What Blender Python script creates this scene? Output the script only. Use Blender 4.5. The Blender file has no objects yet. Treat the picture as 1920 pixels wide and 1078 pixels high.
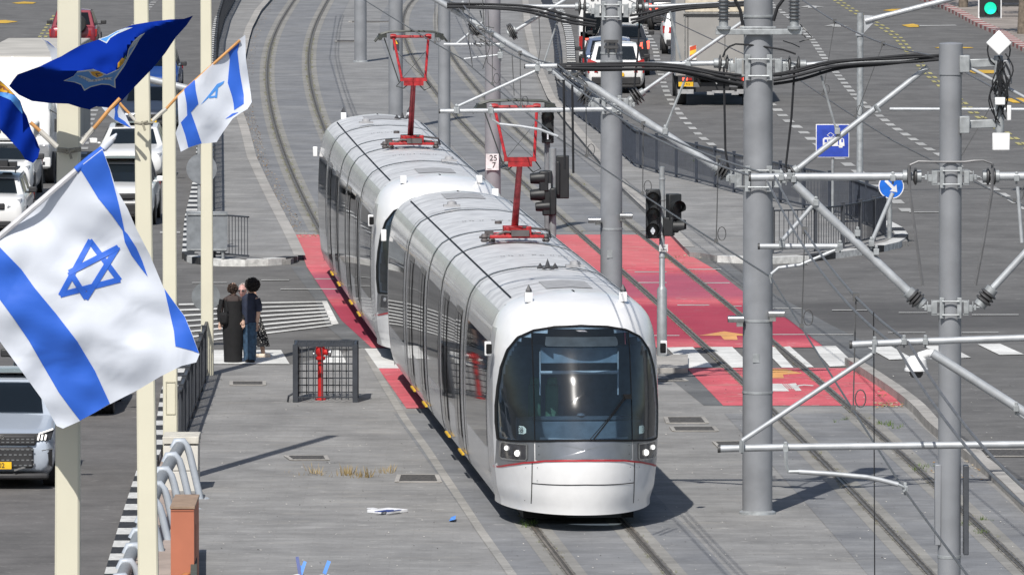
import bpy, bmesh, math, random
from mathutils import Vector, Matrix, noise
random.seed(7)
R = math.radians
sc = bpy.context.scene
# ---------------- camera (long lens, looking down the tramway from a footbridge) ----------------
F = 16500.0; H = 12.6; TH = math.atan(1095.0/F)
cd = bpy.data.cameras.new("camera"); cam = bpy.data.objects.new("camera", cd); sc.collection.objects.link(cam)
cam.location = (0, 0, H); cam.rotation_euler = (math.pi/2 - TH, 0, 0)
cd.sensor_width = 36; cd.lens = F/1920*36; cd.clip_start = 1; cd.clip_end = 3000
sc.camera = cam
# ---------------- world and sun ----------------
SUN_EL, SUN_AZ = 48.0, 15.0      # the sun stands behind the camera, a little to the left
w = bpy.data.worlds.new("World"); sc.world = w; w.use_nodes = True
nt = w.node_tree; bg = nt.nodes['Background']; sky = nt.nodes.new('ShaderNodeTexSky')
sky.sky_type = 'NISHITA'; sky.sun_disc = False; sky.sun_elevation = R(SUN_EL); sky.sun_rotation = R(180 + SUN_AZ)
sky.air_density = 1.0; sky.dust_density = 1.5
nt.links.new(sky.outputs[0], bg.inputs[0]); bg.inputs[1].default_value = 0.085
sd = bpy.data.lights.new("sun", 'SUN'); sd.energy = 4.3; sd.angle = R(0.5); sd.color = (1, .965, .91)
so = bpy.data.objects.new("sun", sd); sc.collection.objects.link(so)
tosun = Vector((-math.sin(R(SUN_AZ))*math.cos(R(SUN_EL)), -math.cos(R(SUN_AZ))*math.cos(R(SUN_EL)), math.sin(R(SUN_EL))))
so.rotation_euler = tosun.to_track_quat('Z', 'Y').to_euler(); so.location = (-20, 60, 60)
sc.view_settings.view_transform = 'Standard'; sc.view_settings.look = 'None'
sc.view_settings.exposure = 0.12; sc.view_settings.gamma = 1.0
sc.render.engine = 'CYCLES'
sc.cycles.max_bounces = 6

# ---------------- photograph pixel -> world helpers ----------------
CT, ST = math.cos(TH), math.sin(TH)
def ray(px, py):
    u = (px-960)/F; v = (539-py)/F
    return Vector((u, CT + v*ST, -ST + v*CT))
def G(px, py, z=0.0):
    d = ray(px, py); t = (z-H)/d.z
    return Vector((d.x*t, d.y*t, z))
def P(px, py, Y):
    d = ray(px, py); t = Y/d.y
    return Vector((d.x*t, Y, H + d.z*t))
def YG(py): return G(960, py).y
def S(Y): return F/Y

# ---------------- materials ----------------
MATS = {}
def nmat(name):
    m = bpy.data.materials.new(name); m.use_nodes = True
    return m, m.node_tree, m.node_tree.nodes['Principled BSDF']
def mat(name, col, rough=.6, metal=0.0, var=.12, scale=6.0, bump=0.0, col2=None, emit=0, spec=.5, coat=0, bscale=None, trans=0, detail=4):
    if name in MATS: return MATS[name]
    m, nt, b = nmat(name); N = nt.nodes; L = nt.links
    b.inputs['Roughness'].default_value = rough; b.inputs['Metallic'].default_value = metal
    b.inputs['Specular IOR Level'].default_value = spec
    if coat: b.inputs['Coat Weight'].default_value = coat; b.inputs['Coat Roughness'].default_value = .06
    tc = N.new('ShaderNodeTexCoord'); nz = N.new('ShaderNodeTexNoise'); nz.inputs['Scale'].default_value = scale; nz.inputs['Detail'].default_value = detail
    L.new(tc.outputs['Object'], nz.inputs['Vector'])
    rp = N.new('ShaderNodeValToRGB'); L.new(nz.outputs[0], rp.inputs[0])
    c2 = col2 or tuple(c*(1-var*2) for c in col)
    c1 = tuple(min(1, c*(1+var)) for c in col)
    rp.color_ramp.elements[0].position = .3; rp.color_ramp.elements[1].position = .7
    rp.color_ramp.elements[0].color = (*c2, 1); rp.color_ramp.elements[1].color = (*c1, 1)
    L.new(rp.outputs[0], b.inputs['Base Color'])
    if emit: 
        L.new(rp.outputs[0], b.inputs['Emission Color']); b.inputs['Emission Strength'].default_value = emit
    if bump:
        bn = N.new('ShaderNodeBump'); bn.inputs['Strength'].default_value = bump; bn.inputs['Distance'].default_value = .02
        n2 = N.new('ShaderNodeTexNoise'); n2.inputs['Scale'].default_value = bscale or scale*4; n2.inputs['Detail'].default_value = 3
        L.new(tc.outputs['Object'], n2.inputs['Vector']); L.new(n2.outputs[0], bn.inputs['Height']); L.new(bn.outputs[0], b.inputs['Normal'])
    MATS[name] = m; return m

def ground_mat(name, col, patch, speck, brick=None, stain=None, bandY=None, streak=.35):
    """ground surface: large patches, fine grain, optional paver pattern, pale scuffs"""
    m, nt, b = nmat(name); N = nt.nodes; L = nt.links
    b.inputs['Roughness'].default_value = .85; b.inputs['Specular IOR Level'].default_value = .25
    g = N.new('ShaderNodeNewGeometry')
    def noise_(scale, det=4, sx=1, sy=1, off=0):
        mp = N.new('ShaderNodeMapping'); mp.inputs['Scale'].default_value = (sx, sy, 1); mp.inputs['Location'].default_value = (off, off*2, 0)
        L.new(g.outputs['Position'], mp.inputs[0])
        n = N.new('ShaderNodeTexNoise'); n.inputs['Scale'].default_value = scale; n.inputs['Detail'].default_value = det; n.inputs['Roughness'].default_value = .6
        L.new(mp.outputs[0], n.inputs['Vector']); return n.outputs[0]
    def ramp(src, p0, c0, p1, c1):
        r = N.new('ShaderNodeValToRGB'); r.color_ramp.elements[0].position = p0; r.color_ramp.elements[1].position = p1
        r.color_ramp.elements[0].color = (*c0, 1) if isinstance(c0, tuple) else (c0, c0, c0, 1)
        r.color_ramp.elements[1].color = (*c1, 1) if isinstance(c1, tuple) else (c1, c1, c1, 1)
        L.new(src, r.inputs[0]); return r.outputs[0]
    def mix(kind, fac, a, c):
        x = N.new('ShaderNodeMix'); x.data_type = 'RGBA'; x.blend_type = kind
        if isinstance(fac, float): x.inputs[0].default_value = fac
        else: L.new(fac, x.inputs[0])
        for s, i in ((a, 6), (c, 7)):
            if isinstance(s, tuple): x.inputs[i].default_value = (*s, 1)
            else: L.new(s, x.inputs[i])
        return x.outputs[2]
    base = ramp(noise_(.35, 5), .35, col, .68, patch)
    base = mix('MULTIPLY', 1.0, base, ramp(noise_(14, 3), .3, 1-speck, .7, 1+speck*.6))
    base = mix('MULTIPLY', 1.0, base, ramp(noise_(2.2, 4, .35, 1.0, 3), .35, .88, .65, 1.08))
    base = mix('MULTIPLY', 1.0, base, ramp(noise_(1.1, 6, .9, .5, 17), .34, .84, .66, 1.13))
    if brick:
        bt = N.new('ShaderNodeTexBrick'); bt.inputs['Scale'].default_value = 1; bt.inputs['Brick Width'].default_value = brick[0]; bt.inputs['Row Height'].default_value = brick[1]
        bt.inputs['Mortar Size'].default_value = .012; bt.inputs['Color1'].default_value = (.88, .88, .89, 1); bt.inputs['Color2'].default_value = (1.09, 1.09, 1.08, 1); bt.inputs['Mortar'].default_value = (.84, .82, .80, 1)
        L.new(g.outputs['Position'], bt.inputs['Vector']); base = mix('MULTIPLY', .30, base, bt.outputs[0])
        if len(brick) > 2:
            b2 = N.new('ShaderNodeTexBrick'); b2.inputs['Scale'].default_value = 1; b2.inputs['Brick Width'].default_value = brick[2]; b2.inputs['Row Height'].default_value = brick[3]
            b2.inputs['Mortar Size'].default_value = .01; b2.inputs['Color1'].default_value = (.86, .86, .87, 1); b2.inputs['Color2'].default_value = (1.08, 1.08, 1.08, 1); b2.inputs['Mortar'].default_value = (.9, .9, .9, 1)
            L.new(g.outputs['Position'], b2.inputs['Vector']); base = mix('MULTIPLY', .22, base, b2.outputs[0])
    if stain:
        base = mix('MIX', ramp(noise_(1.6, 6, .5, 1.6, 9), .56, 0.0, .70, streak), base, stain)
        base = mix('MIX', ramp(noise_(3.2, 6, 1.0, 1.3, 5), .62, 0.0, .68, streak*1.1), base, (.44, .43, .41))
        base = mix('MIX', ramp(noise_(.5, 7, 1.0, .6, 31), .58, 0.0, .74, streak*.8), base, tuple(q*.62 for q in col))
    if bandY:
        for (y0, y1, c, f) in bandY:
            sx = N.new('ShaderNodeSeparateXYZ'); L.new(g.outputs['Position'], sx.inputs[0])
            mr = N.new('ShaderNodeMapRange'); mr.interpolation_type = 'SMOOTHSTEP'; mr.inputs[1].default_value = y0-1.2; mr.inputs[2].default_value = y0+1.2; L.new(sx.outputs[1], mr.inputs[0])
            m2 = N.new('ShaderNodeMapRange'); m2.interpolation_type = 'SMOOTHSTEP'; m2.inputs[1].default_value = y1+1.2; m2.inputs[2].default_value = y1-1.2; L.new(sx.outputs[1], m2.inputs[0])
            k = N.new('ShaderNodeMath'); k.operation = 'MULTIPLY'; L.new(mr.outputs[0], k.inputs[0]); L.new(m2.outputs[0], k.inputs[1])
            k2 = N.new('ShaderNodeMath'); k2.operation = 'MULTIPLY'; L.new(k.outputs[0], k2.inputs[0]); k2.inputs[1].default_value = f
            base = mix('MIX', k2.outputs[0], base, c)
    L.new(base, b.inputs['Base Color'])
    bn = N.new('ShaderNodeBump'); bn.inputs['Strength'].default_value = .25; bn.inputs['Distance'].default_value = .01
    L.new(noise_(30, 2), bn.inputs['Height']); L.new(bn.outputs[0], b.inputs['Normal'])
    MATS[name] = m; return m

def glass_mat(name, tint=(.02, .03, .04), alpha=.55, rough=.02, ior=1.5, halo=0):
    m, nt, b = nmat(name); N = nt.nodes; L = nt.links
    N.remove(b); out = [n for n in N if n.type == 'OUTPUT_MATERIAL'][0]
    gl = N.new('ShaderNodeBsdfGlossy'); gl.inputs['Roughness'].default_value = rough; gl.inputs[0].default_value = (1, 1, 1, 1)
    tr = N.new('ShaderNodeBsdfTransparent'); tr.inputs[0].default_value = (*[min(1, t*8+.1) for t in tint], 1)
    df = N.new('ShaderNodeBsdfDiffuse'); df.inputs[0].default_value = (*tint, 1)
    m1 = N.new('ShaderNodeMixShader'); m1.inputs[0].default_value = alpha; L.new(df.outputs[0], m1.inputs[1]); L.new(tr.outputs[0], m1.inputs[2])
    fr = N.new('ShaderNodeFresnel'); fr.inputs[0].default_value = ior
    if halo:
        g2 = N.new('ShaderNodeBsdfGlossy'); g2.inputs['Roughness'].default_value = .16; mh = N.new('ShaderNodeMixShader'); mh.inputs[0].default_value = halo; L.new(gl.outputs[0], mh.inputs[1]); L.new(g2.outputs[0], mh.inputs[2]); gl = mh
    m2 = N.new('ShaderNodeMixShader'); L.new(fr.outputs[0], m2.inputs[0]); L.new(m1.outputs[0], m2.inputs[1]); L.new(gl.outputs[0], m2.inputs[2])
    L.new(m2.outputs[0], out.inputs[0]); MATS[name] = m; return m

def cloth_mat(name, col, trans=.35, spec=.35, sheen=.15):
    m, nt, b = nmat(name); N = nt.nodes; L = nt.links
    out = [n for n in N if n.type == 'OUTPUT_MATERIAL'][0]
    b.inputs['Base Color'].default_value = (*col, 1); b.inputs['Roughness'].default_value = .55; b.inputs['Sheen Weight'].default_value = sheen
    b.inputs['Specular IOR Level'].default_value = spec
    tc = N.new('ShaderNodeTexCoord'); nz = N.new('ShaderNodeTexNoise'); nz.inputs['Scale'].default_value = 2.2; nz.inputs['Detail'].default_value = 2; nz.inputs['Distortion'].default_value = .8
    L.new(tc.outputs['Object'], nz.inputs['Vector'])
    bn = N.new('ShaderNodeBump'); bn.inputs['Strength'].default_value = .5; bn.inputs['Distance'].default_value = .05
    L.new(nz.outputs[0], bn.inputs['Height']); L.new(bn.outputs[0], b.inputs['Normal'])
    t = N.new('ShaderNodeBsdfTranslucent'); t.inputs[0].default_value = (*col, 1)
    mx = N.new('ShaderNodeMixShader'); mx.inputs[0].default_value = trans
    L.new(b.outputs[0], mx.inputs[1]); L.new(t.outputs[0], mx.inputs[2]); L.new(mx.outputs[0], out.inputs[0])
    MATS[name] = m; return m

# ---------------- mesh builder ----------------
def wm(o):
    return (wm(o.parent) if o.parent else Matrix()) @ o.matrix_basis
class MB:
    def __init__(s): s.v = []; s.f = []; s.m = []
    def add(s, vs, fs, mi=0):
        n = len(s.v); s.v += [Vector(p) for p in vs]; s.f += [tuple(i+n for i in f) for f in fs]; s.m += [mi]*len(fs); return s
    def box(s, c, d, rot=None, mi=0):
        x, y, z = [q/2 for q in d]; c = Vector(c)
        vs = [Vector((a*x, b*y, e*z)) for a in (-1, 1) for b in (-1, 1) for e in (-1, 1)]
        if rot is not None: vs = [rot @ p for p in vs]
        return s.add([p+c for p in vs], [(0, 1, 3, 2), (4, 6, 7, 5), (0, 4, 5, 1), (2, 3, 7, 6), (0, 2, 6, 4), (1, 5, 7, 3)], mi)
    def bar(s, p0, p1, w, h, up=(0, 0, 1), mi=0):
        p0 = Vector(p0); p1 = Vector(p1); d = (p1-p0); L = d.length; d.normalize(); up = Vector(up)
        if abs(d.dot(up)) > .97: up = Vector((0, 1, 0))
        a = d.cross(up).normalized(); b = a.cross(d)
        rot = Matrix((a, d, b)).transposed()
        return s.box((p0+p1)/2, (w, L, h), rot, mi)
    def tube(s, pts, r, n=8, mi=0, caps=True):
        pts = [Vector(p) for p in pts]; rs = r if isinstance(r, (list, tuple)) else [r]*len(pts)
        up = None; rings = []
        for i, p in enumerate(pts):
            d = (pts[min(i+1, len(pts)-1)] - pts[max(i-1, 0)]).normalized()
            if up is None:
                up = Vector((0, 0, 1)) if abs(d.z) < .9 else Vector((1, 0, 0))
            a = d.cross(up); a.normalize(); b = a.cross(d); up = b
            rings.append([p + (a*math.cos(2*math.pi*k/n) + b*math.sin(2*math.pi*k/n))*rs[i] for k in range(n)])
        vs = [q for rg in rings for q in rg]; fs = []
        for i in range(len(pts)-1):
            for k in range(n):
                fs.append((i*n+k, i*n+(k+1) % n, (i+1)*n+(k+1) % n, (i+1)*n+k))
        if caps: fs.append(tuple(range(n))[::-1]); fs.append(tuple((len(pts)-1)*n+k for k in range(n)))
        return s.add(vs, fs, mi)
    def lathe(s, prof, c=(0, 0, 0), n=16, axis=None, mi=0):
        c = Vector(c); q = Vector((0, 0, 1)).rotation_difference(Vector(axis).normalized()).to_matrix() if axis is not None else Matrix.Identity(3)
        vs = [c + q @ Vector((r*math.cos(2*math.pi*k/n), r*math.sin(2*math.pi*k/n), z)) for r, z in prof for k in range(n)]
        fs = [(i*n+k, i*n+(k+1) % n, (i+1)*n+(k+1) % n, (i+1)*n+k) for i in range(len(prof)-1) for k in range(n)]
        if prof[0][0] > 1e-4: fs.append(tuple(range(n))[::-1])
        if prof[-1][0] > 1e-4: fs.append(tuple((len(prof)-1)*n+k for k in range(n)))
        return s.add(vs, fs, mi)
    def grid(s, rows, mi=0, flip=False):
        nr = len(rows); nc = len(rows[0]); vs = [p for r in rows for p in r]
        fs = [(i*nc+j, i*nc+j+1, (i+1)*nc+j+1, (i+1)*nc+j) for i in range(nr-1) for j in range(nc-1)]
        if flip: fs = [f[::-1] for f in fs]
        return s.add(vs, fs, mi)
    def poly(s, pts, mi=0): return s.add(pts, [tuple(range(len(pts)))], mi)
    def prism(s, pts, off, mi=0):
        pts = [Vector(p) for p in pts]; off = Vector(off); n = len(pts)
        return s.add(pts + [p+off for p in pts], [tuple(range(n))[::-1], tuple(range(n, 2*n))] + [(i, (i+1) % n, n+(i+1) % n, n+i) for i in range(n)], mi)
    def mesh(s, name, mats, smooth=True, ang=38, inv=None):
        me = bpy.data.meshes.new(name)
        vs = [inv @ p for p in s.v] if inv is not None else s.v
        me.from_pydata([tuple(p) for p in vs], [], s.f)
        for m in (mats if isinstance(mats, (list, tuple)) else [mats]): me.materials.append(m)
        me.polygons.foreach_set('material_index', s.m)
        me.update()
        bm = bmesh.new(); bm.from_mesh(me); bmesh.ops.recalc_face_normals(bm, faces=bm.faces); bm.to_mesh(me); bm.free()
        if smooth:
            me.polygons.foreach_set('use_smooth', [True]*len(me.polygons)); me.set_sharp_from_angle(angle=R(ang))
        return me
    def build(s, name, mats, parent=None, world=True, smooth=True, bevel=0, ang=38, label=None, recalc=True):
        inv = wm(parent).inverted() if (parent is not None and world) else None
        o = bpy.data.objects.new(name, s.mesh(name, mats, smooth, ang, inv)); sc.collection.objects.link(o)
        if parent is not None: o.parent = parent
        if bevel:
            b = o.modifiers.new('bevel', 'BEVEL'); b.width = bevel; b.segments = 2; b.limit_method = 'ANGLE'; b.angle_limit = R(40)
        if label: o['label'] = label
        return o
def flatbuild(mb, name, mats, kind='structure'):
    """ground sheet: keeps face orientation upward"""
    o = mb.build(name, mats, smooth=False)
    for p in o.data.polygons:
        pass
    if kind: o['kind'] = kind
    return o
def tag(o, label, cat, group=None):
    o['label'] = label; o['category'] = cat
    if group: o['group'] = group
    return o
def thing(name, label, cat, loc=(0, 0, 0), rz=0, group=None):
    o = bpy.data.objects.new(name, None); sc.collection.objects.link(o); o.location = loc; o.rotation_euler = (0, 0, rz); o.empty_display_size = .2
    return tag(o, label, cat, group)
def text_mesh(s, size, mat_, name, parent, M, depth=.004, align='CENTER', xs=1.0, label=None):
    cu = bpy.data.curves.new('t', 'FONT'); cu.body = s; cu.size = size; cu.align_x = align; cu.align_y = 'CENTER'; cu.extrude = depth
    t = bpy.data.objects.new('t', cu); sc.collection.objects.link(t)
    bpy.context.view_layer.update()
    me = bpy.data.meshes.new_from_object(t.evaluated_get(bpy.context.evaluated_depsgraph_get()))
    bpy.data.objects.remove(t); me.name = name; me.materials.clear(); me.materials.append(mat_)
    M = M @ Matrix.Diagonal((xs, 1, 1, 1))
    if parent is not None: M = wm(parent).inverted() @ M
    me.transform(M)
    o = bpy.data.objects.new(name, me); sc.collection.objects.link(o)
    if parent is not None: o.parent = parent
    return o
# text standing upright and facing the camera (towards -Y)
def facing(p, tilt=0): return Matrix.Translation(p) @ Matrix.Rotation(math.pi/2 + tilt, 4, 'X')
def lerp_poly(pl, y):
    """x at pixel row y along a polyline of pixels sorted by y"""
    for a, b in zip(pl, pl[1:]):
        if (a[1]-y)*(b[1]-y) <= 0 and a[1] != b[1]:
            return a[0] + (b[0]-a[0])*(y-a[1])/(b[1]-a[1])
def resample(pts, step):
    out = [pts[0]]; acc = 0
    d = [0]
    for a, b in zip(pts, pts[1:]): d.append(d[-1] + (b-a).length)
    n = max(2, int(d[-1]/step)); i = 0
    res = []
    for k in range(n+1):
        t = d[-1]*k/n
        while i < len(d)-2 and d[i+1] < t: i += 1
        seg = d[i+1]-d[i] or 1
        res.append(pts[i].lerp(pts[i+1], (t-d[i])/seg))
    return res
def smooth_line(px, z=0, step=1.0, it=2):
    pts = resample([G(x, y, z) for x, y in px], step)
    for _ in range(it*3):
        pts = [pts[0]] + [(pts[i-1]+pts[i]*2+pts[i+1])/4 for i in range(1, len(pts)-1)] + [pts[-1]]
    return pts
def side(pts, i):
    d = pts[min(i+1, len(pts)-1)] - pts[max(i-1, 0)]
    return Vector((-d.y, d.x, 0)).normalized()
def offset(pts, o): return [p + side(pts, i)*o for i, p in enumerate(pts)]
def strip(mb, pts, o0, o1, z, mi=0):
    a = offset(pts, o0); b = offset(pts, o1)
    for q in (a, b):
        for p in q: p.z = z
    mb.grid([a, b], mi)
def dashes(mb, px, on, off, wd, z=.012, mi=0, shift=0):
    pts = smooth_line(px, 0, .25, 2); L = [0]
    for a, b in zip(pts, pts[1:]): L.append(L[-1]+(b-a).length)
    t = shift
    while t < L[-1]:
        seg = [i for i in range(len(pts)) if t <= L[i] <= t+on]
        if len(seg) > 1:
            sub = [pts[i] for i in seg]; strip(mb, [sub[0], sub[len(sub)//2], sub[-1]], -wd/2, wd/2, z, mi)
        t += on+off
def flat(mb, px, z, mi=0): mb.poly([G(x, y, z) for x, y in px], mi)
# ================= GROUND =================
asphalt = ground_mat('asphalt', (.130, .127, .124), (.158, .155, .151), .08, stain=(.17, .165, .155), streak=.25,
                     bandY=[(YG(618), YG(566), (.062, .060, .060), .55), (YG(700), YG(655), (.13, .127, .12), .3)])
asphalt_left = ground_mat('asphalt_left', (.128, .123, .119), (.160, .152, .147), .12, stain=(.17, .165, .155), streak=.2)
pav = ground_mat('pavers', (.236, .234, .230), (.288, .284, .277), .07, brick=(.6, .3, .2, .1), stain=(.33, .31, .28), streak=.42)
pav2 = ground_mat('pavers_far', (.215, .215, .215), (.275, .274, .27), .06, brick=(.6, .3, .2, .1), stain=(.34, .33, .31), streak=.35)
bed = ground_mat('track_slab', (.185, .190, .200), (.235, .237, .24), .06, brick=(1.2, .6), stain=(.30, .30, .29), streak=.3)
bedge = ground_mat('track_edge_slab', (.24, .235, .22), (.29, .28, .26), .08)
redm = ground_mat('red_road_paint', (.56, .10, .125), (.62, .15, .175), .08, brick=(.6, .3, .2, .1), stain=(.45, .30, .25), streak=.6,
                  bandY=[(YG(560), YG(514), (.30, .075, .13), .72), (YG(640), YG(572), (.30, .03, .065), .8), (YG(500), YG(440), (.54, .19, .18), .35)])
wpaint = ground_mat('white_road_paint', (.60, .60, .58), (.74, .74, .72), .10, stain=(.36, .36, .34), streak=.4)
wpaint2 = ground_mat('worn_white_paint', (.36, .36, .35), (.46, .46, .45), .12)
ypaint = ground_mat('yellow_road_paint', (.55, .34, .05), (.68, .44, .07), .12, stain=(.35, .28, .15), streak=.5)
ypale = ground_mat('worn_yellow_paint', (.36, .33, .14), (.44, .40, .18), .12)
opaint = ground_mat('orange_road_paint', (.62, .31, .11), (.70, .38, .14), .1, stain=(.5, .2, .15), streak=.9)
conc = ground_mat('kerb_concrete', (.33, .32, .30), (.42, .40, .375), .12, stain=(.25, .23, .2), streak=.3)
kblack = mat('kerb_black', (.03, .03, .032), .7, var=.3, scale=9)
kwhite = mat('kerb_white', (.62, .62, .6), .7, var=.15, scale=9)
kred = mat('kerb_red', (.32, .10, .09), .7, var=.2, scale=9)
kpink = mat('kerb_worn_white', (.50, .45, .42), .7, var=.15, scale=9)
dark = mat('dark_gap', (.02, .02, .022), .8)

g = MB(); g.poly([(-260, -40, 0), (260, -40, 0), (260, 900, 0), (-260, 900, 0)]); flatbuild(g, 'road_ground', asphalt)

# --- tracks ---
def polyfit(pts, deg):
    import numpy as np
    ys = np.array([p[1] for p in pts]); xs = np.array([p[0] for p in pts]); m, s_ = ys.mean(), ys.std()
    c = np.polyfit((ys-m)/s_, xs, deg); return lambda y: float(np.polyval(c, (y-m)/s_))
c1 = [(585, 0), (563, 36), (549, 67), (543, 103), (541, 131), (544, 167), (550, 200), (564, 242), (583, 292), (605, 350), (626, 392), (654, 433), (720, 529), (765, 589), (797, 627), (821, 659), (844, 688), (884, 740), (951, 823), (980, 868), (1034, 936), (1060, 966), (1082, 985), (1161, 1078)]
c2 = [(807, 0), (794, 48), (794, 74), (800, 93), (825, 137), (861, 178), (893, 210), (943, 257), (1047, 351), (1124, 435), (1263, 551), (1345, 614), (1414, 668), (1463, 711), (1522, 756), (1605, 839), (1685, 925), (1749, 996), (1820, 1077)]
def world_pts(c): return [(G(x, y).x, G(x, y).y) for x, y in c]
w1 = world_pts(c1) + [(3.05, 104.5), (3.35, 95), (3.6, 76)]
w2 = world_pts(c2) + [(7.8, 104), (9.2, 76)]
f1 = polyfit(w1, 6); f2 = polyfit(w2, 6)
def track_line(f, y0, y1, step=1.0):
    n = int(abs(y1-y0)/step); return [Vector((f(y0+(y1-y0)*k/n), y0+(y1-y0)*k/n, 0)) for k in range(n+1)]
T1 = track_line(f1, 78, 378); T2 = track_line(f2, 78, 378)

# --- paving zones ---
kerbR = [(1605, 686), (1630, 700), (1656, 717), (1695, 743), (1734, 773), (1762, 806), (1807, 842), (1875, 893), (1920, 935), (2060, 1078), (2400, 1500)]
gp = MB()
flat(gp, [(150, 1620), (230, 1250), (262, 1078), (300, 960), (340, 840), (372, 765), (386, 705), (392, 684), (545, 684), (680, 652), (760, 690), (1290, 690), (1610, 690)] + kerbR[1:], .004)
flatbuild(gp, 'pavement_near', pav)
LE = [(562, 489), (559, 481), (542, 445), (517, 397), (495, 353), (472, 303), (459, 250), (448, 217), (446, 170), (452, 120), (461, 78), (467, 58), (484, 25), (506, 0), (535, -30)]
RK = [(1395, 491), (1340, 488), (1313, 483), (1293, 473), (1262, 440), (1209, 392), (1170, 355), (1131, 308), (1073, 240), (1034, 190), (1004, 120), (990, 60), (985, 0), (985, -30)]
gp = MB(); flat(gp, [(x, y) for x, y in LE] + [(x, y) for x, y in RK[::-1]][:-4] + [(1262, 440), (600, 440)], .004)
flatbuild(gp, 'tramway_paving', pav2)
KL = [(345, 486), (346, 478), (347, 456), (350, 418), (358, 385), (363, 361), (367, 336), (372, 290), (378, 230), (388, 160), (397, 111), (398, 81), (406, 42), (420, 17), (436, 0), (455, -30)]
gp = MB(); a = [G(x, y, .12) for x, y in KL[1:]]; b_ = [G(x, y, .12) for x, y in LE]
gp.prism([G(350, 481, .12), G(380, 486, .12), G(480, 488, .12), G(545, 486, .12)] + b_[1:] + a[::-1], (0, 0, -.12))
flatbuild(gp, 'pavement_left', pav)
FB = [(1010, -10), (1028, 30), (1036, 60), (1041, 100), (1042, 140), (1049, 187), (1073, 212), (1123, 249), (1168, 293), (1191, 313), (1236, 326), (1300, 341), (1345, 353), (1390, 365), (1447, 377), (1497, 389), (1540, 397), (1600, 413), (1645, 430), (1661, 445)]
ISL_R = [(1016, -30), (1028, 0), (1048, 35), (1056, 55), (1061, 80), (1063, 120), (1068, 160), (1100, 208), (1150, 243), (1200, 292), (1300, 324), (1400, 350), (1500, 372), (1600, 396), (1660, 420), (1690, 437), (1702, 452)]
gp = MB()
gp.prism([G(x, y-(9 if y > 480 else 0), .12) for x, y in RK] + [G(x, y, .12) for x, y in ISL_R] + [G(x, y, .12) for x, y in [(1688, 453), (1600, 469), (1500, 481), (1440, 485)]], (0, 0, -.12))
flatbuild(gp, 'pavement_island', pav)
# right side pavement, far corner
KR = [(1700, -30), (1738, 0), (1774, 12), (1806, 27), (1847, 49), (1887, 66), (1919, 87), (1990, 125), (2200, 250)]
gp = MB(); gp.prism([G(x, y, .13) for x, y in KR] + [G(2900, 250, .13), G(2600, -30, .13)], (0, 0, -.13))
flatbuild(gp, 'pavement_right', ground_mat('pavers_right', (.27, .24, .215), (.34, .30, .27), .15, brick=(.4, .2), stain=(.2, .18, .16)))
# left lane asphalt in front
gp = MB(); flat(gp, [(-900, 1700), (60, 1620), (150, 1250), (205, 1078), (232, 990), (266, 885), (300, 800), (310, 740), (340, 660), (-600, 660)], .004)
flatbuild(gp, 'road_left', asphalt_left)

# --- kerbs ---
def block_kerb(name, px, wd, ht, bl, mats, z0=0, first=0, n=99999):
    pts = smooth_line(px, 0, .2, 1); L = 0; mb = MB(); cur = [pts[0]]; k = first
    for a, b in zip(pts, pts[1:]):
        L += (b-a).length; cur.append(b)
        if L >= bl or b is pts[-1]:
            p0, p1 = cur[0], cur[-1]; d = (p1-p0); 
            if d.length > .05:
                s_ = Vector((-d.y, d.x, 0)).normalized()
                q = [p0, p1, p1+s_*wd, p0+s_*wd]
                mb.prism([Vector((v.x, v.y, z0)) for v in q], (0, 0, ht), k % len(mats))
            k += 1; L = 0; cur = [b]
    o = mb.build(name, mats, smooth=False); o['kind'] = 'structure'; return o
block_kerb('kerb_left', [(x-4, y) for x, y in KL][::-1], .28, .14, 1.0, [kblack, kwhite])
block_kerb('kerb_near_left', [(150, 1250), (185, 1130), (200, 1078), (226, 990), (260, 885), (294, 800), (302, 745), (326, 690), (340, 656)], -.28, .14, 1.0, [kblack, kwhite])
block_kerb('kerb_nose_left', [(345, 488), (356, 494), (385, 498), (420, 500), (470, 500), (530, 497), (557, 493)], .3, .15, .42, [kblack, kwhite, kblack, kwhite, kwhite, kwhite, kwhite])
block_kerb('kerb_island_road', ISL_R[:9], .3, .145, 1.0, [kblack, kwhite])
block_kerb('kerb_island_nose', [(1345, 492), (1400, 496), (1455, 496), (1500, 494), (1560, 486), (1600, 481), (1650, 474), (1692, 464), (1704, 452), (1692, 437), (1665, 424)], .3, .15, 1.3, [kwhite, kwhite, kblack, kwhite, kblack])
block_kerb('kerb_far_right', KR, -.4, .15, 1.0, [kred, kpink])
mb = MB(); pts = smooth_line(kerbR, 0, .8, 1)
for a, b in zip(pts, pts[1:]):
    d = (b-a); s_ = Vector((-d.y, d.x, 0)).normalized(); e = d.normalized()*.008
    mb.prism([a+e, b-e, b-e+s_*-.22, a+e+s_*-.22], (0, 0, .16))
mb.build('kerb_right', conc, smooth=False)['kind'] = 'structure'
mb = MB(); strip(mb, smooth_line(LE, 0, .8, 1), -.13, .13, .128)
pts = smooth_line([(x, y) for x, y in RK[3:]], 0, .8, 1); strip(mb, pts, -.12, .14, .128)
flatbuild(mb, 'kerb_edging', conc)
mb = MB(); strip(mb, smooth_line([(690, 668), (722, 725), (762, 791), (795, 835), (828, 885), (873, 952), (898, 991), (960, 1078), (1120, 1300)], 0, .8, 1), -.07, .07, .014)
flatbuild(mb, 'paving_edge_line', ground_mat('pale_edging', (.27, .265, .25), (.38, .365, .34), .12, stain=(.24, .23, .22), streak=.8))

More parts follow.
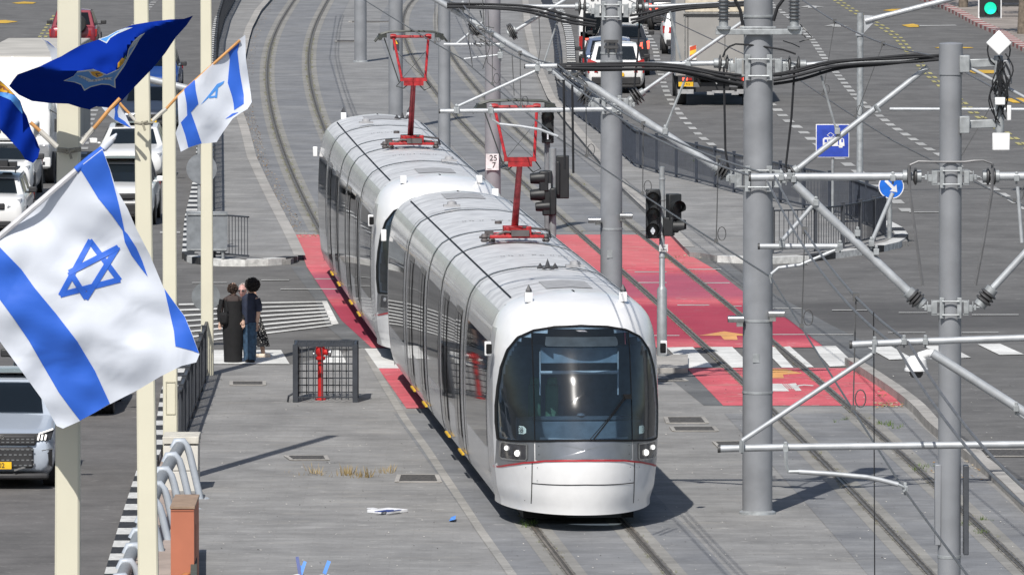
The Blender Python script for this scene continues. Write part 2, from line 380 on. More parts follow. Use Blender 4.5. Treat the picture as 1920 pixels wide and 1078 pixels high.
# --- track beds and rails ---
for nm, T in (('track_bed', T1), ('track_bed', T2)):
    for (ya, yb) in ((76, YG(767)), (YG(438), 379)):
        sub = [p for p in T if ya <= p.y <= yb]
        mb = MB(); strip(mb, sub, -1.62, 1.62, .009); flatbuild(mb, nm, bed)
        mb = MB()
        for s_ in (-1, 1):
            strip(mb, sub, s_*1.10, s_*.52, .0125) if False else strip(mb, sub, s_*.98, s_*.47, .0125)
        flatbuild(mb, 'track_edge_slabs', bedge)
steel = mat('rail_steel', (.22, .19, .16), .45, .5, var=.25, scale=3)
groove = mat('rail_groove', (.085, .08, .07), .8, var=.3, scale=8)
moss = mat('joint_grime', (.20, .19, .17), .95, var=.35, scale=5)
for T in (T1, T2):
    mb = MB(); 
    for s_ in (-1, 1):
        strip(mb, T, s_*.7175-.085, s_*.7175+.085, .018, 2)
        strip(mb, T, s_*.7175-.052, s_*.7175+.052, .0215, 1)
        strip(mb, T, s_*.7175+s_*.012, s_*.7175+s_*.050, .030, 0)
        strip(mb, T, s_*.7175-s_*.050, s_*.7175-s_*.034, .028, 0)
    o = mb.build('tram_rails', [steel, groove, moss], smooth=False); o['kind'] = 'structure'

# --- red paint, crossings, markings ---
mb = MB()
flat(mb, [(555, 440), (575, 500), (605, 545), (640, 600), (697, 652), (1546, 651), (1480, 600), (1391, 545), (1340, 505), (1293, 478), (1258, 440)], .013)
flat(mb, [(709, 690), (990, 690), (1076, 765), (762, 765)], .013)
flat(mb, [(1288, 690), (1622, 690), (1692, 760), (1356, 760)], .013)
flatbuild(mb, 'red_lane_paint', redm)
mb = MB()
for q in ([(683, 653), (735, 653), (765, 690), (709, 690)], [(1250, 651), (1299, 650), (1337, 688), (1288, 690)], [(1330, 650), (1373, 650), (1412, 688), (1368, 689)],
          [(1428, 650), (1452, 650), (1488, 689), (1466, 689)], [(1462, 650), (1481, 649), (1526, 688), (1496, 688)], [(1522, 649), (1567, 648), (1606, 685), (1556, 687)],
          [(1627, 651), (1671, 649), (1712, 672), (1668, 674)], [(1731, 648), (1776, 647), (1821, 670), (1776, 672)], [(1833, 645), (1875, 644), (1920, 664), (1874, 665)], [(1935, 643), (1976, 642), (2020, 662), (1975, 663)],
          [(396, 656), (527, 656), (543, 682), (392, 682)], [(590, 655), (637, 655), (650, 680), (603, 680)], [(205, 656), (290, 656), (285, 682), (190, 682)]):
    flat(mb, q, .016)
flat(mb, [(603, 564), (613, 564), (635, 607), (622, 609)], .016)
for i in range(8):
    yr = 564.5 + i*6.2; yl = 569 + i*10.5; xr = 604 + i*2.8
    flat(mb, [(335, yl), (xr, yr), (xr, yr+2.2), (335, yl+3.2)], .016)
flatbuild(mb, 'crossing_paint', wpaint)
mb = MB()
for (x0, x1, y) in ((1283, 1352, 504), (1313, 1368, 529.5), (1196, 1250, 529), (1190, 1250, 509), (1270, 1330, 571), (1362, 1391, 573), (1447, 1503, 577), (1560, 1632, 580.5), (1200, 1274, 628), (1447, 1600, 626), (1665, 1735, 622.5), (1803, 1872, 622.5), (1685, 1740, 585), (1822, 1910, 589),
                    (360, 425, 529), (490, 542, 524), (526, 638, 541), (590, 632, 522), (660, 700, 560), (1480, 1515, 494), (1705, 1760, 397)):
    flat(mb, [(x0, y), (x1, y), (x1, y+1.3), (x0, y+1.5)], .017)
dashes(mb, [(1175, -10), (1188, 15), (1202, 46), (1210, 61), (1219, 73), (1227, 87), (1230, 98), (1232, 112), (1239, 139), (1245, 161), (1253, 181), (1264, 200), (1281, 223), (1298, 241), (1314, 257), (1340, 276), (1400, 308)], 1.8, 1.35, .22)
dashes(mb, [(1430, -12), (1451, 13), (1478, 32), (1503, 54), (1525, 78), (1546, 110), (1562, 130), (1590, 165), (1606, 184), (1625, 200), (1644, 214), (1671, 236), (1741, 280), (1765, 292), (1839, 339), (1913, 386), (1990, 430)], 1.9, 1.0, .24)
dashes(mb, [(1430, 185), (1454, 203), (1465, 215), (1481, 230), (1500, 243), (1523, 263), (1550, 283), (1574, 298), (1600, 316), (1640, 345), (1679, 376), (1703, 399)], 1.9, 1.7, .30)
dashes(mb, [(292, 0), (248, 52), (215, 112), (183, 192), (166, 235), (155, 290), (143, 360)], 1.5, 1.4, .24)
flat(mb, [(300, 434), (338, 434), (338, 437), (300, 437)], .016)
for (cx, cy, wd) in ((1523, 12.5, 46), (1569, 48, 48)):      # white lane arrows
    flat(mb, [(cx-wd/2, cy+1.5), (cx-6, cy-2.5), (cx+wd/2, cy+1), (cx+8, cy+1), (cx+8, cy+3), (cx-8, cy+3), (cx-8, cy+1.2)], .016)
flat(mb, [(1722, 48), (1790, 47), (1795, 48.5), (1722, 49.7)], .016)
flatbuild(mb, 'lane_marking', wpaint2)
mb = MB()
for dx in (-5.5, 5.5):
    dashes(mb, [(1565+dx, -4), (1573+dx, 4), (1603+dx, 23), (1652+dx, 50), (1682+dx, 70), (1698+dx, 89), (1720+dx, 115), (1738+dx, 138), (1757+dx, 154), (1828+dx, 214), (1885+dx, 250), (1960+dx, 300)], 1.7, 1.5, .13)
    dashes(mb, [(107+dx, 30), (92+dx, 52), (80+dx, 70), (70+dx, 95)], 1.7, 1.4, .13)
flatbuild(mb, 'yellow_line_marking', ypale)
mb = MB()
for q in ([(1655, 20), (1672, 17.5), (1690, 17), (1690, 20), (1672, 21.5)], [(1690, 47.5), (1712, 45), (1724, 48), (1722, 51.5), (1704, 51.5)], [(1752, 89.5), (1765, 88), (1820, 89), (1826, 90.5), (1765, 92)], [(1815, 133), (1830, 131.5), (1862, 132), (1870, 134), (1862, 138), (1826, 138)],
          [(1880, 186), (1905, 184), (1960, 184), (1960, 194), (1900, 193)], [(22, 6), (45, 3.5), (68, 5), (62, 7.5), (34, 7.5)], [(-10, 39), (10, 38), (34, 41), (12, 44), (-10, 44)]):
    flat(mb, q, .016)
flatbuild(mb, 'yellow_arrow_marking', ypaint)
mb = MB()
flat(mb, [(1310, 629), (1345, 623), (1358, 621), (1410, 629), (1381, 629), (1383, 637), (1358, 637), (1351, 629)], .0175)
flat(mb, [(1447, 691), (1471, 691), (1505, 700), (1480, 701), (1468, 702), (1470, 709), (1447, 709)], .0175)
flatbuild(mb, 'orange_arrow_marking', opaint)
mb = MB()
flat(mb, [(1447, 719), (1466, 719), (1480, 733), (1447, 733)], .0175); flat(mb, [(1479, 719), (1492, 718), (1503, 732), (1492, 732.5)], .0175)
for k in range(3): flat(mb, [(1468+k*4, 719), (1470+k*4, 719), (1480+k*4, 729), (1478+k*4, 729)], .0175)
flat(mb, [(1492, 722), (1508, 720.5), (1526, 722), (1524, 723.5), (1508, 722), (1497, 724)], .0175)
flatbuild(mb, 'tram_symbol_marking', wpaint)
# darker grey bands beside the red paint
mb = MB(); dk = ground_mat('dark_road_band', (.125, .13, .135), (.16, .163, .165), .1, stain=(.22, .21, .2), streak=.3)
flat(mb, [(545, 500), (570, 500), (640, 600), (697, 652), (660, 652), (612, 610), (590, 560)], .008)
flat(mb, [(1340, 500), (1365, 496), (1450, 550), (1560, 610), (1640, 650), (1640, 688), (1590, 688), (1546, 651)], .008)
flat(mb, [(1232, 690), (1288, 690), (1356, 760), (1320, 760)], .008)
flatbuild(mb, 'road_side_band', dk)
# small island under the signal post
mb = MB(); mb.prism([G(1228, 664, .1), G(1290, 664, .1), G(1290, 690, .1), G(1228, 690, .1)], (0, 0, -.1)); mb.build('kerb_island_small', conc, smooth=False)['kind'] = 'structure'
# drain covers and access hatches; one dark plate paints a flag shadow
cast = mat('cast_iron_and_shadow', (.09, .085, .08), .8, var=.35, scale=20, bump=.4)
def cover(px, label, z=.02):
    q = [G(x, y, z) for x, y in px]; c = sum(q, Vector())/4
    t = thing('cover_or_shadow', label, 'access cover', c, group='drain and access covers set in the paving')
    mb = MB(); mb.prism([c+(p-c)*1.0 for p in q], (0, 0, .006)); mb.build('cover_or_shadow_plate', cast, t, smooth=False)
    mb = MB()
    for a, b in zip(q, q[1:]+q[:1]): mb.bar(c+(a-c)*1.12, c+(b-c)*1.12, .07, .012)
    mb.build('frame', conc, t, smooth=False)
cover([(1252, 782), (1314, 782), (1322, 792), (1256, 792)], 'upper of two dark access covers with pale frames to the right of the front tram')
cover([(1263, 800), (1334, 800), (1340, 807), (1268, 807)], 'lower of two dark access covers with pale frames to the right of the front tram')
cover([(1227, 710), (1278, 710), (1284, 713), (1230, 713)], 'narrow drain slot beside the small kerb under the signal post')
cover([(1342, 828), (1392, 827), (1394, 837), (1352, 838)], 'dark cover with white painted frame left of the thick middle catenary mast')
cover([(752, 890), (815, 890), (820, 902), (748, 902)], 'rough dark drain grating beside dry grass tufts near the tram')
cover([(437, 715), (492, 715), (492, 721), (437, 721)], 'shallow dark slot cover in the paving below the three people')
cover([(1840, 843), (1925, 843), (1932, 854), (1850, 854)], 'wide drain grate in the asphalt beyond the right kerb')
cover([(540, 854), (606, 854), (610, 861), (550, 861)], 'dark painted flag shadow above the long mast shadow on the left paving')  # dark plate painted as the flag's cast shadow, no cover here
cover([(660, 40), (740, 40), (740, 42), (660, 42)], 'slim pale drain across the far tramway behind the first mast')
cover([(632, 76), (664, 76), (664, 79), (632, 79)], 'short dark drain left of the farthest mast')
# ================= TRAMS =================
t_silver = mat('tram_silver', (.60, .60, .61), .22, .3, var=.06, scale=1.5, bump=.06, bscale=2.5, coat=.3)
t_roof = mat('tram_roof', (.66, .66, .66), .45, .1, var=.10, scale=3.2, detail=6, col2=(.50, .50, .505))
t_white = mat('tram_white', (.80, .80, .80), .28, 0, var=.02, coat=.4)
t_grey = mat('tram_grey_band', (.27, .28, .30), .3, .6, var=.05, coat=.3)
t_red = mat('tram_red_line', (.45, .03, .04), .4)
t_black = mat('tram_rubber', (.010, .010, .011), .6, spec=.2)
t_glass = glass_mat('tram_windscreen_glass', (.05, .065, .078), .84, .022, halo=.3)
t_side = glass_mat('tram_side_glass', (.02, .021, .023), .2, .03, 1.28)
t_int = mat('tram_interior', (.28, .33, .37), .7)
t_seat = mat('tram_seat_green', (.18, .34, .20), .8)
p_red = mat('pantograph_red', (.40, .02, .024), .5, var=.25, scale=9)
t_chrome = mat('bright_metal', (.6, .6, .6), .25, .9)
t_door = mat('tram_door', (.20, .20, .205), .25, .6, coat=.3)
lampw = mat('lamp_glow', (1, .97, .9), .3, emit=1.0)
yel = mat('step_yellow', (.75, .45, .03), .6)

SEC = [(1.20, .30), (1.26, .48), (1.295, .85), (1.315, 1.3), (1.32, 1.7), (1.315, 2.1), (1.295, 2.55), (1.25, 2.88), (1.17, 3.10), (1.05, 3.24), (.88, 3.34), (.66, 3.405), (.34, 3.455), (0, 3.47)]
def sec_at(z):
    for (w0, z0), (w1_, z1) in zip(SEC, SEC[1:]):
        if z <= z1: return w0 + (w1_-w0)*max(0, (z-z0))/(z1-z0)
    return 0
def sec_u(n=40):      # dense half-section by arc length
    pts = [Vector((a, 0, b)) for a, b in SEC]; return [(p.x, p.z) for p in resample(pts, .12)]
DS = sec_u()
def sec_norm(z):
    e = .03; a, b = sec_at(z-e), sec_at(z+e); v = Vector((2*e, 0, a-b)); return v.normalized()
YF = [(.22, .12), (.5, .05), (.8, .01), (1.04, 0), (1.34, .06), (1.8, .20), (2.27, .42), (2.7, .68), (3.04, .95), (3.20, 1.18), (3.30, 1.42), (3.38, 1.7), (3.44, 2.05), (3.47, 2.4)]
def lerp(tab, x):
    if x <= tab[0][0]: return tab[0][1]
    for (a, b), (c, d) in zip(tab, tab[1:]):
        if x <= c: return b + (d-b)*(x-a)/(c-a)
    return tab[-1][1]
def yf(z): # smoothed nose profile
    return (lerp(YF, z-.06)+lerp(YF, z-.03)+2*lerp(YF, z)+lerp(YF, z+.03)+lerp(YF, z+.06))/6
CAB = 2.75
def nose(x, z):
    w_ = max(.02, sec_at(z)*(1 if z > 1 else .95+.05*(z))); y0 = yf(z); t = min(1, abs(x)/w_)
    return y0 + (CAB-y0)*(1-(max(0, 1-t**2.15))**.5)
def npt(x, z, off=0.0):
    p = Vector((x, nose(x, z), z))
    if off:
        e = .01; s1 = 1 if x < 0 else -1
        dx = Vector((e*s1, nose(x+e*s1, z)-p.y, 0)); dz = Vector((0, nose(x, z-e)-p.y, -e))
        n = dx.cross(dz).normalized()
        if n.y > 0: n = -n
        p += n*off
    return p
def npatch(mb, outline, off, mi=0, rings=9, dens=.06):
    pts = resample([Vector((x, 0, z)) for x, z in outline+outline[:1]], dens); c = sum(pts[:-1], Vector())/(len(pts)-1)
    rows = []
    for k in range(rings+1):
        t = k/rings; rows.append([npt(*( (c+(p-c)*t).x, (c+(p-c)*t).z), off) for p in pts])
    mb.grid(rows, mi)
def nline(mb, pts, wd, off, mi=0):
    q = resample([Vector((x, 0, z)) for x, z in pts], .05); a = []; b = []
    for i, p in enumerate(q):
        d = q[min(i+1, len(q)-1)]-q[max(i-1, 0)]; n = Vector((-d.z, 0, d.x)).normalized()*wd/2
        a.append(npt((p+n).x, (p+n).z, off)); b.append(npt((p-n).x, (p-n).z, off))
    mb.grid([a, b], mi)
WS = [(-1.215, 1.25), (-.8, 1.31), (-.4, 1.345), (0, 1.355), (.4, 1.345), (.8, 1.31), (1.215, 1.25), (1.235, 1.5), (1.235, 1.75), (1.21, 2.05), (1.165, 2.35), (1.08, 2.62), (.93, 2.83), (.70, 2.95), (.4, 3.01), (0, 3.03), (-.4, 3.01), (-.70, 2.95), (-.93, 2.83), (-1.08, 2.62), (-1.165, 2.35), (-1.21, 2.05), (-1.235, 1.75), (-1.235, 1.5)]
def scale_outline(o, k, cz=2.1): return [(x*k, cz+(z-cz)*k) for x, z in o]
def side_patch(mb, y0, y1, z0, z1, sgn, off, mi=0, zt=None):
    zs = [z0+(z1-z0)*i/8 for i in range(9)]; rows = []
    for z in zs:
        n = sec_norm(z); x = sec_at(z)+off*n.x; zz = z+off*n.z
        rows.append([Vector((sgn*x, y, zz)) for y in (y0, (y0+y1)/2, y1)])
    mb.grid(rows, mi)
def shell(mb, y0, y1, k=1.0, mi_side=0, mi_roof=1, cap=True):
    sec = [(-a, b) for a, b in DS] + [(a, b) for a, b in DS[::-1][1:]]
    ys = [y0+(y1-y0)*i/6 for i in range(7)]
    for (x0, z0), (x1, z1) in zip(sec, sec[1:]):
        mi = mi_roof if (z0+z1)/2 > 3.12 else mi_side
        mb.grid([[Vector((x0*k, y, 1.9+(z0-1.9)*k)) for y in ys], [Vector((x1*k, y, 1.9+(z1-1.9)*k)) for y in ys]], mi)
    if cap:
        for y in (y0, y1): mb.poly([Vector((x*k, y, 1.9+(z-1.9)*k)) for x, z in sec], mi_side)
def weld(o, d=.0015):
    bm = bmesh.new(); bm.from_mesh(o.data); bmesh.ops.remove_doubles(bm, verts=bm.verts, dist=d); bmesh.ops.recalc_face_normals(bm, faces=bm.faces)
    for f in bm.faces: f.smooth = True
    bm.to_mesh(o.data); bm.free(); o.data.set_sharp_from_angle(angle=R(32))
def window(parent, y0, y1, z0, z1, sgn, name='side_window'):
    mb = MB(); side_patch(mb, y0, y1, z0, z1, sgn, .006, 0); o = mb.build(name, t_side, parent, world=False)
    return o
def transverse(mb, y, wd, off=.006, zmin=.3, mi=0, xlim=9):
    sec = [(-a, b) for a, b in DS] + [(a, b) for a, b in DS[::-1][1:]]; A = []; B = []
    for x, z in sec:
        if z < zmin or abs(x) > xlim: continue
        k = 1+off/1.3; A.append(Vector((x*k, y-wd/2, z+off*(z > 2.9)*1.2))); B.append(Vector((x*k, y+wd/2, z+off*(z > 2.9)*1.2)))
    mb.grid([A, B], mi)
def seam_lines(mb, y0, y1):
    for s_ in (-1, 1):
        z = 3.31; x = sec_at(z); n = sec_norm(z)
        mb.grid([[Vector((s_*(x+.004), y, z+.012)) for y in (y0, y1)], [Vector((s_*(x-.022), y, z+.022)) for y in (y0, y1)]])
hld0 = mat('lamp_unlit', (.30, .31, .32), .15, .4)
def cab_section(parent, L, beacons=True, front=False):
    """local: nose tip at y=0, section runs back to y=L"""
    mb = MB(); shell(mb, CAB, L, cap=False)
    # nose shell, built as outlines stacked up the nose; faces inside the windscreen are left out
    zs = [.21+(3.14-.21)*i/40 for i in range(41)] + [3.14+.33*(1-(1-i/12)**1.6) for i in range(1, 13)]
    ts = [i/44 for i in range(45)]; ts = [math.sin(t*math.pi/2) for t in ts]
    xs = [-t for t in ts[::-1]] + ts[1:]
    rows = []
    for z in zs:
        w_ = max(.02, sec_at(z)); r = []
        for t in xs:
            x = t*w_; y0 = yf(min(z, 3.47)); q = (CAB-y0)*(1-(max(0, 1-abs(t)**2.15))**.5); kk = (1 if z > 1 else .95+.05*z)
            r.append(Vector((x*(kk+(1-kk)*min(1, abs(q)/(CAB-y0+1e-6))), y0+q, z)))
        rows.append(r)
    inner = scale_outline(WS, .965)
    def inside(x, z):
        c = False; n = len(inner)
        for i in range(n):
            (x0, z0), (x1, z1) = inner[i], inner[i-1]
            if (z0 > z) != (z1 > z) and x < (x1-x0)*(z-z0)/(z1-z0)+x0: c = not c
        return c
    nc = len(xs); base = len(mb.v); mb.v += [p for r in rows for p in r]
    for i in range(len(rows)-1):
        for j in range(nc-1):
            c = (rows[i][j]+rows[i+1][j+1])/2
            if inside(c.x, c.z) and c.y < 2.2: continue
            mi = 2 if (i > 36 or max(abs(xs[j]), abs(xs[j+1])) < .975) else 0
            mb.f.append((base+i*nc+j, base+i*nc+j+1, base+(i+1)*nc+j+1, base+(i+1)*nc+j)); mb.m.append(mi)
    o = mb.build('cab_section', [t_silver, t_roof, t_white], parent, world=False); weld(o, .004)
    # windscreen
    mb = MB(); npatch(mb, WS, .012, 0, 14); mb.build('windscreen', t_glass, o, world=False, ang=80)
    mb = MB(); c = [WS[i] for i in range(len(WS))]; nline(mb, c+c[:1], .030, .018); nline(mb, [(-.735, 1.33), (-.735, 2.93)], .014, .016); nline(mb, [(.735, 1.33), (.735, 2.93)], .014, .016)
    mb.build('windscreen_seal', t_black, o, world=False)
    mb = MB()
    npatch(mb, [(-.735, 1.34), (-.735, 1.02), (-.3, 1.075), (.3, 1.075), (.735, 1.02), (.735, 1.34), (.4, 1.37), (0, 1.38), (-.4, 1.37)], .008, 0, 6)
    for s_ in (-1, 1):
        q = [(s_*.75, 1.32), (s_*1.235, 1.27), (s_*1.245, .80), (s_*1.1, .88), (s_*.9, .96), (s_*.75, 1.01)]
        npatch(mb, q, .008, 0, 6)
    mb.build('grey_band', t_grey, o, world=False)
    mb = MB(); nline(mb, [(-1.25, .79), (-1.1, .885), (-.9, .965), (-.6, 1.03), (-.3, 1.05), (0, 1.055), (.3, 1.05), (.6, 1.03), (.9, .965), (1.1, .885), (1.25, .79)], .026, .012); mb.build('red_stripe', t_red, o, world=False)
    mb = MB()
    for s_ in (-1, 1): nline(mb, [(s_*.78, 1.0), (s_*.78, .3)], .012, .006)
    nline(mb, [(-.775, .665), (0, .685), (.775, .665)], .014, .006)
    for x, z in ((-.7, .92), (.7, .92), (-.7, .72), (.7, .72), (-.86, .9), (-.86, .38), (.86, .9), (.86, .38), (-.68, 1.25), (.68, 1.25), (-.68, 1.12), (.68, 1.12)): npatch(mb, [(x-.008, z-.008), (x+.008, z-.008), (x+.008, z+.008), (x-.008, z+.008)], .014, 0, 1, .02)
    mb.build('panel_seams', t_black, o, world=False)
    for s_ in (-1, 1):
        mb = MB(); npatch(mb, [(s_*.85, 1.24), (s_*1.17, 1.22), (s_*1.18, .98), (s_*.85, 1.02)], .016, 0, 4)
        h = mb.build('headlight', mat('headlight_glass', (.05, .05, .055), .1, spec=.8), o, world=False)
        mb = MB(); p = npt(s_*.96, 1.10, .03); mb.lathe([(0, .03), (.04, .02), (.05, 0), (.05, -.02)], p, 14, (s_*.3, -1, .1)); p = npt(s_*1.10, 1.15, .03); mb.lathe([(0, .02), (.03, .012), (.038, 0)], p, 12, (s_*.5, -1, .1))
        mb.build('lamp', lampw if beacons is True and front else hld0, o, world=False)
        mb = MB(); nline(mb, [(s_*.845, 1.25), (s_*1.18, 1.23), (s_*1.19, .97), (s_*.845, 1.01), (s_*.845, 1.25)], .02, .02); mb.build('lamp_trim', t_chrome, o, world=False)
        mb = MB(); q = [(s_*.9-.05, 1.40), (s_*.9+.05, 1.40), (s_*.9+.05, 1.52), (s_*.9-.05, 1.52)]; npatch(mb, q, .017, 0, 2); mb.build('number_sticker', mat('sticker_pale', (.45, .6, .62), .5), o, world=False)
        p = npt(s_*.9, 1.46, .05)
        n = (npt(s_*.9, 1.46, .1)-npt(s_*.9, 1.46, 0)).normalized(); rt = Vector((0, 0, 1)).cross(n).normalized(); up = n.cross(rt)
        M = Matrix.Translation(p) @ Matrix((rt, up, n)).transposed().to_4x4()
        text_mesh('38', .125, t_black, 'sticker_number', None, M, .001).parent = o
        # mirror camera pods, roof lamps
        mb = MB(); mb.box((s_*1.36, 2.02, 2.62), (.10, .10, .22), mi=0); mb.box((s_*1.345, 1.96, 2.62), (.09, .03, .15), mi=1); mb.build('camera_mirror', [t_white, t_black], o, world=False, bevel=.02)
        mb = MB(); mb.box((s_*.73, 2.02, 3.41), (.12, .12, .15)); mb.build('roof_lamp_box', t_white, o, world=False, bevel=.01)
        mb = MB(); mb.lathe([(.055, 0), (.05, .03), (0, .12)], (s_*.73, 2.02, 3.49), 5)
        if beacons: mb.build('roof_beacon', mat('dark_spike', (.07, .07, .075), .5), o, world=False, smooth=False)
        window(o, 2.95, L-.75, 1.02, 2.66, s_)
        mb = MB(); side_patch(mb, 2.76, 2.785, .4, 3.1, s_, .005); mb.build('side_seam', t_black, o, world=False); mb = MB(); side_patch(mb, L-.62, L-.59, .35, 3.2, s_, .008); mb.build('side_seam', t_black, o, world=False)
    # cab interior
    mb = MB(); mb.box((0, 1.35, 1.42), (1.9, .7, .34)); mb.box((0, 3.05, 1.6), (2.3, .06, 2.0)); mb.box((0, 2.2, .95), (2.2, 1.8, .08)); mb.build('cab_interior', t_int, o, world=False, bevel=.05)
    mb = MB(); mb.box((0, 1.04, 1.62), (1.5, .12, .05)); mb.lathe([(.07, 0), (.05, .03), (0, .04)], (0, 1.02, 1.66), 12); mb.build('dashboard', mat('dash_grey', (.16, .19, .22), .6), o, world=False)
    mb = MB(); mb.tube([(-.60, 1.30, 2.30), (.60, 1.30, 2.30)], .026); mb.tube([(-.60, 1.35, 1.95), (-.60, 1.35, 2.62)], .012); mb.tube([(.60, 1.35, 1.95), (.60, 1.35, 2.62)], .012)
    mb.build('sun_blind_bar', mat('blind_white', (.85, .87, .88), .5, emit=.0), o, world=False)
    mb = MB(); mb.box((0, 1.37, 2.56), (1.18, .01, .24)); mb.build('sun_blind', mat('blind_blue', (.42, .52, .60), .7), o, world=False)
    for x in (-.62, -.35):
        mb = MB(); mb.box((x, 2.3, 1.75), (.2, .12, .6)); mb.box((x, 2.2, 2.1), (.16, .1, .12)); mb.build('seat', t_seat, o, world=False, bevel=.03)
    mb = MB(); nline(mb, [(.12, 1.37), (.35, 1.65), (.62, 1.96)], .022, .04); nline(mb, [(.06, 1.36), (.30, 1.63), (.60, 1.98)], .012, .05); mb.box(npt(.64, 1.97, .05), (.12, .06, .07)); mb.build('wiper', t_black, o, world=False)
    mb = MB(); npatch(mb, [(-.53, 2.86), (.53, 2.86), (.55, 2.72), (-.55, 2.72)], .030, 0, 3); mb.build('destination_display', mat('display_dark', (.04, .055, .07), .6, spec=.1), o, world=False)
    mb = MB(); npatch(mb, [(-.09, 2.965), (.09, 2.965), (.09, 2.945), (-.09, 2.945)], .016, 0, 1); mb.build('marker_lamp', t_chrome, o, world=False)
    # roof lines
    mb = MB(); seam_lines(mb, 3.2, L); transverse(mb, 4.6, .03, zmin=3.3); transverse(mb, L-.5, .03, zmin=.4)
    mb.build('roof_seam', t_black, o, world=False)
    mb = MB(); transverse(mb, 4.1, 1.7, .008, 3.40, 0, .48); mb.build('roof_vent', mat('roof_vent_grey', (.36, .36, .365), .6), o, world=False)
    mb = MB(); mb.box((.45, L-.55, 3.51), (.3, .2, .04)); mb.lathe([(.09, 0), (.08, .05), (0, .08)], (.45, L-.55, 3.53), 12); mb.build('roof_antenna', mat('pod_grey', (.35, .35, .36), .5), o, world=False)
    return o
def door(parent, yc, sgn):
    mb = MB(); side_patch(mb, yc-.68, yc+.68, .42, 2.72, sgn, .010); d = mb.build('door', t_door, parent, world=False)
    mb = MB(); 
    for (a, b) in ((yc-.60, yc-.05), (yc+.05, yc+.60)): side_patch(mb, a, b, .62, 2.62, sgn, .016)
    mb.build('door_glass', t_side, parent, world=False)
    mb = MB()
    for y in (yc-.68, yc, yc+.68): side_patch(mb, y-.014, y+.014, .40, 2.74, sgn, .022)
    for y in (yc-.645, yc+.645): side_patch(mb, y-.010, y+.010, .42, 2.72, sgn, .020, 1)
    mb.build('door_seal', [t_black, t_chrome], parent, world=False)
    mb = MB(); mb.box((sgn*1.262, yc, .36), (.04, 1.0, .03), mi=0); mb.box((sgn*1.258, yc, .338), (.04, 1.05, .015), mi=1); mb.build('door_step', [yel, t_black], parent, world=False)
def mid_section(parent, L, doors):
    """local: y from -L/2 to L/2"""
    mb = MB(); shell(mb, -L/2+.06, L/2-.06, cap=True); o = mb.build('door_section' if doors else 'window_section', [t_silver, t_roof], parent, world=False); weld(o)
    for s_ in (-1, 1):
        if doors:
            door(o, -1.72, s_); door(o, 1.72, s_); window(o, -.98, .98, 1.02, 2.66, s_)
        else: window(o, -L/2+.3, L/2-.3, 1.02, 2.66, s_)
    mb = MB(); seam_lines(mb, -L/2+.06, L/2-.06)
    if doors: transverse(mb, 0, .012, zmin=3.32)
    mb.build('roof_seam', t_black, o, world=False)
    mb = MB()
    random.seed(int(L*100)+doors)
    for k in range(26):
        x = -.5+.043*k; 
        if random.random() < .6: mb.box((x, -.3+random.choice((0, .09)), 3.471-.05*(x/.7)**2+.006), (.02+.02*random.random(), .05, .004))
    mb.build('roof_marking', mat('roof_mark_grey', (.18, .18, .18), .7), o, world=False)
    return o
def spikes(parent, p, mi=None):
    mb = MB()
    for dx, hh in ((-.12, .09), (0, .16), (.12, .09)): mb.lathe([(.035, 0), (.05, .015), (0, hh)], Vector(p)+Vector((dx, 0, .02)), 4)
    for a in range(6): mb.bar(Vector(p)+Vector((0, 0, .03)), Vector(p)+Vector((.17*math.cos(a*math.pi/3), .2*math.sin(a*math.pi/3), .02)), .03, .02)
    return mb.build('antenna_spikes', mat('dark_spike', (.07, .07, .075), .5), parent, world=False, smooth=False)
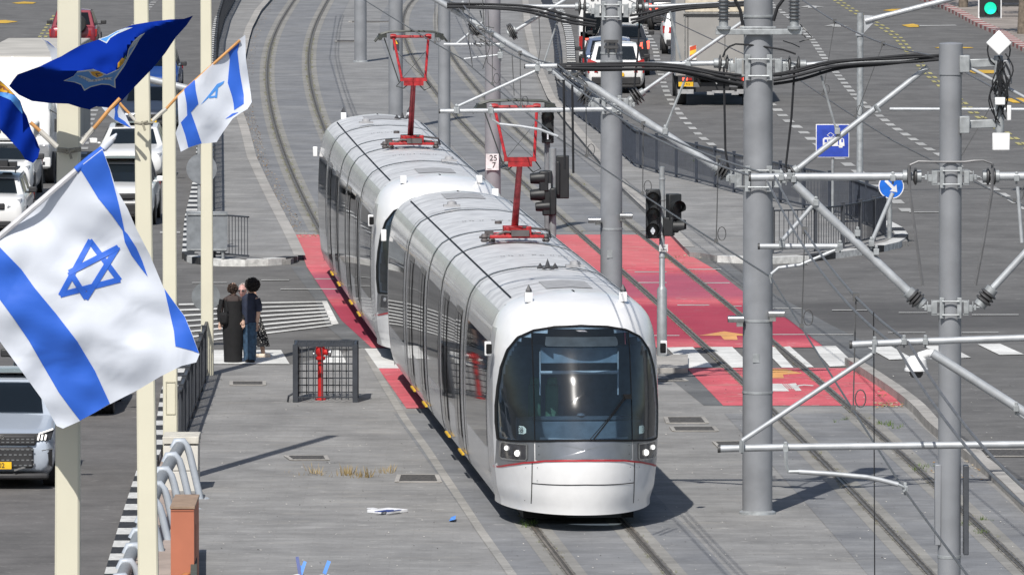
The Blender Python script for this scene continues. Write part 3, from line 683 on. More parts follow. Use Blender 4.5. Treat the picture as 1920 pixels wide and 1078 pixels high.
def pantograph(parent, yc):
    z0 = 3.47; r_ = MB()
    for x in (-.32, .32): r_.bar((x, yc-.25, z0+.10), (x, yc+.5, z0+.10), .05, .06)
    for y in (-.25, .1, .5): r_.bar((-.46, yc+y, z0+.10), (.46, yc+y, z0+.10), .07, .055)
    r_.box((0, yc+.1, z0+.2), (.42, .35, .12)); r_.box((.2, yc-.2, z0+.19), (.09, .12, .16)); r_.box((-.15, yc-.15, z0+.18), (.07, .1, .16))
    fr = r_.build('pantograph', p_red, parent, world=False, bevel=.012)
    mb = MB()
    for x in (-.54, .50, -.42): 
        mb.lathe([(.05, 0), (.07, .03), (.05, .06), (.07, .09), (.045, .14)], (x, yc-.1, z0+.0), 10)
    mb.tube([(-.62, yc-.05, z0+.08), (-.4, yc-.15, z0+.1), (-.2, yc-.2, z0+.18), (.3, yc-.15, z0+.14), (.58, yc, z0+.1)], .022); mb.tube([(.1, yc-.25, z0+.26), (.55, yc-.1, z0+.2), (.6, yc+.2, z0+.06)], .02)
    mb.box((-.45, yc+.1, z0+.12), (.14, .2, .12)); mb.box((.05, yc-.28, z0+.16), (.3, .1, .1)); mb.lathe([(.06, 0), (.06, .05)], (-.3, yc, z0+.3), 10)
    mb.build('pantograph_gear', mat('gear_dark', (.10, .09, .09), .6), parent, world=False)
    kn = Vector((.0, yc-.95, z0+1.42)); b0 = Vector((.0, yc+.35, z0+.2))
    mb = MB(); mb.tube([b0, kn], [.062, .048], 10); mb.build('lower_arm', mat('pantograph_arm', (.42, .06, .07), .5, var=.2, scale=10), parent, world=False)
    mb = MB(); mb.bar(kn+Vector((-.27, 0, .02)), kn+Vector((.27, 0, .02)), .08, .07); mb.bar(kn+Vector((-.2, 0, -.06)), kn+Vector((.2, 0, -.06)), .07, .09)
    hz = 5.74; hy = yc+.1; tops = [Vector((-.36, hy, hz)), Vector((.36, hy, hz))]
    for s_, t in ((-1, tops[0]), (1, tops[1])): mb.tube([kn+Vector((s_*.24, 0, .04)), t], .026, 8)
    mb.tube([tops[0], tops[1]], .028, 8); mb.lathe([(.05, -.06), (.06, 0), (.05, .06)], tops[0], 10, (1, 0, 0)); mb.lathe([(.05, -.06), (.06, 0), (.05, .06)], tops[1], 10, (1, 0, 0))
    mb.build('upper_arm', p_red, parent, world=False)
    mb = MB()
    for dy in (-.16, .16):
        mb.tube([(-.74, hy+dy, hz-.10), (-.62, hy+dy, hz+.05), (-.45, hy+dy, hz+.10), (0, hy+dy, hz+.115), (.45, hy+dy, hz+.10), (.62, hy+dy, hz+.05), (.74, hy+dy, hz-.10)], .02, 6)
    for x in (-.58, .58): mb.box((x, hy, hz+.02), (.16, .36, .07)); mb.tube([(x*1.1, hy-.2, hz-.02), (x*1.1, hy+.2, hz-.02)], .05, 8)
    mb.tube([tops[0]+Vector((-.18, 0, -.04)), kn+Vector((-.30, 0, -.02))], .012, 6)
    mb.tube([tops[0]+Vector((.05, 0, -.3)), kn+Vector((.22, 0, .05))], .005, 4); mb.tube([tops[1]+Vector((-.05, 0, -.3)), kn+Vector((-.22, 0, .05))], .005, 4)
    mb.tube([kn+Vector((-.25, 0, 0)), kn+Vector((-.35, 0, -.12)), kn+Vector((-.2, 0, -.16)), kn+Vector((-.08, 0, -.05))], .012, 5); mb.tube([kn+Vector((.25, 0, 0)), kn+Vector((.35, 0, -.14)), kn+Vector((.22, 0, -.2)), kn+Vector((.08, 0, -.05))], .012, 5)
    mb.build('collector_head', mat('collector_dark', (.05, .055, .05), .5, .3), parent, world=False)
SEGS = [8.5, 6.2, 3.6, 6.2, 8.5]
# front-to-back arc length along track 1
TP = track_line(f1, 120, 260, .1); TA = [0]
for a, b in zip(TP, TP[1:]): TA.append(TA[-1]+(b-a).length)
def along(s):
    lo, hi = 0, len(TA)-1
    while hi-lo > 1:
        m = (lo+hi)//2
        if TA[m] <= s: lo = m
        else: hi = m
    return TP[lo].lerp(TP[hi], (s-TA[lo])/(TA[hi]-TA[lo]))
def s_of_y(y):
    i = min(range(len(TP)), key=lambda k: abs(TP[k].y-y)); return TA[i]
def make_tram(y_nose, label, spike_at, pan_d, SEGS):
    s0 = s_of_y(y_nose); d = 0; base = along(s0+16.5); base.z = 0
    t = thing('tram', label, 'tram', base+Vector((0, 0, .065)), group='two coupled trams on the left track')
    for i, L in enumerate(SEGS):
        a = along(s0+d); b = along(s0+d+L); ax = (b-a).normalized(); ang = math.atan2(-ax.x, ax.y)
        if i == 0: o = cab_section(t, L, spike_at == 0, spike_at == 0); o.location = a-base; o.rotation_euler.z = ang
        elif i == 4: o = cab_section(t, L, spike_at == 1); o.location = b-base; o.rotation_euler.z = ang+math.pi
        else: o = mid_section(t, L, i != 2); o.location = (a+b)/2-base; o.rotation_euler.z = ang
        if i == 2: pantograph(o, pan_d-d-L/2)
        if i == 1 and pan_d < d+L and pan_d > d: pantograph(o, pan_d-d-L/2)
        if i == 0: spikes(o, (-.02, 7.6, 3.475)) if spike_at == 0 else None
        if i == 4: spikes(o, (-.45, 4.6, 3.45)) if spike_at == 1 else None
        if i < 4:   # gangway
            mb = MB(); shell(mb, -.06, .06, 1.004, 0, 0, cap=False); shell(mb, -.11, -.065, 1.007, 1, 1, cap=False); shell(mb, .065, .11, 1.007, 1, 1, cap=False); g_ = mb.build('gangway', [t_black, t_chrome], t, world=False); g_.location = b-base; g_.rotation_euler.z = ang
        d += L
    # underframe and wheels
    mb = MB()
    d = .9
    for i, L in enumerate(SEGS):
        pass
    pts = [along(s0+q) for q in (1.5, 6, 12, 18, 24, 27, sum(SEGS)-2.6)]
    for a, b in zip(pts, pts[1:]): mb.bar(a+Vector((0, 0, .28)), b+Vector((0, 0, .28)), 1.7, .34)
    mb.build('underframe', t_black, t)
    for c in (4.6, sum(SEGS)/2, sum(SEGS)-4.6):
        for dd in (-.9, .9):
            p = along(s0+c+dd)
            for s_ in (-1, 1):
                mb = MB(); mb.lathe([(.05, -.06), (.29, -.06), (.29, .06), (.05, .06)], p+Vector((s_*.72, 0, .30)), 16, (1, 0, 0)); mb.build('wheel', mat('wheel_steel', (.12, .11, .10), .5, .5), t)
    return t
YN = 133.3
make_tram(YN, 'front white and silver articulated tram with the number 38 on its windscreen', 0, 15.0, SEGS)
make_tram(YN+33.55, 'rear silver articulated tram coupled behind the first one', 1, 12.7, [7.6, 5.7, 3.4, 5.7, 7.7])
# ================= CATENARY =================
m_pole = mat('mast_grey_paint', (.262, .272, .29), .45, .1, var=.10, scale=2.2, detail=7)
m_galv = mat('galvanised_tube', (.47, .49, .51), .48, .3, var=.10, scale=8)
m_galv2 = mat('galvanised_dull', (.36, .38, .39), .5, .3, var=.15, scale=9)
m_dark = mat('insulator_dark', (.06, .06, .062), .5)
m_cable = mat('cable_black', (.022, .023, .026), .7, spec=.25)
m_wire = mat('wire_grey', (.13, .13, .13), .5, .3)
m_wire2 = mat('messenger_wire', (.17, .17, .175), .5, .3)
def insulator(mb, p0, p1, r=.13):
    r = r*120/S(Vector(p0).y)*1.05
    p0 = Vector(p0); p1 = Vector(p1); d = p1-p0; L = d.length
    mb.lathe([(.05, 0), (.075, L*.02), (.075, L*.25), (.05, L*.28), (.05, L*.72), (.075, L*.75), (.075, L*.98), (.05, L)], p0, 12, d, 0)
    n = 2 if abs(d.z) < L*.15 else 3
    for k in range(n):
        t = L*(.32+.36*k/(n-1)); mb.lathe([(.05, t-.03), (r, t-.008), (r, t+.008), (.05, t+.03)], p0, 18, d, 1)
def clamp(px, py, Y, parent, X0, rad, both=True, up=.18):
    """bracket round the mast: two upright plates joined by tie rods"""
    c = P(px, py, Y); c.x = X0; k = rad/.234
    for s_ in (-1, 1):
        mb = MB()
        mb.box(c+Vector((s_*rad*.72, -rad*.98, 0)), (.085*k, .05*k, .40*k)); mb.box(c+Vector((s_*(rad+.07*k), -.05, 0)), (.10*k, .14*k, .24*k)); mb.box(c+Vector((s_*(rad+.0*k), -.1*k, .12*k)), (.22*k, .03, .025)); mb.box(c+Vector((s_*(rad+.02*k), -.1*k, -.13*k)), (.2*k, .05, .025))
        mb.box(c+Vector((s_*(rad+.16*k), -.05, -.01)), (.07*k, .06, .13*k)); mb.tube([c+Vector((s_*(rad+.12*k), -.12*k, .15*k)), c+Vector((s_*(rad+.12*k), -.12*k, -.15*k))], .014*k, 6)
        mb.tube([c+Vector((s_*(rad+.1*k), -.05, .01)), c+Vector((s_*(rad+.34*k), -.05, .0))], .022*k, 8); mb.box(c+Vector((s_*(rad+.24*k), -.05, .0)), (.05*k, .09*k, .10*k)); mb.tube([c+Vector((s_*(rad+.20*k), -.06, .12*k)), c+Vector((s_*(rad+.20*k), -.06, -.11*k))], .012*k, 6)
        mb.build('clamp', m_galv2, parent, bevel=.004)
    mb = MB()
    for z in (.13, -.13): mb.tube([c+Vector((-rad*.7, -rad-.05*k, z*k)), c+Vector((rad*.7, -rad-.05*k, z*k))], .016*k, 6)
    mb.build('tie_rods', m_galv2, parent)
def cants(t, Y, tubes, ins=(), rods=(), caps=()):
    for pts, r in tubes:
        mb = MB(); mb.tube([P(x, y, Y) for x, y in pts], r, 12); mb.build('bracket_tube', m_galv, t)
    for a, b in ins:
        mb = MB(); insulator(mb, P(*a, Y), P(*b, Y)); mb.build('insulator', [m_galv2, m_dark], t)
    for pts, r in rods:
        mb = MB(); mb.tube([P(x, y, Y-.06) for x, y in pts], r, 6); mb.build('stay_rod', m_galv2, t)
    for x, y in caps:
        mb = MB(); p = P(x, y, Y-.02); q_ = 120/S(Y); mb.tube([p-Vector((0, .0, .10))*q_, p+Vector((0, 0, .10))*q_], .018*q_, 8); mb.box(p, (.085*q_, .13*q_, .10*q_)); mb.box(p+Vector((0, 0, .075))*q_, (.05*q_, .05, .03)); mb.build('tube_clip', m_galv2, t, bevel=.008)
def mast(bx, by, dia, top_z, label, group='grey catenary masts standing between the two tracks', bands=()):
    b = G(bx, by, 0); t = thing('catenary_mast', label, 'mast', b, group=group)
    mb = MB(); r = dia/2
    mb.lathe([(r*1.0, 0), (r*1.0, 1.2), (r*.985, top_z*.5), (r*.95, top_z-.4), (r*.95, top_z-.36), (r*1.03, top_z-.36), (r*1.03, top_z), (r*.9, top_z+.01), (0, top_z+.02)], b, 40)
    mb.build('mast_shaft', m_pole, t, ang=30)
    mb = MB(); mb.lathe([(r*1.0, 0), (r*1.25, .0), (r*1.22, .035), (r*1.0, .06)], b, 28); mb.build('base_ring', m_galv2, t)
    for z in bands:
        mb = MB(); mb.lathe([(r*.99, z-.02), (r*1.03, z-.015), (r*1.03, z+.015), (r*.99, z+.02)], b, 28); mb.build('strap_band', m_galv2, t)
    return t, b, r
def cable_bundle(t, pts_list, Y, r=.026):
    for k, pts in enumerate(pts_list):
        mb = MB(); q = [P(x, y, Y-.14-.03*(k % 3)) for x, y in pts]; q = resample(q, .15)
        for _ in range(6): q = [q[0]]+[(q[i-1]+2*q[i]+q[i+1])/4 for i in range(1, len(q)-1)]+[q[-1]]
        mb.tube(q, r, 6); mb.build('feeder_cable', m_cable, t)
# --- thick centre mast (Y about 137.5) ---
tC, bC, rC = mast(1420, 963, .468, 9.2, 'thickest grey mast, its base visible on the paving right of the front tram', bands=(1.9, 3.02, 7.75))
YC = bC.y
clamp(1420, 120+30, YC, tC, bC.x, rC) if False else None
clamp(1420, 126, YC, tC, bC.x, rC); clamp(1420, 334, YC, tC, bC.x, rC)
cants(tC, YC, [([(1338, 119), (985, 125)], .038), ([(1338, 311), (1070, 135)], .058), ([(825, 209), (1152, 205)], .036), ([(1008, 132), (856, 201)], .026), ([(936, 233), (975, 237), (1012, 243), (1046, 256)], .022),
               ([(1512, 122), (1700, 112), (1762, 106)], .040), ([(1497, 316), (1740, 126)], .045), ([(1668, 205), (1990, 206)], .028)],
      ins=[((1375, 120), (1338, 119)), ((1370, 330), (1338, 311)), ((1465, 121), (1512, 122)), ((1468, 336), (1497, 316))],
      rods=[([(1247, 243), (1290, 136)], .022), ([(1256, 22), (1276, 112)], .018), ([(1568, 245), (1537, 133)], .018), ([(1650, 210), (1640, 197)], .03), ([(920, 209), (922, 224), (936, 233)], .02), ([(855, 201), (856, 209)], .03)],
      caps=[(1290, 122), (1247, 246), (1008, 128), (856, 207), (920, 208), (1152, 205), (1570, 246)])
cable_bundle(tC, [[(1390, 142), (1330, 136), (1280, 122), (1220, 119), (1120, 120), (1045, 122)], [(1390, 150), (1340, 142), (1290, 127), (1230, 123), (1130, 124), (1045, 125)], [(1392, 158), (1345, 150), (1290, 132), (1230, 129), (1130, 130), (1050, 128)], [(1392, 160), (1340, 156), (1285, 134), (1225, 129), (1110, 133), (1050, 128)],
                  [(1450, 142), (1500, 138), (1540, 118), (1620, 112), (1700, 110), (1762, 104)], [(1450, 151), (1500, 144), (1550, 124), (1630, 119), (1700, 118), (1762, 112)], [(1450, 158), (1510, 152), (1560, 126), (1630, 124), (1710, 116), (1766, 106)], [(1450, 140), (1480, 142), (1530, 116), (1600, 114), (1700, 104), (1750, 98), (1763, 112)]], YC)
# equipment bracket with post insulators near the top of this mast
mb = MB(); mb.box(P(1422, 59, YC)+Vector((0, -.27, 0)), (1.34, .06, .09)); mb.box(P(1420, 51, YC)+Vector((0, -.26, 0)), (.56, .03, .03)); mb.build('equipment_bracket', m_galv2, tC, bevel=.008)
for x in (1356, 1488):
    mb = MB(); p = P(x, 54, YC)+Vector((0, -.27, 0)); mb.lathe([(.11, 0), (.11, .04), (.07, .05), (.07, .55)], p, 14, None, 0)
    for k in range(7): mb.lathe([(.07, .14+k*.055), (.10, .15+k*.055), (.07, .165+k*.055)], p, 14, None, 1)
    mb.build('post_insulator', [m_galv2, m_dark], tC)
mb = MB(); mb.tube(resample([P(x, y, YC-.2) for x, y in [(1355, 108), (1362, 90), (1380, 83), (1420, 86), (1470, 94), (1492, 102)]], .1), .016, 6); mb.tube([P(x, y, YC-.2) for x, y in [(1378, 0), (1388, 20), (1393, 48)]], .03, 6); mb.tube([P(x, y, YC-.2) for x, y in [(1472, -5), (1458, 14), (1450, 40)]], .03, 6); mb.build('jumper_cable', m_cable, tC)
for pts in ([(1357, 125), (1360, 280), (1366, 320)], [(1490, 125), (1484, 220), (1473, 315)]):
    mb = MB(); mb.tube([P(x, y, YC-.1) for x, y in pts], .020, 6); mb.build('surge_cable', m_cable, tC)
for x0, s_ in ((1383, -1), (1453, 1)):
    mb = MB(); p = P(x0+(3 if s_ > 0 else -3), 598 if s_ < 0 else 588, YC-.2); mb.lathe([(.04, -.13), (.055, -.12), (.055, .12), (.03, .13)], p, 12, (1, 0, 0)); mb.box(p+Vector((-s_*.06, .1, -.08)), (.1, .2, .08)); mb.build('sensor', t_chrome, tC)
# --- middle mast ---
tM, bM, rM = mast(1146, 742, .40, 9.0, 'grey mast rising directly behind the front tram with two strap bands near its top', bands=(3.05, 6.1, 6.25))
YM = bM.y
clamp(1146, 20, YM, tM, bM.x, rM); clamp(1146, 196, YM, tM, bM.x, rM)
cants(tM, YM, [([(1078, 13), (838, 12)], .038), ([(1083, 172), (1030, 129), (770, -30)], .055), ([(832, 84), (942, 84)], .032), ([(870, 111), (938, 103)], .018), ([(1216, 13), (1420, 5)], .035), ([(1208, 171), (1400, 36)], .035), ([(966, 58), (1060, 0)], .035), ([(857, 82), (905, 42)], .025)],
      ins=[((1105, 14), (1078, 13)), ((1110, 190), (1083, 172)), ((1185, 14), (1216, 13)), ((1180, 190), (1208, 171)), ((952, 64), (968, 56)), ((882, 62), (898, 50))],
      rods=[([(1020, 118), (1048, 32)], .018), ([(1006, 130), (1020, 118)], .018), ([(905, 42), (900, 20)], .014)], caps=[(1048, 30), (1030, 128), (942, 84), (938, 104), (868, 14)])
cable_bundle(tM, [[(1118, 40), (1060, 30), (1010, 12), (900, 8), (838, 8)], [(1118, 46), (1070, 40), (1000, 17), (900, 13), (838, 12)], [(1116, 50), (1060, 44), (990, 20), (900, 15), (838, 14)], [(1180, 30), (1215, 28), (1245, 12), (1320, 10), (1410, 4)], [(1182, 38), (1220, 34), (1250, 14), (1320, 12), (1410, 8)], [(1184, 44), (1225, 30), (1262, 18), (1330, 14), (1410, 10)]], YM)
mb = MB(); mb.tube([P(x, y, YM-.1) for x, y in [(1200, 20), (1196, 100), (1189, 165)]], .02, 6); mb.build('surge_cable', m_cable, tM); mb = MB(); mb.tube([P(x, y, YM-.1) for x, y in [(1096, 20), (1094, 90), (1100, 130)]], .026, 6); mb.build('surge_cable', m_cable, tM)
for x0, s_ in ((1117, -1), (1172, 1)):
    mb = MB(); p = P(x0+s_*2, 413 if s_ < 0 else 405, YM-.2); mb.lathe([(.04, -.12), (.055, -.11), (.055, .11), (.03, .12)], p, 12, (1, 0, 0)); mb.box(p+Vector((-s_*.06, .1, -.05)), (.1, .2, .08)); mb.build('sensor', t_chrome, tM)
for py in (78, 89):
    mb = MB(); p = P(1146, py, YM-.24); mb.box(p, (.26, .05, .05)); mb.box(p+Vector((-.06, 0, -.06)), (.03, .04, .1)); mb.box(p+Vector((.09, 0, -.06)), (.03, .04, .1)); mb.build('strap_bracket', m_dark, tM)
for t0, X0, Y0_, z0_, w0_ in ((tC, bC.x, YC-rC, 2.45, .10), (tM, bM.x, YM-rM, 2.6, .10)):
    mb = MB(); mb.box(Vector((X0-.03, Y0_-.004, z0_)), (w0_, .006, .14)); mb.build('small_plate', m_galv2, t0)
random.seed(14)
for t0, cx_, cy_, Y0_, n_ in ((tC, 1052, 138, YC-.15, 16), (tM, 893, 62, YM-.1, 14), (tC, 1480, 60, YC-.1, 6)):
    mb = MB()
    for k in range(n_):
        x, y = cx_+random.uniform(-16, 26), cy_+random.uniform(-16, 22); a = random.uniform(-.4, 1.4); l_ = random.uniform(8, 34)
        mb.tube([P(x, y, Y0_), P(x+l_*.5*math.cos(a)+random.uniform(-4, 4), y+l_*.5*math.sin(a), Y0_-.05), P(x+l_*math.cos(a), y+l_*math.sin(a), Y0_)], .009, 5)
    mb.build('tie_wires', m_wire, t0)
for pts in ([(905, 0), (908, 60), (914, 118), (930, 132)], [(880, 0), (879, 80), (886, 126)], [(915, 20), (918, 90), (905, 130)], [(1010, 20), (1013, 90), (1008, 124)], [(960, 100), (964, 180)]):
    mb = MB(); mb.tube([P(x, y, YM-.2) for x, y in pts], .008, 5); mb.build('hanging_wire', m_wire, tM)
# --- slimmer near right mast ---
YR = 103.5; gR = P(1782, 330, YR); bRx = gR.x
yR0 = None
t_, b_, r_ = mast(*(960+F*(bRx)/(YR*CT+H*ST), -556+12.6*0+F*H/YR*1.0 if False else 1455), .272, 8.62, 'slimmer grey mast on the right carrying white antenna panels and a dome camera', bands=(1.9, 2.6))
tR, bR, rR = t_, b_, r_
YR = bR.y
clamp(1784, 332, YR, tR, bR.x, rR*1.05); clamp(1784, 576, YR, tR, bR.x, rR*1.05)
cants(tR, YR, [([(1692, 331), (1500, 332), (1408, 333)], .046), ([(1702, 546), (1490, 345)], .052), ([(1424, 462), (1575, 462)], .034), ([(1528, 381), (1466, 452)], .026), ([(1568, 468), (1500, 497), (1460, 502), (1446, 514)], .02), ([(1874, 331), (1990, 330)], .05), ([(1862, 540), (1990, 400)], .042), ([(1674, 362), (1634, 455)], .026), ([(1908, 350), (1916, 455)], .022), ([(1786, 110), (1990, 220)], .02)],
      ins=[((1728, 331), (1692, 331)), ((1730, 572), (1702, 546)), ((1842, 331), (1874, 331)), ((1836, 574), (1862, 540))], 
      rods=[([(1575, 470), (1572, 462)], .05), ([(1444, 515), (1448, 530)], .02)], caps=[(1488, 336), (1530, 380), (1466, 458), (1465, 332), (1674, 334), (1634, 456), (1906, 334), (1480, 330), (1575, 462), (1608, 437), (1643, 472)])
mb = MB(); mb.tube(resample([P(x, y, YR-.15) for x, y in [(1706, 310), (1720, 303), (1760, 304), (1810, 304), (1840, 300), (1860, 307)]], .1), .014, 6)
mb.build('jumper_cable', m_wire2, tR); mb = MB(); mb.tube([P(x, y, YR-.1) for x, y in [(1705, 310), (1706, 360), (1718, 450), (1730, 535)]], .020, 6); mb.build('surge_cable', m_wire2, tR); mb = MB(); mb.tube([P(x, y, YR-.1) for x, y in [(1861, 307), (1860, 360), (1845, 450), (1829, 535)]], .020, 6)
mb.build('surge_cable', m_wire2, tR)
# antenna cluster on its right
mb = MB(); 
for py in (120, 234): mb.bar(P(1800, py, YR), P(1868, py-2, YR), .05, .10); mb.box(P(1808, py, YR-.02), (.12, .2, .2))
mb.tube([P(1872, 105, YR), P(1874, 250, YR)], .055, 10); mb.build('antenna_bracket', m_galv2, tR, bevel=.01)
for (px, py, rot, sz) in ((1873, 81, 45, .215), (1877, 266, 0, .205)):
    mb = MB(); mb.box(P(px, py, YR-.12), (sz, .07, sz), Matrix.Rotation(R(rot), 3, 'Y')); mb.build('antenna_panel', t_white, tR, bevel=.012)
mb = MB(); mb.box(P(1887, 140, YR-.02), (.08, .1, .34)); mb.box(P(1889, 150, YR-.05), (.10, .08, .1)); mb.build('radio_unit', m_pole, tR, bevel=.01)
mb = MB(); mb.box(P(1875, 190, YR-.14), (.12, .08, .09)); mb.box(P(1892, 212, YR-.1), (.05, .06, .18)); mb.build('junction_box', t_white, tR, bevel=.01)
random.seed(4); mb = MB()
for k in range(16):
    x0 = 1866+random.random()*20; x1 = 1862+random.random()*26; s_ = random.choice((-1, 1))
    ya = 100+random.random()*60; yb = 170+random.random()*75
    q = resample([P(x0, ya, YR-.1), P(x0+s_*random.random()*22, (ya*2+yb)/3, YR-.15), P(x1+s_*random.random()*20, (ya+yb*2)/3, YR-.15), P(x1, yb, YR-.08)], .06)
    for _ in range(4): q = [q[0]]+[(q[i-1]+2*q[i]+q[i+1])/4 for i in range(1, len(q)-1)]+[q[-1]]
    mb.tube(q, .009, 5)
for s_ in (-1, 1): mb.tube(resample([P(1873, 125, YR), P(1873+s_*14, 118, YR-.05), P(1873+s_*22, 100, YR-.08), P(1873+s_*20, 84, YR-.05)], .06), .009, 5)
mb.build('antenna_cables', m_cable, tR)
mb = MB(); mb.box(P(1811, 955, YR+.05), (.06, .22, 1.05)); mb.build('meter_cabinet', mat('cabinet_dark', (.06, .065, .075), .5), tR, bevel=.008)
mb = MB(); mb.box(P(1758, 945, YR), (.07, .2, .95)); mb.build('meter_plate', m_pole, tR, bevel=.008)
# dome camera
cam_t = thing('dome_camera', 'white dome security camera hanging at the left side of the slimmer right mast', 'camera', P(1745, 672, YR))
mb = MB(); mb.tube([P(1766, 668, YR), P(1740, 662, YR-.05), P(1722, 668, YR-.05)], .05, 10); mb.box(P(1748, 668, YR), (.16, .12, .06)); mb.build('arm', t_white, cam_t, bevel=.01)
mb = MB(); p = P(1718, 694, YR-.05); mb.lathe([(.0, .18), (.07, .17), (.12, .13), (.128, .03), (.14, .02), (.14, -.005), (.0, -.01)], p, 24); mb.build('housing', t_white, cam_t)
mb = MB(); mb.lathe([(.085, 0), (.08, -.05), (.055, -.085), (0, -.10)], p, 20); mb.build('dome_lens', mat('dome_black', (.02, .02, .022), .1, spec=.8), cam_t)
# --- nearest cantilever, mast just outside the frame ---
YN2 = 75.2
pN = P(2300, 640, YN2); tN = thing('catenary_mast', 'mast just outside the right edge whose tubes reach into the lower right', 'mast', Vector((pN.x, YN2, 0)), group='grey catenary masts standing between the two tracks')
mb = MB(); mb.lathe([(.2, 0), (.19, 9), (0, 9.01)], Vector((pN.x, YN2, 0)), 24); mb.build('mast_shaft', m_pole, tN)
cants(tN, YN2, [([(1597, 646), (1700, 641), (2300, 620)], .030), ([(1748, 662), (1920, 772), (2300, 1015)], .040), ([(1350, 841), (1480, 838), (2130, 830), (2300, 829)], .031), ([(1636, 664), (1392, 826)], .022), ([(1497, 884), (1560, 888), (1625, 894), (1650, 899), (1684, 908)], .021), ([(2000, 833), (1905, 772)], .02)],
      rods=[([(1640, 645), (1638, 662)], .02), ([(1391, 826), (1390, 848)], .024), ([(1473, 846), (1474, 870), (1478, 884), (1498, 884)], .018), ([(1684, 908), (1698, 914), (1697, 922)], .014)],
      caps=[(1391, 838), (1473, 840), (1640, 643), (1695, 640), (1735, 640), (1905, 765), (1697, 916)])
for x, y in ((1597, 646), (1350, 841)):
    mb = MB(); q = P(x, y, YN2); mb.tube([q-Vector((.02, 0, 0)), q+Vector((.004, 0, 0))], .034, 12); mb.build('end_cap', m_dark, tN)
for x, y, Y_, tt in ((1407, 333, YR, tR), (1424, 462, YR, tR), (985, 125, YC, tC), (825, 209, YC, tC)):
    mb = MB(); q = P(x, y, Y_); mb.tube([q-Vector((.02, 0, 0)), q+Vector((.004, 0, 0))], .047 if y == 333 else .037, 12); mb.build('end_cap', m_dark, tt)
# --- far masts ---
t4, b4, r4 = mast(924, 455, .37, 9, 'far grey mast with a small white sign reading 25 over 7')
mb = MB(); c = P(923, 304, b4.y-.22); mb.box(c, (.30, .015, .38)); s4 = mb.build('number_sign', mat('sign_white', (.75, .75, .75), .5), t4)
ink = mat('ink_dark', (.03, .03, .03), .6)
text_mesh('25', .19, ink, 'sign_number', t4, facing(P(925, 297, b4.y-.235)), .001); text_mesh('7', .19, ink, 'sign_number', t4, facing(P(926, 310.5, b4.y-.235)), .001); text_mesh('TMC1', .045, ink, 'sign_number', t4, facing(P(918, 317.5, b4.y-.235)), .001)
mb = MB(); mb.lathe([(.187, -.01), (.192, 0), (.187, .01)], P(924, 316, b4.y), 20); mb.lathe([(.187, -.01), (.192, 0), (.187, .01)], P(924, 290, b4.y), 20); mb.build('strap', m_galv2, t4)
t5, b5, r5 = mast(833, 335, .33, 9, 'far grey mast immediately right of the rear pantograph')
t6, b6, r6 = mast(742, 243, .42, 9, 'far grey mast half hidden by the raised rear pantograph, with a warning plate')
mb = MB(); c = P(742, 84, b6.y-.24); mb.box(c, (.17, .012, .26)); mb.build('warning_plate', mat('plate_dark', (.05, .05, .06), .5), t6)
mb = MB(); c = P(742, 80, b6.y-.252); mb.poly([c+Vector((-.07, 0, -.05)), c+Vector((.07, 0, -.05)), c+Vector((0, 0, .07))]); mb.build('warning_symbol', mat('plate_yellow', (.8, .5, .03), .5), t6)
text_mesh('!', .09, ink, 'warning_mark', t6, facing(P(742, 80.5, b6.y-.256)), .001)
t7, b7, r7 = mast(676, 117, .43, 9, 'farthest grey mast, alone at the upper middle with its base in view', bands=())
# --- overhead wires ---
def wire(name, label, pts, r, m_, grp=None, n=6):
    mb = MB(); mb.tube(pts, r, n); o = mb.build(name, m_); return tag(o, label, 'wire', grp)
def sag(a, b, s_, n=14): return [a.lerp(b, k/n) - Vector((0, 0, s_*4*(k/n)*(1-k/n))) for k in range(n+1)]
def chain(pts, s_):
    out = []
    for a, b in zip(pts, pts[1:]): out += sag(a, b, s_)[(1 if out else 0):]
    return out
cw1 = [P(1980, 1290, 62), P(1697, 920, YN2), P(1446, 520, YR), P(1047, 259, YC), P(868, 112, YM), Vector((f1(207), 207, 5.78)), Vector((f1(232), 232, 5.78)), Vector((f1(262), 262, 5.78)), Vector((f1(308), 308, 5.78)), Vector((f1(350), 350, 5.78))]
wire('contact_wire', 'thin contact wire above the left track, running over both pantographs', chain(cw1, .02), .011, m_wire)
ms1 = [P(2060, 1010, 62), P(1702, 640, YN2), P(1452, 330, YR), P(1045, 121, YC), P(868, 10, YM), Vector((f1(207), 207, 7.0)), Vector((f1(232), 232, 7)), Vector((f1(262), 262, 7)), Vector((f1(308), 308, 7)), Vector((f1(350), 350, 7))]
c_ms1 = chain(ms1, .22)
wire('messenger_wire', 'upper of the twin carrier wires above the left track, draped between the masts', c_ms1, .013, m_wire2)
wire('messenger_wire', 'lower of the twin carrier wires above the left track, draped between the masts', [p+Vector((-.09, 0, -.05)) for p in c_ms1], .013, m_wire2)
cw2 = [Vector((f2(76)+.2, 76, 5.85)), Vector((f2(103.5), 103.5, 5.85)), P(1676, 265, YC), Vector((f2(160), 160, 5.8)), Vector((f2(207), 207, 5.78)), Vector((f2(232), 232, 5.78)), Vector((f2(262), 262, 5.78)), Vector((f2(308), 308, 5.78)), Vector((f2(350), 350, 5.78))]
wire('contact_wire', 'thin contact wire above the right track', chain(cw2, .02), .011, m_wire)
ms2 = [Vector((f2(76)+.2, 76, 7.1)), Vector((f2(103.5)+.6, 103.5, 7.1)), P(1762, 106, YC), Vector((f2(160), 160, 7.3)), Vector((f2(207), 207, 7.1)), Vector((f2(232), 232, 7)), Vector((f2(262), 262, 7)), Vector((f2(308), 308, 7)), Vector((f2(350), 350, 7))]
c_ms2 = chain(ms2, .2)
wire('messenger_wire', 'carrier wire above the right track', c_ms2, .014, m_wire2)
def at_y(pts, y):
    for a, b in zip(pts, pts[1:]):
        if (a.y-y)*(b.y-y) <= 0 and a.y != b.y: return a.lerp(b, (y-a.y)/(b.y-a.y))
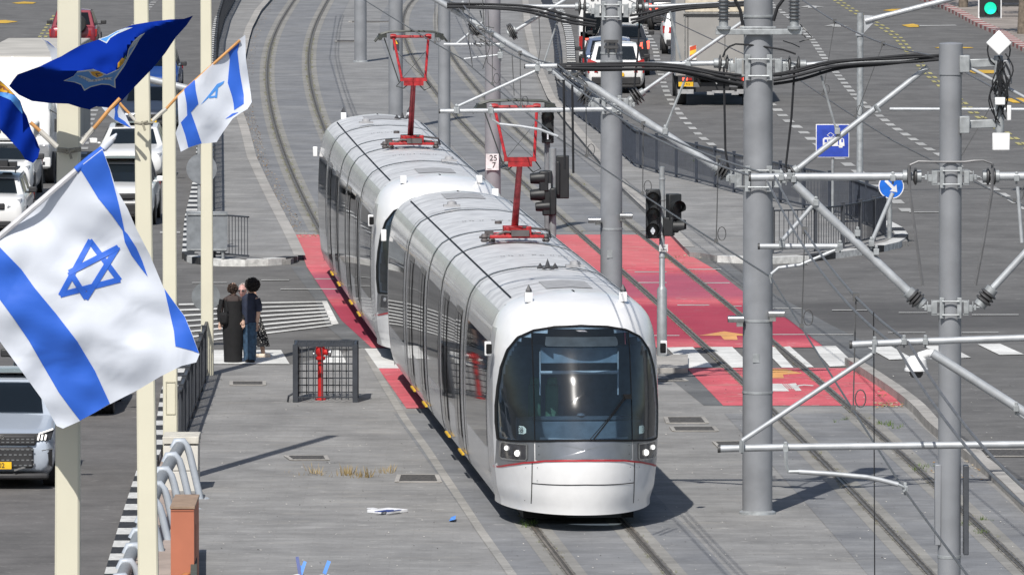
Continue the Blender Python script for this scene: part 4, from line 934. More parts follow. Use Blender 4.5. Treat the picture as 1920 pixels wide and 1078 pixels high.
ORD = ['nearest thin', 'second nearest thin', 'third nearest thin', 'fourth nearest thin', 'fifth nearest thin', 'sixth nearest thin', 'seventh nearest thin', 'eighth nearest thin']
k1, k2 = chain(cw1, .02), chain(cw2, .02)
for up_, dn, ys, lb in ((c_ms1, k1, (84, 95, 110, 121, 131, 145, 152, 170), 'thin dropper hanging from the carrier wire above the left track'), (c_ms2, k2, (96, 112, 120, 128, 145, 153), 'thin dropper hanging from the carrier wire above the right track')):
    n_dr = -1
    for y in ys:
        a = at_y(up_, y); b = at_y(dn, y)
        if a is None or b is None: continue
        mb = MB(); mb.tube([a, b], .007, 5)
        r_ = .085; c = b+Vector((.07, 0, .11)); mb.tube([c+Vector((r_*.6*math.cos(q), 0, r_*math.sin(q))) for q in [k*math.pi/6 for k in range(13)]], .006, 4)
        mb.box(b+Vector((0, 0, .02)), (.05, .05, .05)); mb.box(a, (.06, .06, .08))
        o = mb.build('wire_dropper', m_wire); n_dr += 1; tag(o, lb.replace('thin', ORD[n_dr]), 'dropper', lb.replace('thin dropper', 'droppers'))
# jumpers between carrier and contact wire
for (x, y0, y1, Y_, lb) in ((1638, 585, 1078, 80, 'single dark feeder line hanging at the lower right in front of the red paint'), (1057, 150, 318, 128, 'left of two thick dark jumper cables hanging above the front signals'), (1073, 160, 325, 128, 'right of two thick dark jumper cables hanging above the front signals')):
    mb = MB(); mb.tube([P(x, y0, Y_), P(x+1, (y0+y1)/2, Y_), P(x+2, y1, Y_)], .006 if x == 1638 else .020, 6); tag(mb.build('jumper_cable', m_cable), lb, 'cable')
# ================= VEHICLES =================
def paint(name, col, metal=.0): return mat('paint_'+name, col, .28, metal, var=.03, scale=1, coat=.6)
c_glass = glass_mat('car_glass', (.010, .014, .018), .45, .03, 1.4)
tyre = mat('tyre_rubber', (.025, .025, .026), .8); rimm = mat('wheel_rim', (.35, .35, .36), .35, .7)
plast = mat('black_plastic', (.03, .03, .032), .55); plate_y = mat('plate_yellow_car', (.85, .50, .02), .5)
lampred = mat('tail_lamp_red', (.35, .02, .02), .25); brake = mat('brake_lamp_lit', (1, .10, .06), .3, emit=2.2, var=0)
hl = mat('head_lamp_glass', (.45, .46, .47), .12, .5); hld = mat('lamp_dark', (.10, .10, .11), .15, .4)
def car(name, label, cat, px, yg, W, L, Hh, col, view='front', yaw=0, belt=.95, nose_=1.05, deck=.0, roof_f=1.75, roof_r=None, hood_h=.74, roofcol=None, group=None, plate=None, rails=False, lit=False, dark_low=False, wedge=.16, shift=None, gap=.17, grille=True):
    """front of the car is local y=-L/2 ('front' faces the camera); 'rear' turns it round"""
    g0 = G(px, yg); yaw_t = yaw + (math.pi if view == 'rear' else 0)
    c = g0 + Vector((0, L/2, 0)) if not shift else g0 + Vector(shift)
    t = thing(name, label, cat, c, yaw_t, group)
    ro = roof_r if roof_r is not None else L-.55
    hw = W/2
    # lower body
    st = [(0, .80, .42, hood_h-.18), (.05, .90, .30, hood_h-.10), (.25, .965, gap+.06, hood_h-.02), (.7, .99, gap, hood_h+.03), (nose_, 1.0, gap, belt), (L*.5, 1.0, gap, belt+.02), (L-.9, 1.0, gap, belt+.05), (L-.25, .98, gap+.06, belt+.04 if deck == 0 else belt), (L-.06, .93, .30, belt), (L, .86, .42, belt-.12)]
    rows = []
    for y, k, zb, zt in st:
        w_ = hw*k; h = zt-zb
        rows.append([Vector((x, y-L/2, z)) for x, z in ((0, zb), (-w_*.86, zb), (-w_*.95, zb+h*.12), (-w_, zb+h*.35), (-w_*.995, zb+h*.68), (-w_*.95, zt-.05), (-w_*.86, zt), (0, zt+.025), (w_*.86, zt), (w_*.95, zt-.05), (w_*.995, zb+h*.68), (w_, zb+h*.35), (w_*.95, zb+h*.12), (w_*.86, zb), (0, zb))])
    mb = MB(); mb.grid(rows); mb.poly(rows[0][:-1]); mb.poly(rows[-1][:-1])
    # cabin frame
    yb0, yb1, yt0, yt1 = nose_-.05-L/2, L-.12-deck-L/2, roof_f-L/2, ro-L/2
    wb, wt = hw*.89, hw*(.89-wedge); zb = belt-.02; zt = Hh
    B = [Vector((-wb, yb0, zb)), Vector((wb, yb0, zb)), Vector((wb, yb1, zb)), Vector((-wb, yb1, zb))]; T = [Vector((-wt, yt0, zt-.09)), Vector((wt, yt0, zt-.09)), Vector((wt, yt1, zt-.03)), Vector((-wt, yt1, zt-.03))]
    ym = (yt0+yt1)/2
    mb.add(B+T, [(0, 1, 5, 4), (1, 2, 6, 5), (2, 3, 7, 6), (3, 0, 4, 7)])
    rr = [[Vector((x*wt, y, zt-.03-.06*max(0, 1-(y-yt0)/.9)**1.5+.05*(1-abs(x)**3)*(1-abs((y-ym)/(yt1-yt0)*2)**4))) for x in (-1, -.8, -.4, 0, .4, .8, 1)] for y in [yt0+(yt1-yt0)*k/8 for k in range(9)]]
    mb.grid(rr)
    body = mb.build('body', col, t, world=False, ang=50); bm = bmesh.new(); bm.from_mesh(body.data); bmesh.ops.remove_doubles(bm, verts=bm.verts, dist=.001); bmesh.ops.recalc_face_normals(bm, faces=bm.faces); bm.to_mesh(body.data); bm.free()
    bv = body.modifiers.new('bevel', 'BEVEL'); bv.width = .035; bv.segments = 3; bv.angle_limit = R(28)
    def pane(nm, a, b, c_, d, i0=.10, i1=.90, j0=.12, j1=.90, off=.02):
        def q(u, v): return a.lerp(b, u).lerp(d.lerp(c_, u), v)
        n = (b-a).cross(d-a).normalized(); ctr = (a+b+c_+d)/4
        if n.dot(ctr - Vector((0, ym, (zb+zt)/2))) < 0: n = -n
        m2 = MB(); m2.grid([[q(i0+(i1-i0)*k/6, j0+(j1-j0)*v)+n*(off+.012*math.sin(math.pi*k/6)) for k in range(7)] for v in (0, .5, 1)]); m2.build(nm, c_glass, t, world=False)
    pane('windscreen', B[0], B[1], T[1], T[0], .09, .91, .06, .90); pane('rear_window', B[3], B[2], T[2], T[3], .09, .91, .16, .86)
    for a, b, c_, d in ((B[1], B[2], T[2], T[1]), (B[3], B[0], T[0], T[3])):
        pane('side_window', a, b, c_, d, .08, .48, .10, .90); pane('side_window', a, b, c_, d, .52, .93, .10, .90)
    # interior block (seats) so the glass has something behind it
    mb = MB(); 
    for x in (-.36, .36): mb.box((x, -.1, belt-.02), (.46, .16, .62)); mb.box((x, -.1, belt+.36), (.26, .12, .18))
    mb.box((0, yb0+.4, belt-.05), (W*.8, .5, .12)); mb.build('seats', mat('seat_dark', (.06, .06, .065), .8), t, world=False, bevel=.04)
    # wheels
    wr = .33 if Hh < 1.9 else .38
    for y in (-L/2+.85, L/2-.8):
        for s_ in (-1, 1):
            m2 = MB(); m2.lathe([(wr*.6, -.10), (wr*.95, -.11), (wr, -.07), (wr, .07), (wr*.95, .11), (wr*.6, .10)], (s_*(hw-.115), y, wr), 22, (1, 0, 0)); wh = m2.build('wheel', tyre, t, world=False)
            m2 = MB(); m2.lathe([(0, .03), (wr*.2, .035), (wr*.62, .0), (wr*.66, .05)], (s_*(hw-.06), y, wr), 18, (s_, 0, 0)); m2.build('rim', rimm, wh, world=False)
            m2 = MB(); m2.lathe([(wr*1.12, 0), (wr*1.12, .02), (0, .02)], (s_*(hw-.015), y, wr+.02), 20, (s_, 0, 0)); m2.build('wheel_arch', plast, t, world=False)
    # front fittings
    y = -L/2
    if grille:
        m2 = MB(); m2.box((0, y-.0, hood_h-.22), (W*.46, .08, .15)); m2.build('grille', plast, t, world=False, bevel=.03)
        m2 = MB(); m2.box((0, y+.0, .33), (W*.62, .10, .13)); m2.build('lower_intake', plast, t, world=False, bevel=.03)
    for s_ in (-1, 1):
        m2 = MB(); m2.prism([(s_*hw*.52, y-.03, hood_h-.25), (s_*hw*.86, y+.05, hood_h-.16), (s_*hw*.90, y+.16, hood_h-.04), (s_*hw*.55, y+.04, hood_h-.12)], (0, .18, .0)); m2.build('headlight', hl, t, world=False, bevel=.012)
        m2 = MB(); m2.prism([(s_*hw*.62, L/2-.02, belt-.32), (s_*hw*.97, L/2-.12, belt-.34), (s_*hw*.985, L/2-.16, belt-.06), (s_*hw*.66, L/2-.03, belt-.12)], (0, .06, 0)); m2.build('tail_light', brake if lit else lampred, t, world=False, bevel=.01)
        m2 = MB(); m2.box((s_*(hw+.10), yb0+.35, belt+.09), (.20, .10, .14)); m2.box((s_*(hw-.02), yb0+.38, belt+.03), (.14, .05, .05)); m2.build('wing_mirror', plast if dark_low else col, t, world=False, bevel=.03)
    m2 = MB(); m2.box((0, L/2+.0, .42), (W*.84, .10, .24)); m2.box((0, L/2+.01, .24), (W*.7, .06, .10)); m2.build('rear_bumper', plast, t, world=False, bevel=.04)
    for s_, yy in ((-1, y-(.085 if rails else .055)), (1, L/2+.055)):
        zz = .40 if s_ < 0 else (.62 if view == 'rear' else .6)
        m2 = MB(); m2.box((0, yy, zz), (.52, .015, .115)); pl = m2.build('number_plate', plate_y, t, world=False)
        if plate and ((s_ < 0) == (view == 'front')):
            M = Matrix.Translation((0, yy+s_*.012, zz)) @ (Matrix.Rotation(math.pi, 4, 'Z') if s_ > 0 else Matrix()) @ Matrix.Rotation(math.pi/2, 4, 'X')
            text_mesh(plate, .11, plast, 'plate_number', None, M, .002).parent = t
    if rails:
        for s_ in (-1, 1):
            m2 = MB(); m2.tube([(s_*wt*.9, yt0+.2, zt-.0), (s_*wt*.9, yt0+.4, zt+.06), (s_*wt*.9, yt1-.4, zt+.06), (s_*wt*.9, yt1-.2, zt)], .02, 6); m2.build('roof_rail', plast, t, world=False)
    return t
def add(t, name, m_, boxes=(), tubes=(), lathes=(), bevel=.0, label=None, emit=None):
    mb = MB()
    for c, d in boxes: mb.box(c, d)
    for p, r in tubes: mb.tube(p, r, 8)
    for a in lathes: mb.lathe(*a)
    return mb.build(name, m_, t, world=False, bevel=bevel, label=label)
GL = 'vehicles queuing on the left road'; GRr = 'vehicles queuing on the right road'
# left road, towards the camera
suv = car('parked_car' if False else 'passenger_car', 'silver grey SUV with yellow plate ending 602, nearest car at the left edge', 'car', -8, 918, 1.90, 4.7, 1.70, paint('silver', (.46, .51, .58), .15), belt=1.10, hood_h=.90, nose_=1.45, roof_f=2.1, group=GL, plate='35 602', dark_low=True, wedge=.13, rails=True, grille=False)
L_ = 4.7
add(suv, 'upper_grille', plast, [((0, -L_/2-.02, .80), (1.30, .06, .16)), ((0, -L_/2+.06, .86), (1.62, .05, .09))], bevel=.03)
add(suv, 'lower_grille', plast, [((0, -L_/2-.03, .52), (1.22, .07, .34)), ((0, -L_/2+.05, .22), (1.7, .16, .10))], bevel=.05)
mb = MB()
for r_i in range(4):
    for k in range(15): mb.box((-.56+k*.08+(r_i % 2)*.04, -L_/2-.068, .40+r_i*.085), (.045, .008, .022))
for k in range(16): 
    for z in (.77, .82): mb.box((-.6+k*.08, -L_/2-.053, z), (.045, .008, .018))
mb.build('grille_studs', mat('stud_grey', (.25, .26, .27), .35, .6), suv, world=False, smooth=False)
text_mesh('CMS', .09, t_chrome, 'badge', None, Matrix.Translation((.05, -L_/2-.06, .86)) @ Matrix.Rotation(math.pi/2, 4, 'X'), .004).parent = suv
for s_ in (-1, 1):
    mb = MB(); mb.prism([(s_*.62, -L_/2-.02, .78), (s_*.88, -L_/2+.10, .80), (s_*.93, -L_/2+.26, .96), (s_*.66, -L_/2+.02, .90)], (0, .1, 0)); mb.build('headlight_housing', plast, suv, world=False, bevel=.01)
    mb = MB()
    for k in range(3): mb.box((s_*(.69+k*.055), -L_/2-.0+k*.022, .845), (.028, .02, .09), Matrix.Rotation(s_*R(12), 3, 'Y'))
    mb.bar((s_*.70, -L_/2+.0, .905), (s_*.91, -L_/2+.2, .965), .02, .02); mb.build('daytime_lamp', lampw, suv, world=False)
    mb = MB(); mb.prism([(s_*.74, -L_/2+.01, .62), (s_*.90, -L_/2+.10, .64), (s_*.90, -L_/2+.12, .36), (s_*.85, -L_/2+.06, .40), (s_*.84, -L_/2+.04, .58)], (0, .08, 0)); mb.build('air_slot', plast, suv, world=False)
    mb = MB(); mb.bar((s_*.30, -L_/2-.07, .32), (s_*.62, -L_/2-.03, .42), .02, .03); mb.bar((s_*.74, -L_/2-.0, .635), (s_*.91, -L_/2+.10, .655), .02, .015); mb.build('chrome_trim', t_chrome, suv, world=False)
add(suv, 'sunroof', mat('sunroof_glass', (.16, .17, .18), .15, .3), [((0, .25, 1.722), (1.05, .9, .012))])
# driver seen through the windscreen
def figure_bust(t, x, y, z, name='person', label='driver'): pass
drv = thing('person', 'driver in a dark top behind the wheel of the silver SUV', 'person', wm(suv) @ Vector((.38, -.25, .72)))
mb = MB(); mb.lathe([(.16, 0), (.20, .12), (.22, .35), (.17, .46), (.06, .50), (.055, .55), (.09, .60), (.10, .68), (.08, .76), (0, .79)], wm(drv).translation, 16)
a0 = wm(drv).translation; mb.tube([a0+Vector((.2, 0, .38)), a0+Vector((.22, -.2, .18)), a0+Vector((.02, -.42, .22))], [.055, .045, .03], 8); mb.tube([a0+Vector((-.2, 0, .38)), a0+Vector((-.22, -.2, .18)), a0+Vector((-.1, -.42, .22))], [.055, .045, .03], 8)
mb.build('body', mat('driver_top', (.10, .10, .11), .8), drv)
mb = MB(); mb.lathe([(.075, 0), (.10, .06), (.105, .12), (.08, .20), (0, .23)], a0+Vector((0, -.01, .57)), 14); mb.build('head', mat('skin_light', (.55, .36, .27), .6), drv); mb = MB(); mb.tube([a0+Vector((.06, -.40, .22)), a0+Vector((-.04, -.46, .25))], [.04, .035], 8); mb.build('hand', mat('skin_light', (.55, .36, .27), .6), drv)
blk = car('passenger_car', 'black car mostly hidden behind the big flag, its mirror showing above the silver SUV', 'car', 112, 782, 1.84, 4.5, 1.47, paint('black', (.02, .022, .026)), belt=.95, group=GL, dark_low=True)
mer = car('passenger_car', 'white sedan with round-cornered headlights and three-pointed star badge between the flagpoles', 'car', 243, 344, 1.85, 4.8, 1.45, paint('white', (.78, .78, .77)), belt=.95, hood_h=.84, nose_=1.4, roof_f=2.2, roof_r=3.7, deck=.5, group=GL, plate='77 215', wedge=.2)
mb = MB(); mb.lathe([(.085, -.01), (.105, 0), (.085, .01), (.085, -.01)], (0, -2.45, .63), 20, (0, -1, 0))
for k in range(3):
    a = math.pi/2+k*2*math.pi/3; mb.bar((0, -2.46, .63), (.09*math.cos(a), -2.46, .63+.09*math.sin(a)), .014, .014, up=(0, 1, 0))
for z in (.58, .63, .68): mb.box((0, -2.44, z), (.8, .03, .012))
mb.build('star_badge', t_chrome, mer, world=False)
add(mer, 'sunroof', mat('sunroof_dark', (.03, .032, .035), .15), [((0, .35, 1.475), (1.0, .9, .012))])
wh2 = car('passenger_car', 'white crossover with dark sunroof in front of the white sedan, partly behind a flagpole', 'car', 218, 424, 1.85, 4.3, 1.52, paint('white', (.78, .78, .77)), belt=.98, hood_h=.92, nose_=1.15, roof_f=1.85, group=GL, wedge=.16)
add(wh2, 'sunroof', mat('sunroof_dark', (.03, .032, .035), .15), [((0, -.0, 1.55), (1.15, 1.1, .012))])
add(wh2, 'mouth_grille', plast, [((0, -2.17, .72), (1.25, .07, .15)), ((0, -2.17, .45), (1.3, .07, .20))], bevel=.04)
sed = car('passenger_car', 'dark navy sedan with yellow plate ending 01 behind the white sedan', 'car', 277, 252, 1.84, 4.6, 1.42, paint('navy', (.045, .055, .08), .3), belt=.92, group=GL, plate='64 201', dark_low=True, deck=.4, roof_r=3.6)
blu = car('passenger_car', 'blue car farthest back in the left queue, peeping between flagpoles', 'car', 283, 182, 1.8, 4.2, 1.5, paint('blue', (.02, .07, .28), .2), belt=.92, group=GL, dark_low=True)
redc = car('passenger_car', 'dark red off-roader driving away with its spare wheel on the back, behind the first flagpole', 'car', 137, 104, 1.75, 4.0, 1.62, paint('dark_red', (.20, .02, .035), .2), view='rear', belt=1.0, group=GL, dark_low=True, wedge=.2)
add(redc, 'spare_wheel', tyre, lathes=[([(.0, .12), (.30, .12), (.34, .08), (.34, -.08), (.3, -.12)], (-.15, 2.14, 1.12), 20, (0, 1, 0))])
add(redc, 'ladder', t_chrome, [((-.24, 2.16, .66), (.07, .04, .5))])
# van with roof board, small van with roof rack
van = car('van', 'white pickup with dark lettering on its high front board, beside the large box truck', 'van', -6, 378, 1.86, 5.0, 1.50, paint('white', (.78, .78, .77)), belt=.98, hood_h=.95, nose_=1.15, roof_f=1.8, group=GL, dark_low=True)
add(van, 'high_roof_board', paint('white', (.78, .78, .77)), [((0, .55, 1.66), (1.72, 2.6, .40))], bevel=.06)
text_mesh('elm', .22, ink, 'lettering', None, Matrix.Translation((-.02, -.765, 1.72)) @ Matrix.Rotation(math.pi/2, 4, 'X'), .004, xs=1.2).parent = van
text_mesh('ISUZU', .12, ink, 'lettering', None, Matrix.Translation((.55, -.765, 1.53)) @ Matrix.Rotation(math.pi/2, 4, 'X'), .004).parent = van
par = car('van', 'small white van with dark roof rack load at the left edge above the big flag', 'van', -24, 446, 1.82, 4.4, 1.42, paint('white', (.78, .78, .77)), belt=.98, hood_h=.96, nose_=1.0, roof_f=1.65, group=GL, dark_low=True)
add(par, 'roof_rack', plast, [((0, -.3, 1.55), (1.3, 1.2, .04)), ((.15, -.5, 1.66), (.5, .4, .18)), ((.45, -.2, 1.63), (.3, .3, .13)), ((-.3, -.3, 1.62), (.3, .5, .1))], tubes=[([(-.6, -.9, 1.46), (-.6, -.9, 1.6), (.6, -.9, 1.6), (.6, -.9, 1.46)], .02)], bevel=.02)
# box truck, cab facing the camera
def truck_front(px, yg, label):
    c = G(px, yg); t = thing('box_truck', label, 'truck', c, R(-1), GL); wt_ = paint('white', (.78, .78, .77))
    W = 2.06
    rows = []
    for y, k, zb, zt in ((0, .93, .45, 1.05), (-.0, .96, .42, 1.2), (.12, .98, .40, 2.02), (.35, 1.0, .40, 2.22), (1.7, 1.0, .40, 2.25), (1.75, .98, .42, 2.2)):
        w_ = W/2*k; rows.append([Vector((x, y, z)) for x, z in ((0, zb), (-w_*.95, zb), (-w_, zb+.1), (-w_, zt-.18), (-w_*.93, zt), (0, zt+.03), (w_*.93, zt), (w_, zt-.18), (w_, zb+.1), (w_*.95, zb), (0, zb))])
    mb = MB(); mb.grid(rows); mb.poly(rows[0][:-1]); mb.poly(rows[-1][:-1]); mb.build('cab', wt_, t, world=False, bevel=.03)
    mb = MB(); mb.grid([[Vector((x, -.02+.14*v+.03, 1.28+.66*v)) for x in (-.88+.05*v, -.4, 0, .4, .88-.05*v)] for v in (0, .5, 1)]); mb.build('windscreen', c_glass, t, world=False)
    mb = MB(); mb.box((0, -.03, .58), (W, .12, .26)); mb.build('bumper', wt_, t, world=False, bevel=.03)
    add(t, 'grille', plast, [((0, -.02, .98), (1.15, .05, .16)), ((0, -.07, .6), (.9, .04, .1))], bevel=.02)
    for s_ in (-1, 1):
        add(t, 'headlight', hl, [((s_*.86, -.01, .88), (.28, .08, .34))], bevel=.03); add(t, 'fog_lamp', hld, [((s_*.80, -.09, .56), (.16, .03, .08))])
        add(t, 'mirror', plast, [((s_*1.20, -.02, 1.55), (.14, .1, .34))], [([(s_*1.0, .1, 1.95), (s_*1.2, 0, 1.85), (s_*1.2, 0, 1.45)], .018)], bevel=.03)
        for y in (.75, 5.2, 6.4):
            mb = MB(); mb.lathe([(.22, -.12), (.40, -.12), (.42, -.06), (.42, .06), (.40, .12), (.22, .12)], (s_*.95, y, .42), 20, (1, 0, 0)); mb.build('wheel', tyre, t, world=False)
    mb = MB(); mb.box((0, 8.0, 2.02), (2.3, 12.4, 2.56)); mb.build('cargo_box', [mat('dusty_box_top', (.46, .44, .40), .8, var=.1, scale=.8)], t, world=False, bevel=.03)
    mb = MB(); mb.box((0, 1.76, 2.02), (2.27, .05, 2.5)); mb.build('box_front', wt_, t, world=False, bevel=.02)
    mb = MB(); mb.box((0, 6.5, .55), (1.0, 11, .25)); mb.build('chassis', plast, t, world=False)
    text_mesh('DAN BAM', .12, ink, 'lettering', None, Matrix.Translation((.15, -.0+.26, 2.08)) @ Matrix.Rotation(math.pi/2-.6, 4, 'X'), .004).parent = t
    return t
truck_front(22, 346, 'large white box truck with weathered cargo box at the upper left')
# right road, driving away
wsuv = car('passenger_car', 'white SUV nearest in the right queue, seen from behind the middle mast', 'car', 1155, 176, 1.88, 4.4, 1.62, paint('white', (.78, .78, .77)), view='rear', belt=1.0, group=GRr, plate='8312', dark_low=True, wedge=.18)
mb = MB(); mb.prism([(-.93, 2.05, .98), (-.60, 2.14, .90), (-.62, 2.14, 1.02), (-.90, 2.0, 1.12)], (0, .09, 0)); mb.prism([(.93, 2.05, .98), (.60, 2.14, .90), (.62, 2.14, 1.02), (.90, 2.0, 1.12)], (0, .09, 0)); mb.build('tail_light', lampred, wsuv, world=False)
bl2 = car('passenger_car', 'blue grey estate car ahead of the nearest white SUV in the right queue', 'car', 1143, 157, 1.84, 4.5, 1.50, paint('blue_grey', (.12, .16, .25), .4), view='rear', belt=.95, group=GRr, dark_low=True)
bk2 = car('passenger_car', 'black SUV with one lit tail light beside the white van in the right queue', 'car', 1166, 143, 1.90, 4.7, 1.72, paint('black', (.02, .022, .026)), view='rear', belt=1.25, group=GRr, dark_low=True, lit=True)
dkq = car('passenger_car', 'black off-roader with lit brake lights at the top of the right queue', 'car', 1262, 58, 1.86, 4.6, 1.78, paint('black', (.02, .022, .026)), view='rear', belt=1.1, group=GRr, dark_low=True, lit=True, gap=.45)
dk3 = car('passenger_car', 'black off-roader with unlit lamps, farthest of the two at the top of the right queue', 'car', 1250, 47, 1.84, 4.6, 1.8, paint('black', (.02, .022, .026)), view='rear', belt=1.1, group=GRr, dark_low=True, gap=.45)
wq = car('passenger_car', 'white pickup with black wing mirror squeezed beside the big grey truck', 'car', 1290, 103, 1.86, 4.8, 1.75, paint('white', (.78, .78, .77)), view='rear', belt=1.1, group=GRr, dark_low=True, gap=.4)
def box_rear(name, px, yg, W, Hh, L, label, boxm, cat):
    """box vehicle seen from behind; local +y is its rear"""
    c = G(px, yg)+Vector((0, L/2, 0)); t = thing(name, label, cat, c, R(180), GRr)
    mb = MB(); mb.box((0, .6, Hh/2+.45), (W, L-1.2, Hh-.95)); mb.build('cargo_box', boxm, t, world=False, bevel=.03)
    mb = MB(); mb.box((0, -L/2+.5, 1.4), (W*.92, 1.6, 1.9)); mb.build('cab', boxm, t, world=False, bevel=.1)
    mb = MB(); mb.box((0, 0, .62), (.9, L-.6, .2)); mb.box((0, L/2-.3, .5), (W*.9, .1, .14)); mb.build('chassis', plast, t, world=False)
    for s_ in (-1, 1):
        for y in (-L/2+1, L/2-1.1):
            mb = MB(); mb.lathe([(.25, -.16), (.45, -.16), (.47, -.1), (.47, .1), (.45, .16), (.25, .16)], (s_*(W/2-.2), y, .47), 20, (1, 0, 0)); mb.build('wheel', tyre, t, world=False)
    return t
tg = mat('truck_grey', (.30, .29, .275), .55, var=.06, scale=1.5)
trk = box_rear('box_truck', 1341, 199, 2.5, 3.9, 8.0, 'grey box truck with beige top panel and red tail light on the right road', tg, 'truck')
y_ = 4.0
add(trk, 'side_panel', mat('truck_side_blue', (.22, .25, .29), .4, .2), [((1.262, .6, 2.4), (.02, 6.6, 2.9))])
add(trk, 'upper_panel', mat('truck_beige', (.62, .55, .43), .6), [((-.10, y_+.01, 3.45), (2.1, .03, 1.0))], bevel=.01)
add(trk, 'door_seams', plast, [((-.10, y_+.02, 2.84), (2.2, .04, .05)), ((.86, y_+.004, 2.2), (.02, .02, 2.0)), ((-.3, y_+.004, 2.2), (.015, .02, 2.0))])
add(trk, 'door_rail', t_chrome, [((-.10, y_+.025, 2.90), (2.2, .05, .04)), ((.96, y_+.02, 2.6), (.03, .04, 2.6))])
add(trk, 'warning_board', mat('board_white', (.75, .75, .72), .6), [((.70, y_+.02, 1.66), (.22, .03, .44))])
mb = MB()
for k in range(3): mb.prism([(.80, y_+.037, 1.46+k*.13), (.60, y_+.037, 1.52+k*.13), (.60, y_+.037, 1.65+k*.13), (.80, y_+.037, 1.59+k*.13)], (0, .004, 0), k % 2)
mb.build('warning_stripes', [brake if False else mat('board_red', (.6, .08, .03), .5), mat('board_yellow', (.75, .5, .05), .5)], trk, world=False)
for s_ in (-1, 1):
    add(trk, 'lamp_cluster', plast, [((s_*.92, y_-.05, .78), (.5, .1, .34))]); add(trk, 'tail_light', brake, [((s_*.95, y_+.01, .84), (.16, .04, .09))]); add(trk, 'side_reflector', lampred, [((s_*.80, y_+.01, .84), (.14, .03, .08))])
    add(trk, 'lower_step', mat('step_grey', (.35, .35, .35), .5), [((s_*.93, y_-.03, .45), (.5, .1, .14))])
add(trk, 'number_plate', plate_y, [((.92, y_+.02, .68), (.46, .02, .14))]); text_mesh('84 712', .09, ink, 'plate_number', None, Matrix.Translation((.92, y_+.035, .68)) @ Matrix.Rotation(math.pi, 4, 'Z') @ Matrix.Rotation(math.pi/2, 4, 'X'), .002).parent = trk
add(trk, 'tow_frame', mat('step_grey', (.35, .35, .35), .5), [((-.25, y_-.02, .44), (.7, .08, .08)), ((-.62, y_+.02, .40), (.22, .05, .10)), ((.15, y_+.02, .40), (.22, .05, .10))], [([(-.5, y_-.1, .9), (-.35, y_, .68)], .02), ([(.05, y_-.1, .9), (-.05, y_, .68)], .02)])
vn = box_rear('van', 1141, 128, 2.05, 3.0, 5.6, 'tall white van with dark rear window behind the cars of the right queue', paint('white', (.78, .78, .77)), 'van')
add(vn, 'rear_window', c_glass, [((.05, 2.82, 1.55), (1.5, .03, .7))], bevel=.01); add(vn, 'lower_body', paint('white', (.78, .78, .77)), [((0, 2.6, .85), (2.05, .4, .9))], bevel=.05)
for s_ in (-1, 1): add(vn, 'tail_light', lampred, [((s_*.96, 2.81, .85), (.12, .05, .5))]); add(vn, 'mirror', plast, [((s_*1.2, -1.7, 1.5), (.22, .12, .3))])
add(vn, 'top_light', brake, [((.75, 2.83, 1.0), (.1, .03, .06))]); text_mesh('ST', .35, ink, 'lettering', None, Matrix.Translation((.45, 2.82, 2.42)) @ Matrix.Rotation(math.pi, 4, 'Z') @ Matrix.Rotation(math.pi/2, 4, 'X'), .002).parent = vn
car('passenger_car', 'white car just entering at the top edge beyond the right queue', 'car', 1226, 22, 1.8, 4.3, 1.5, paint('white', (.78, .78, .77)), view='rear', group=GRr, dark_low=True)
# ================= STREET FURNITURE =================
m_fence = mat('fence_dark', (.045, .05, .06), .5)
m_fence2 = mat('fence_blue_grey', (.034, .042, .060), .5)
def fence(name, label, px, ht, m_, z0=.12, gap=.12, post=2.2, rail=.035, bar=.018, step=.3):
    pts = resample([G(x, y, z0) for x, y in px], step)
    t = thing(name, label, 'fence', sum(pts, Vector())/len(pts)); L = [0]
    for a, b in zip(pts, pts[1:]): L.append(L[-1]+(b-a).length)
    def at(d):
        i = 0
        while i < len(L)-2 and L[i+1] < d: i += 1
        return pts[i].lerp(pts[i+1], (d-L[i])/(L[i+1]-L[i] or 1))
    up = Vector((0, 0, 1)); mb = MB()
    for zz in (ht, .10): 
        for a, b in zip(pts, pts[1:]): mb.bar(a+up*zz, b+up*zz, .05, rail)
    mb.build('rails', m_, t); mb = MB(); d = .06
    while d < L[-1]: p = at(d); mb.box(p+up*(ht/2+.05), (bar, bar, ht-.1)); d += gap
    mb.build('bars', m_, t, smooth=False)
    d = 0; k = 0
    while d <= L[-1]+.01:
        p = at(min(d, L[-1])); mb = MB(); mb.box(p+up*(ht+.06)/2, (.08, .08, ht+.06)); mb.box(p+up*(ht+.07), (.095, .095, .02)); mb.build('post', m_, t, smooth=False); d += post; k += 1
    return t
fence('railing', 'long curving blue grey bar railing between the tramway and the right road', FB, .98, m_fence2, post=2.4)
fence('railing', 'short dark bar railing facing the crossing at the tip of the right island', [(1448, 476), (1510, 474), (1580, 466), (1625, 457), (1660, 447)], .98, m_fence, post=1.35)
fence('railing', 'dark railing along the far left pavement behind the sign', [(455, -30), (437, 8), (420, 40), (409, 80), (404, 130), (401, 200), (400, 300), (399, 400)], 1.0, m_fence, post=2.4)
fence('railing', 'short dark railing panel across the left pavement end, beside the grey sign backs', [(401, 484), (430, 485), (466, 488)], .97, m_fence, post=1.2, gap=.115)
fence('railing', 'near dark railing between the flagpoles on the left', [(388, 703), (372, 748), (352, 800), (338, 842)], 1.0, m_fence, z0=.0, post=2.0, gap=.13)
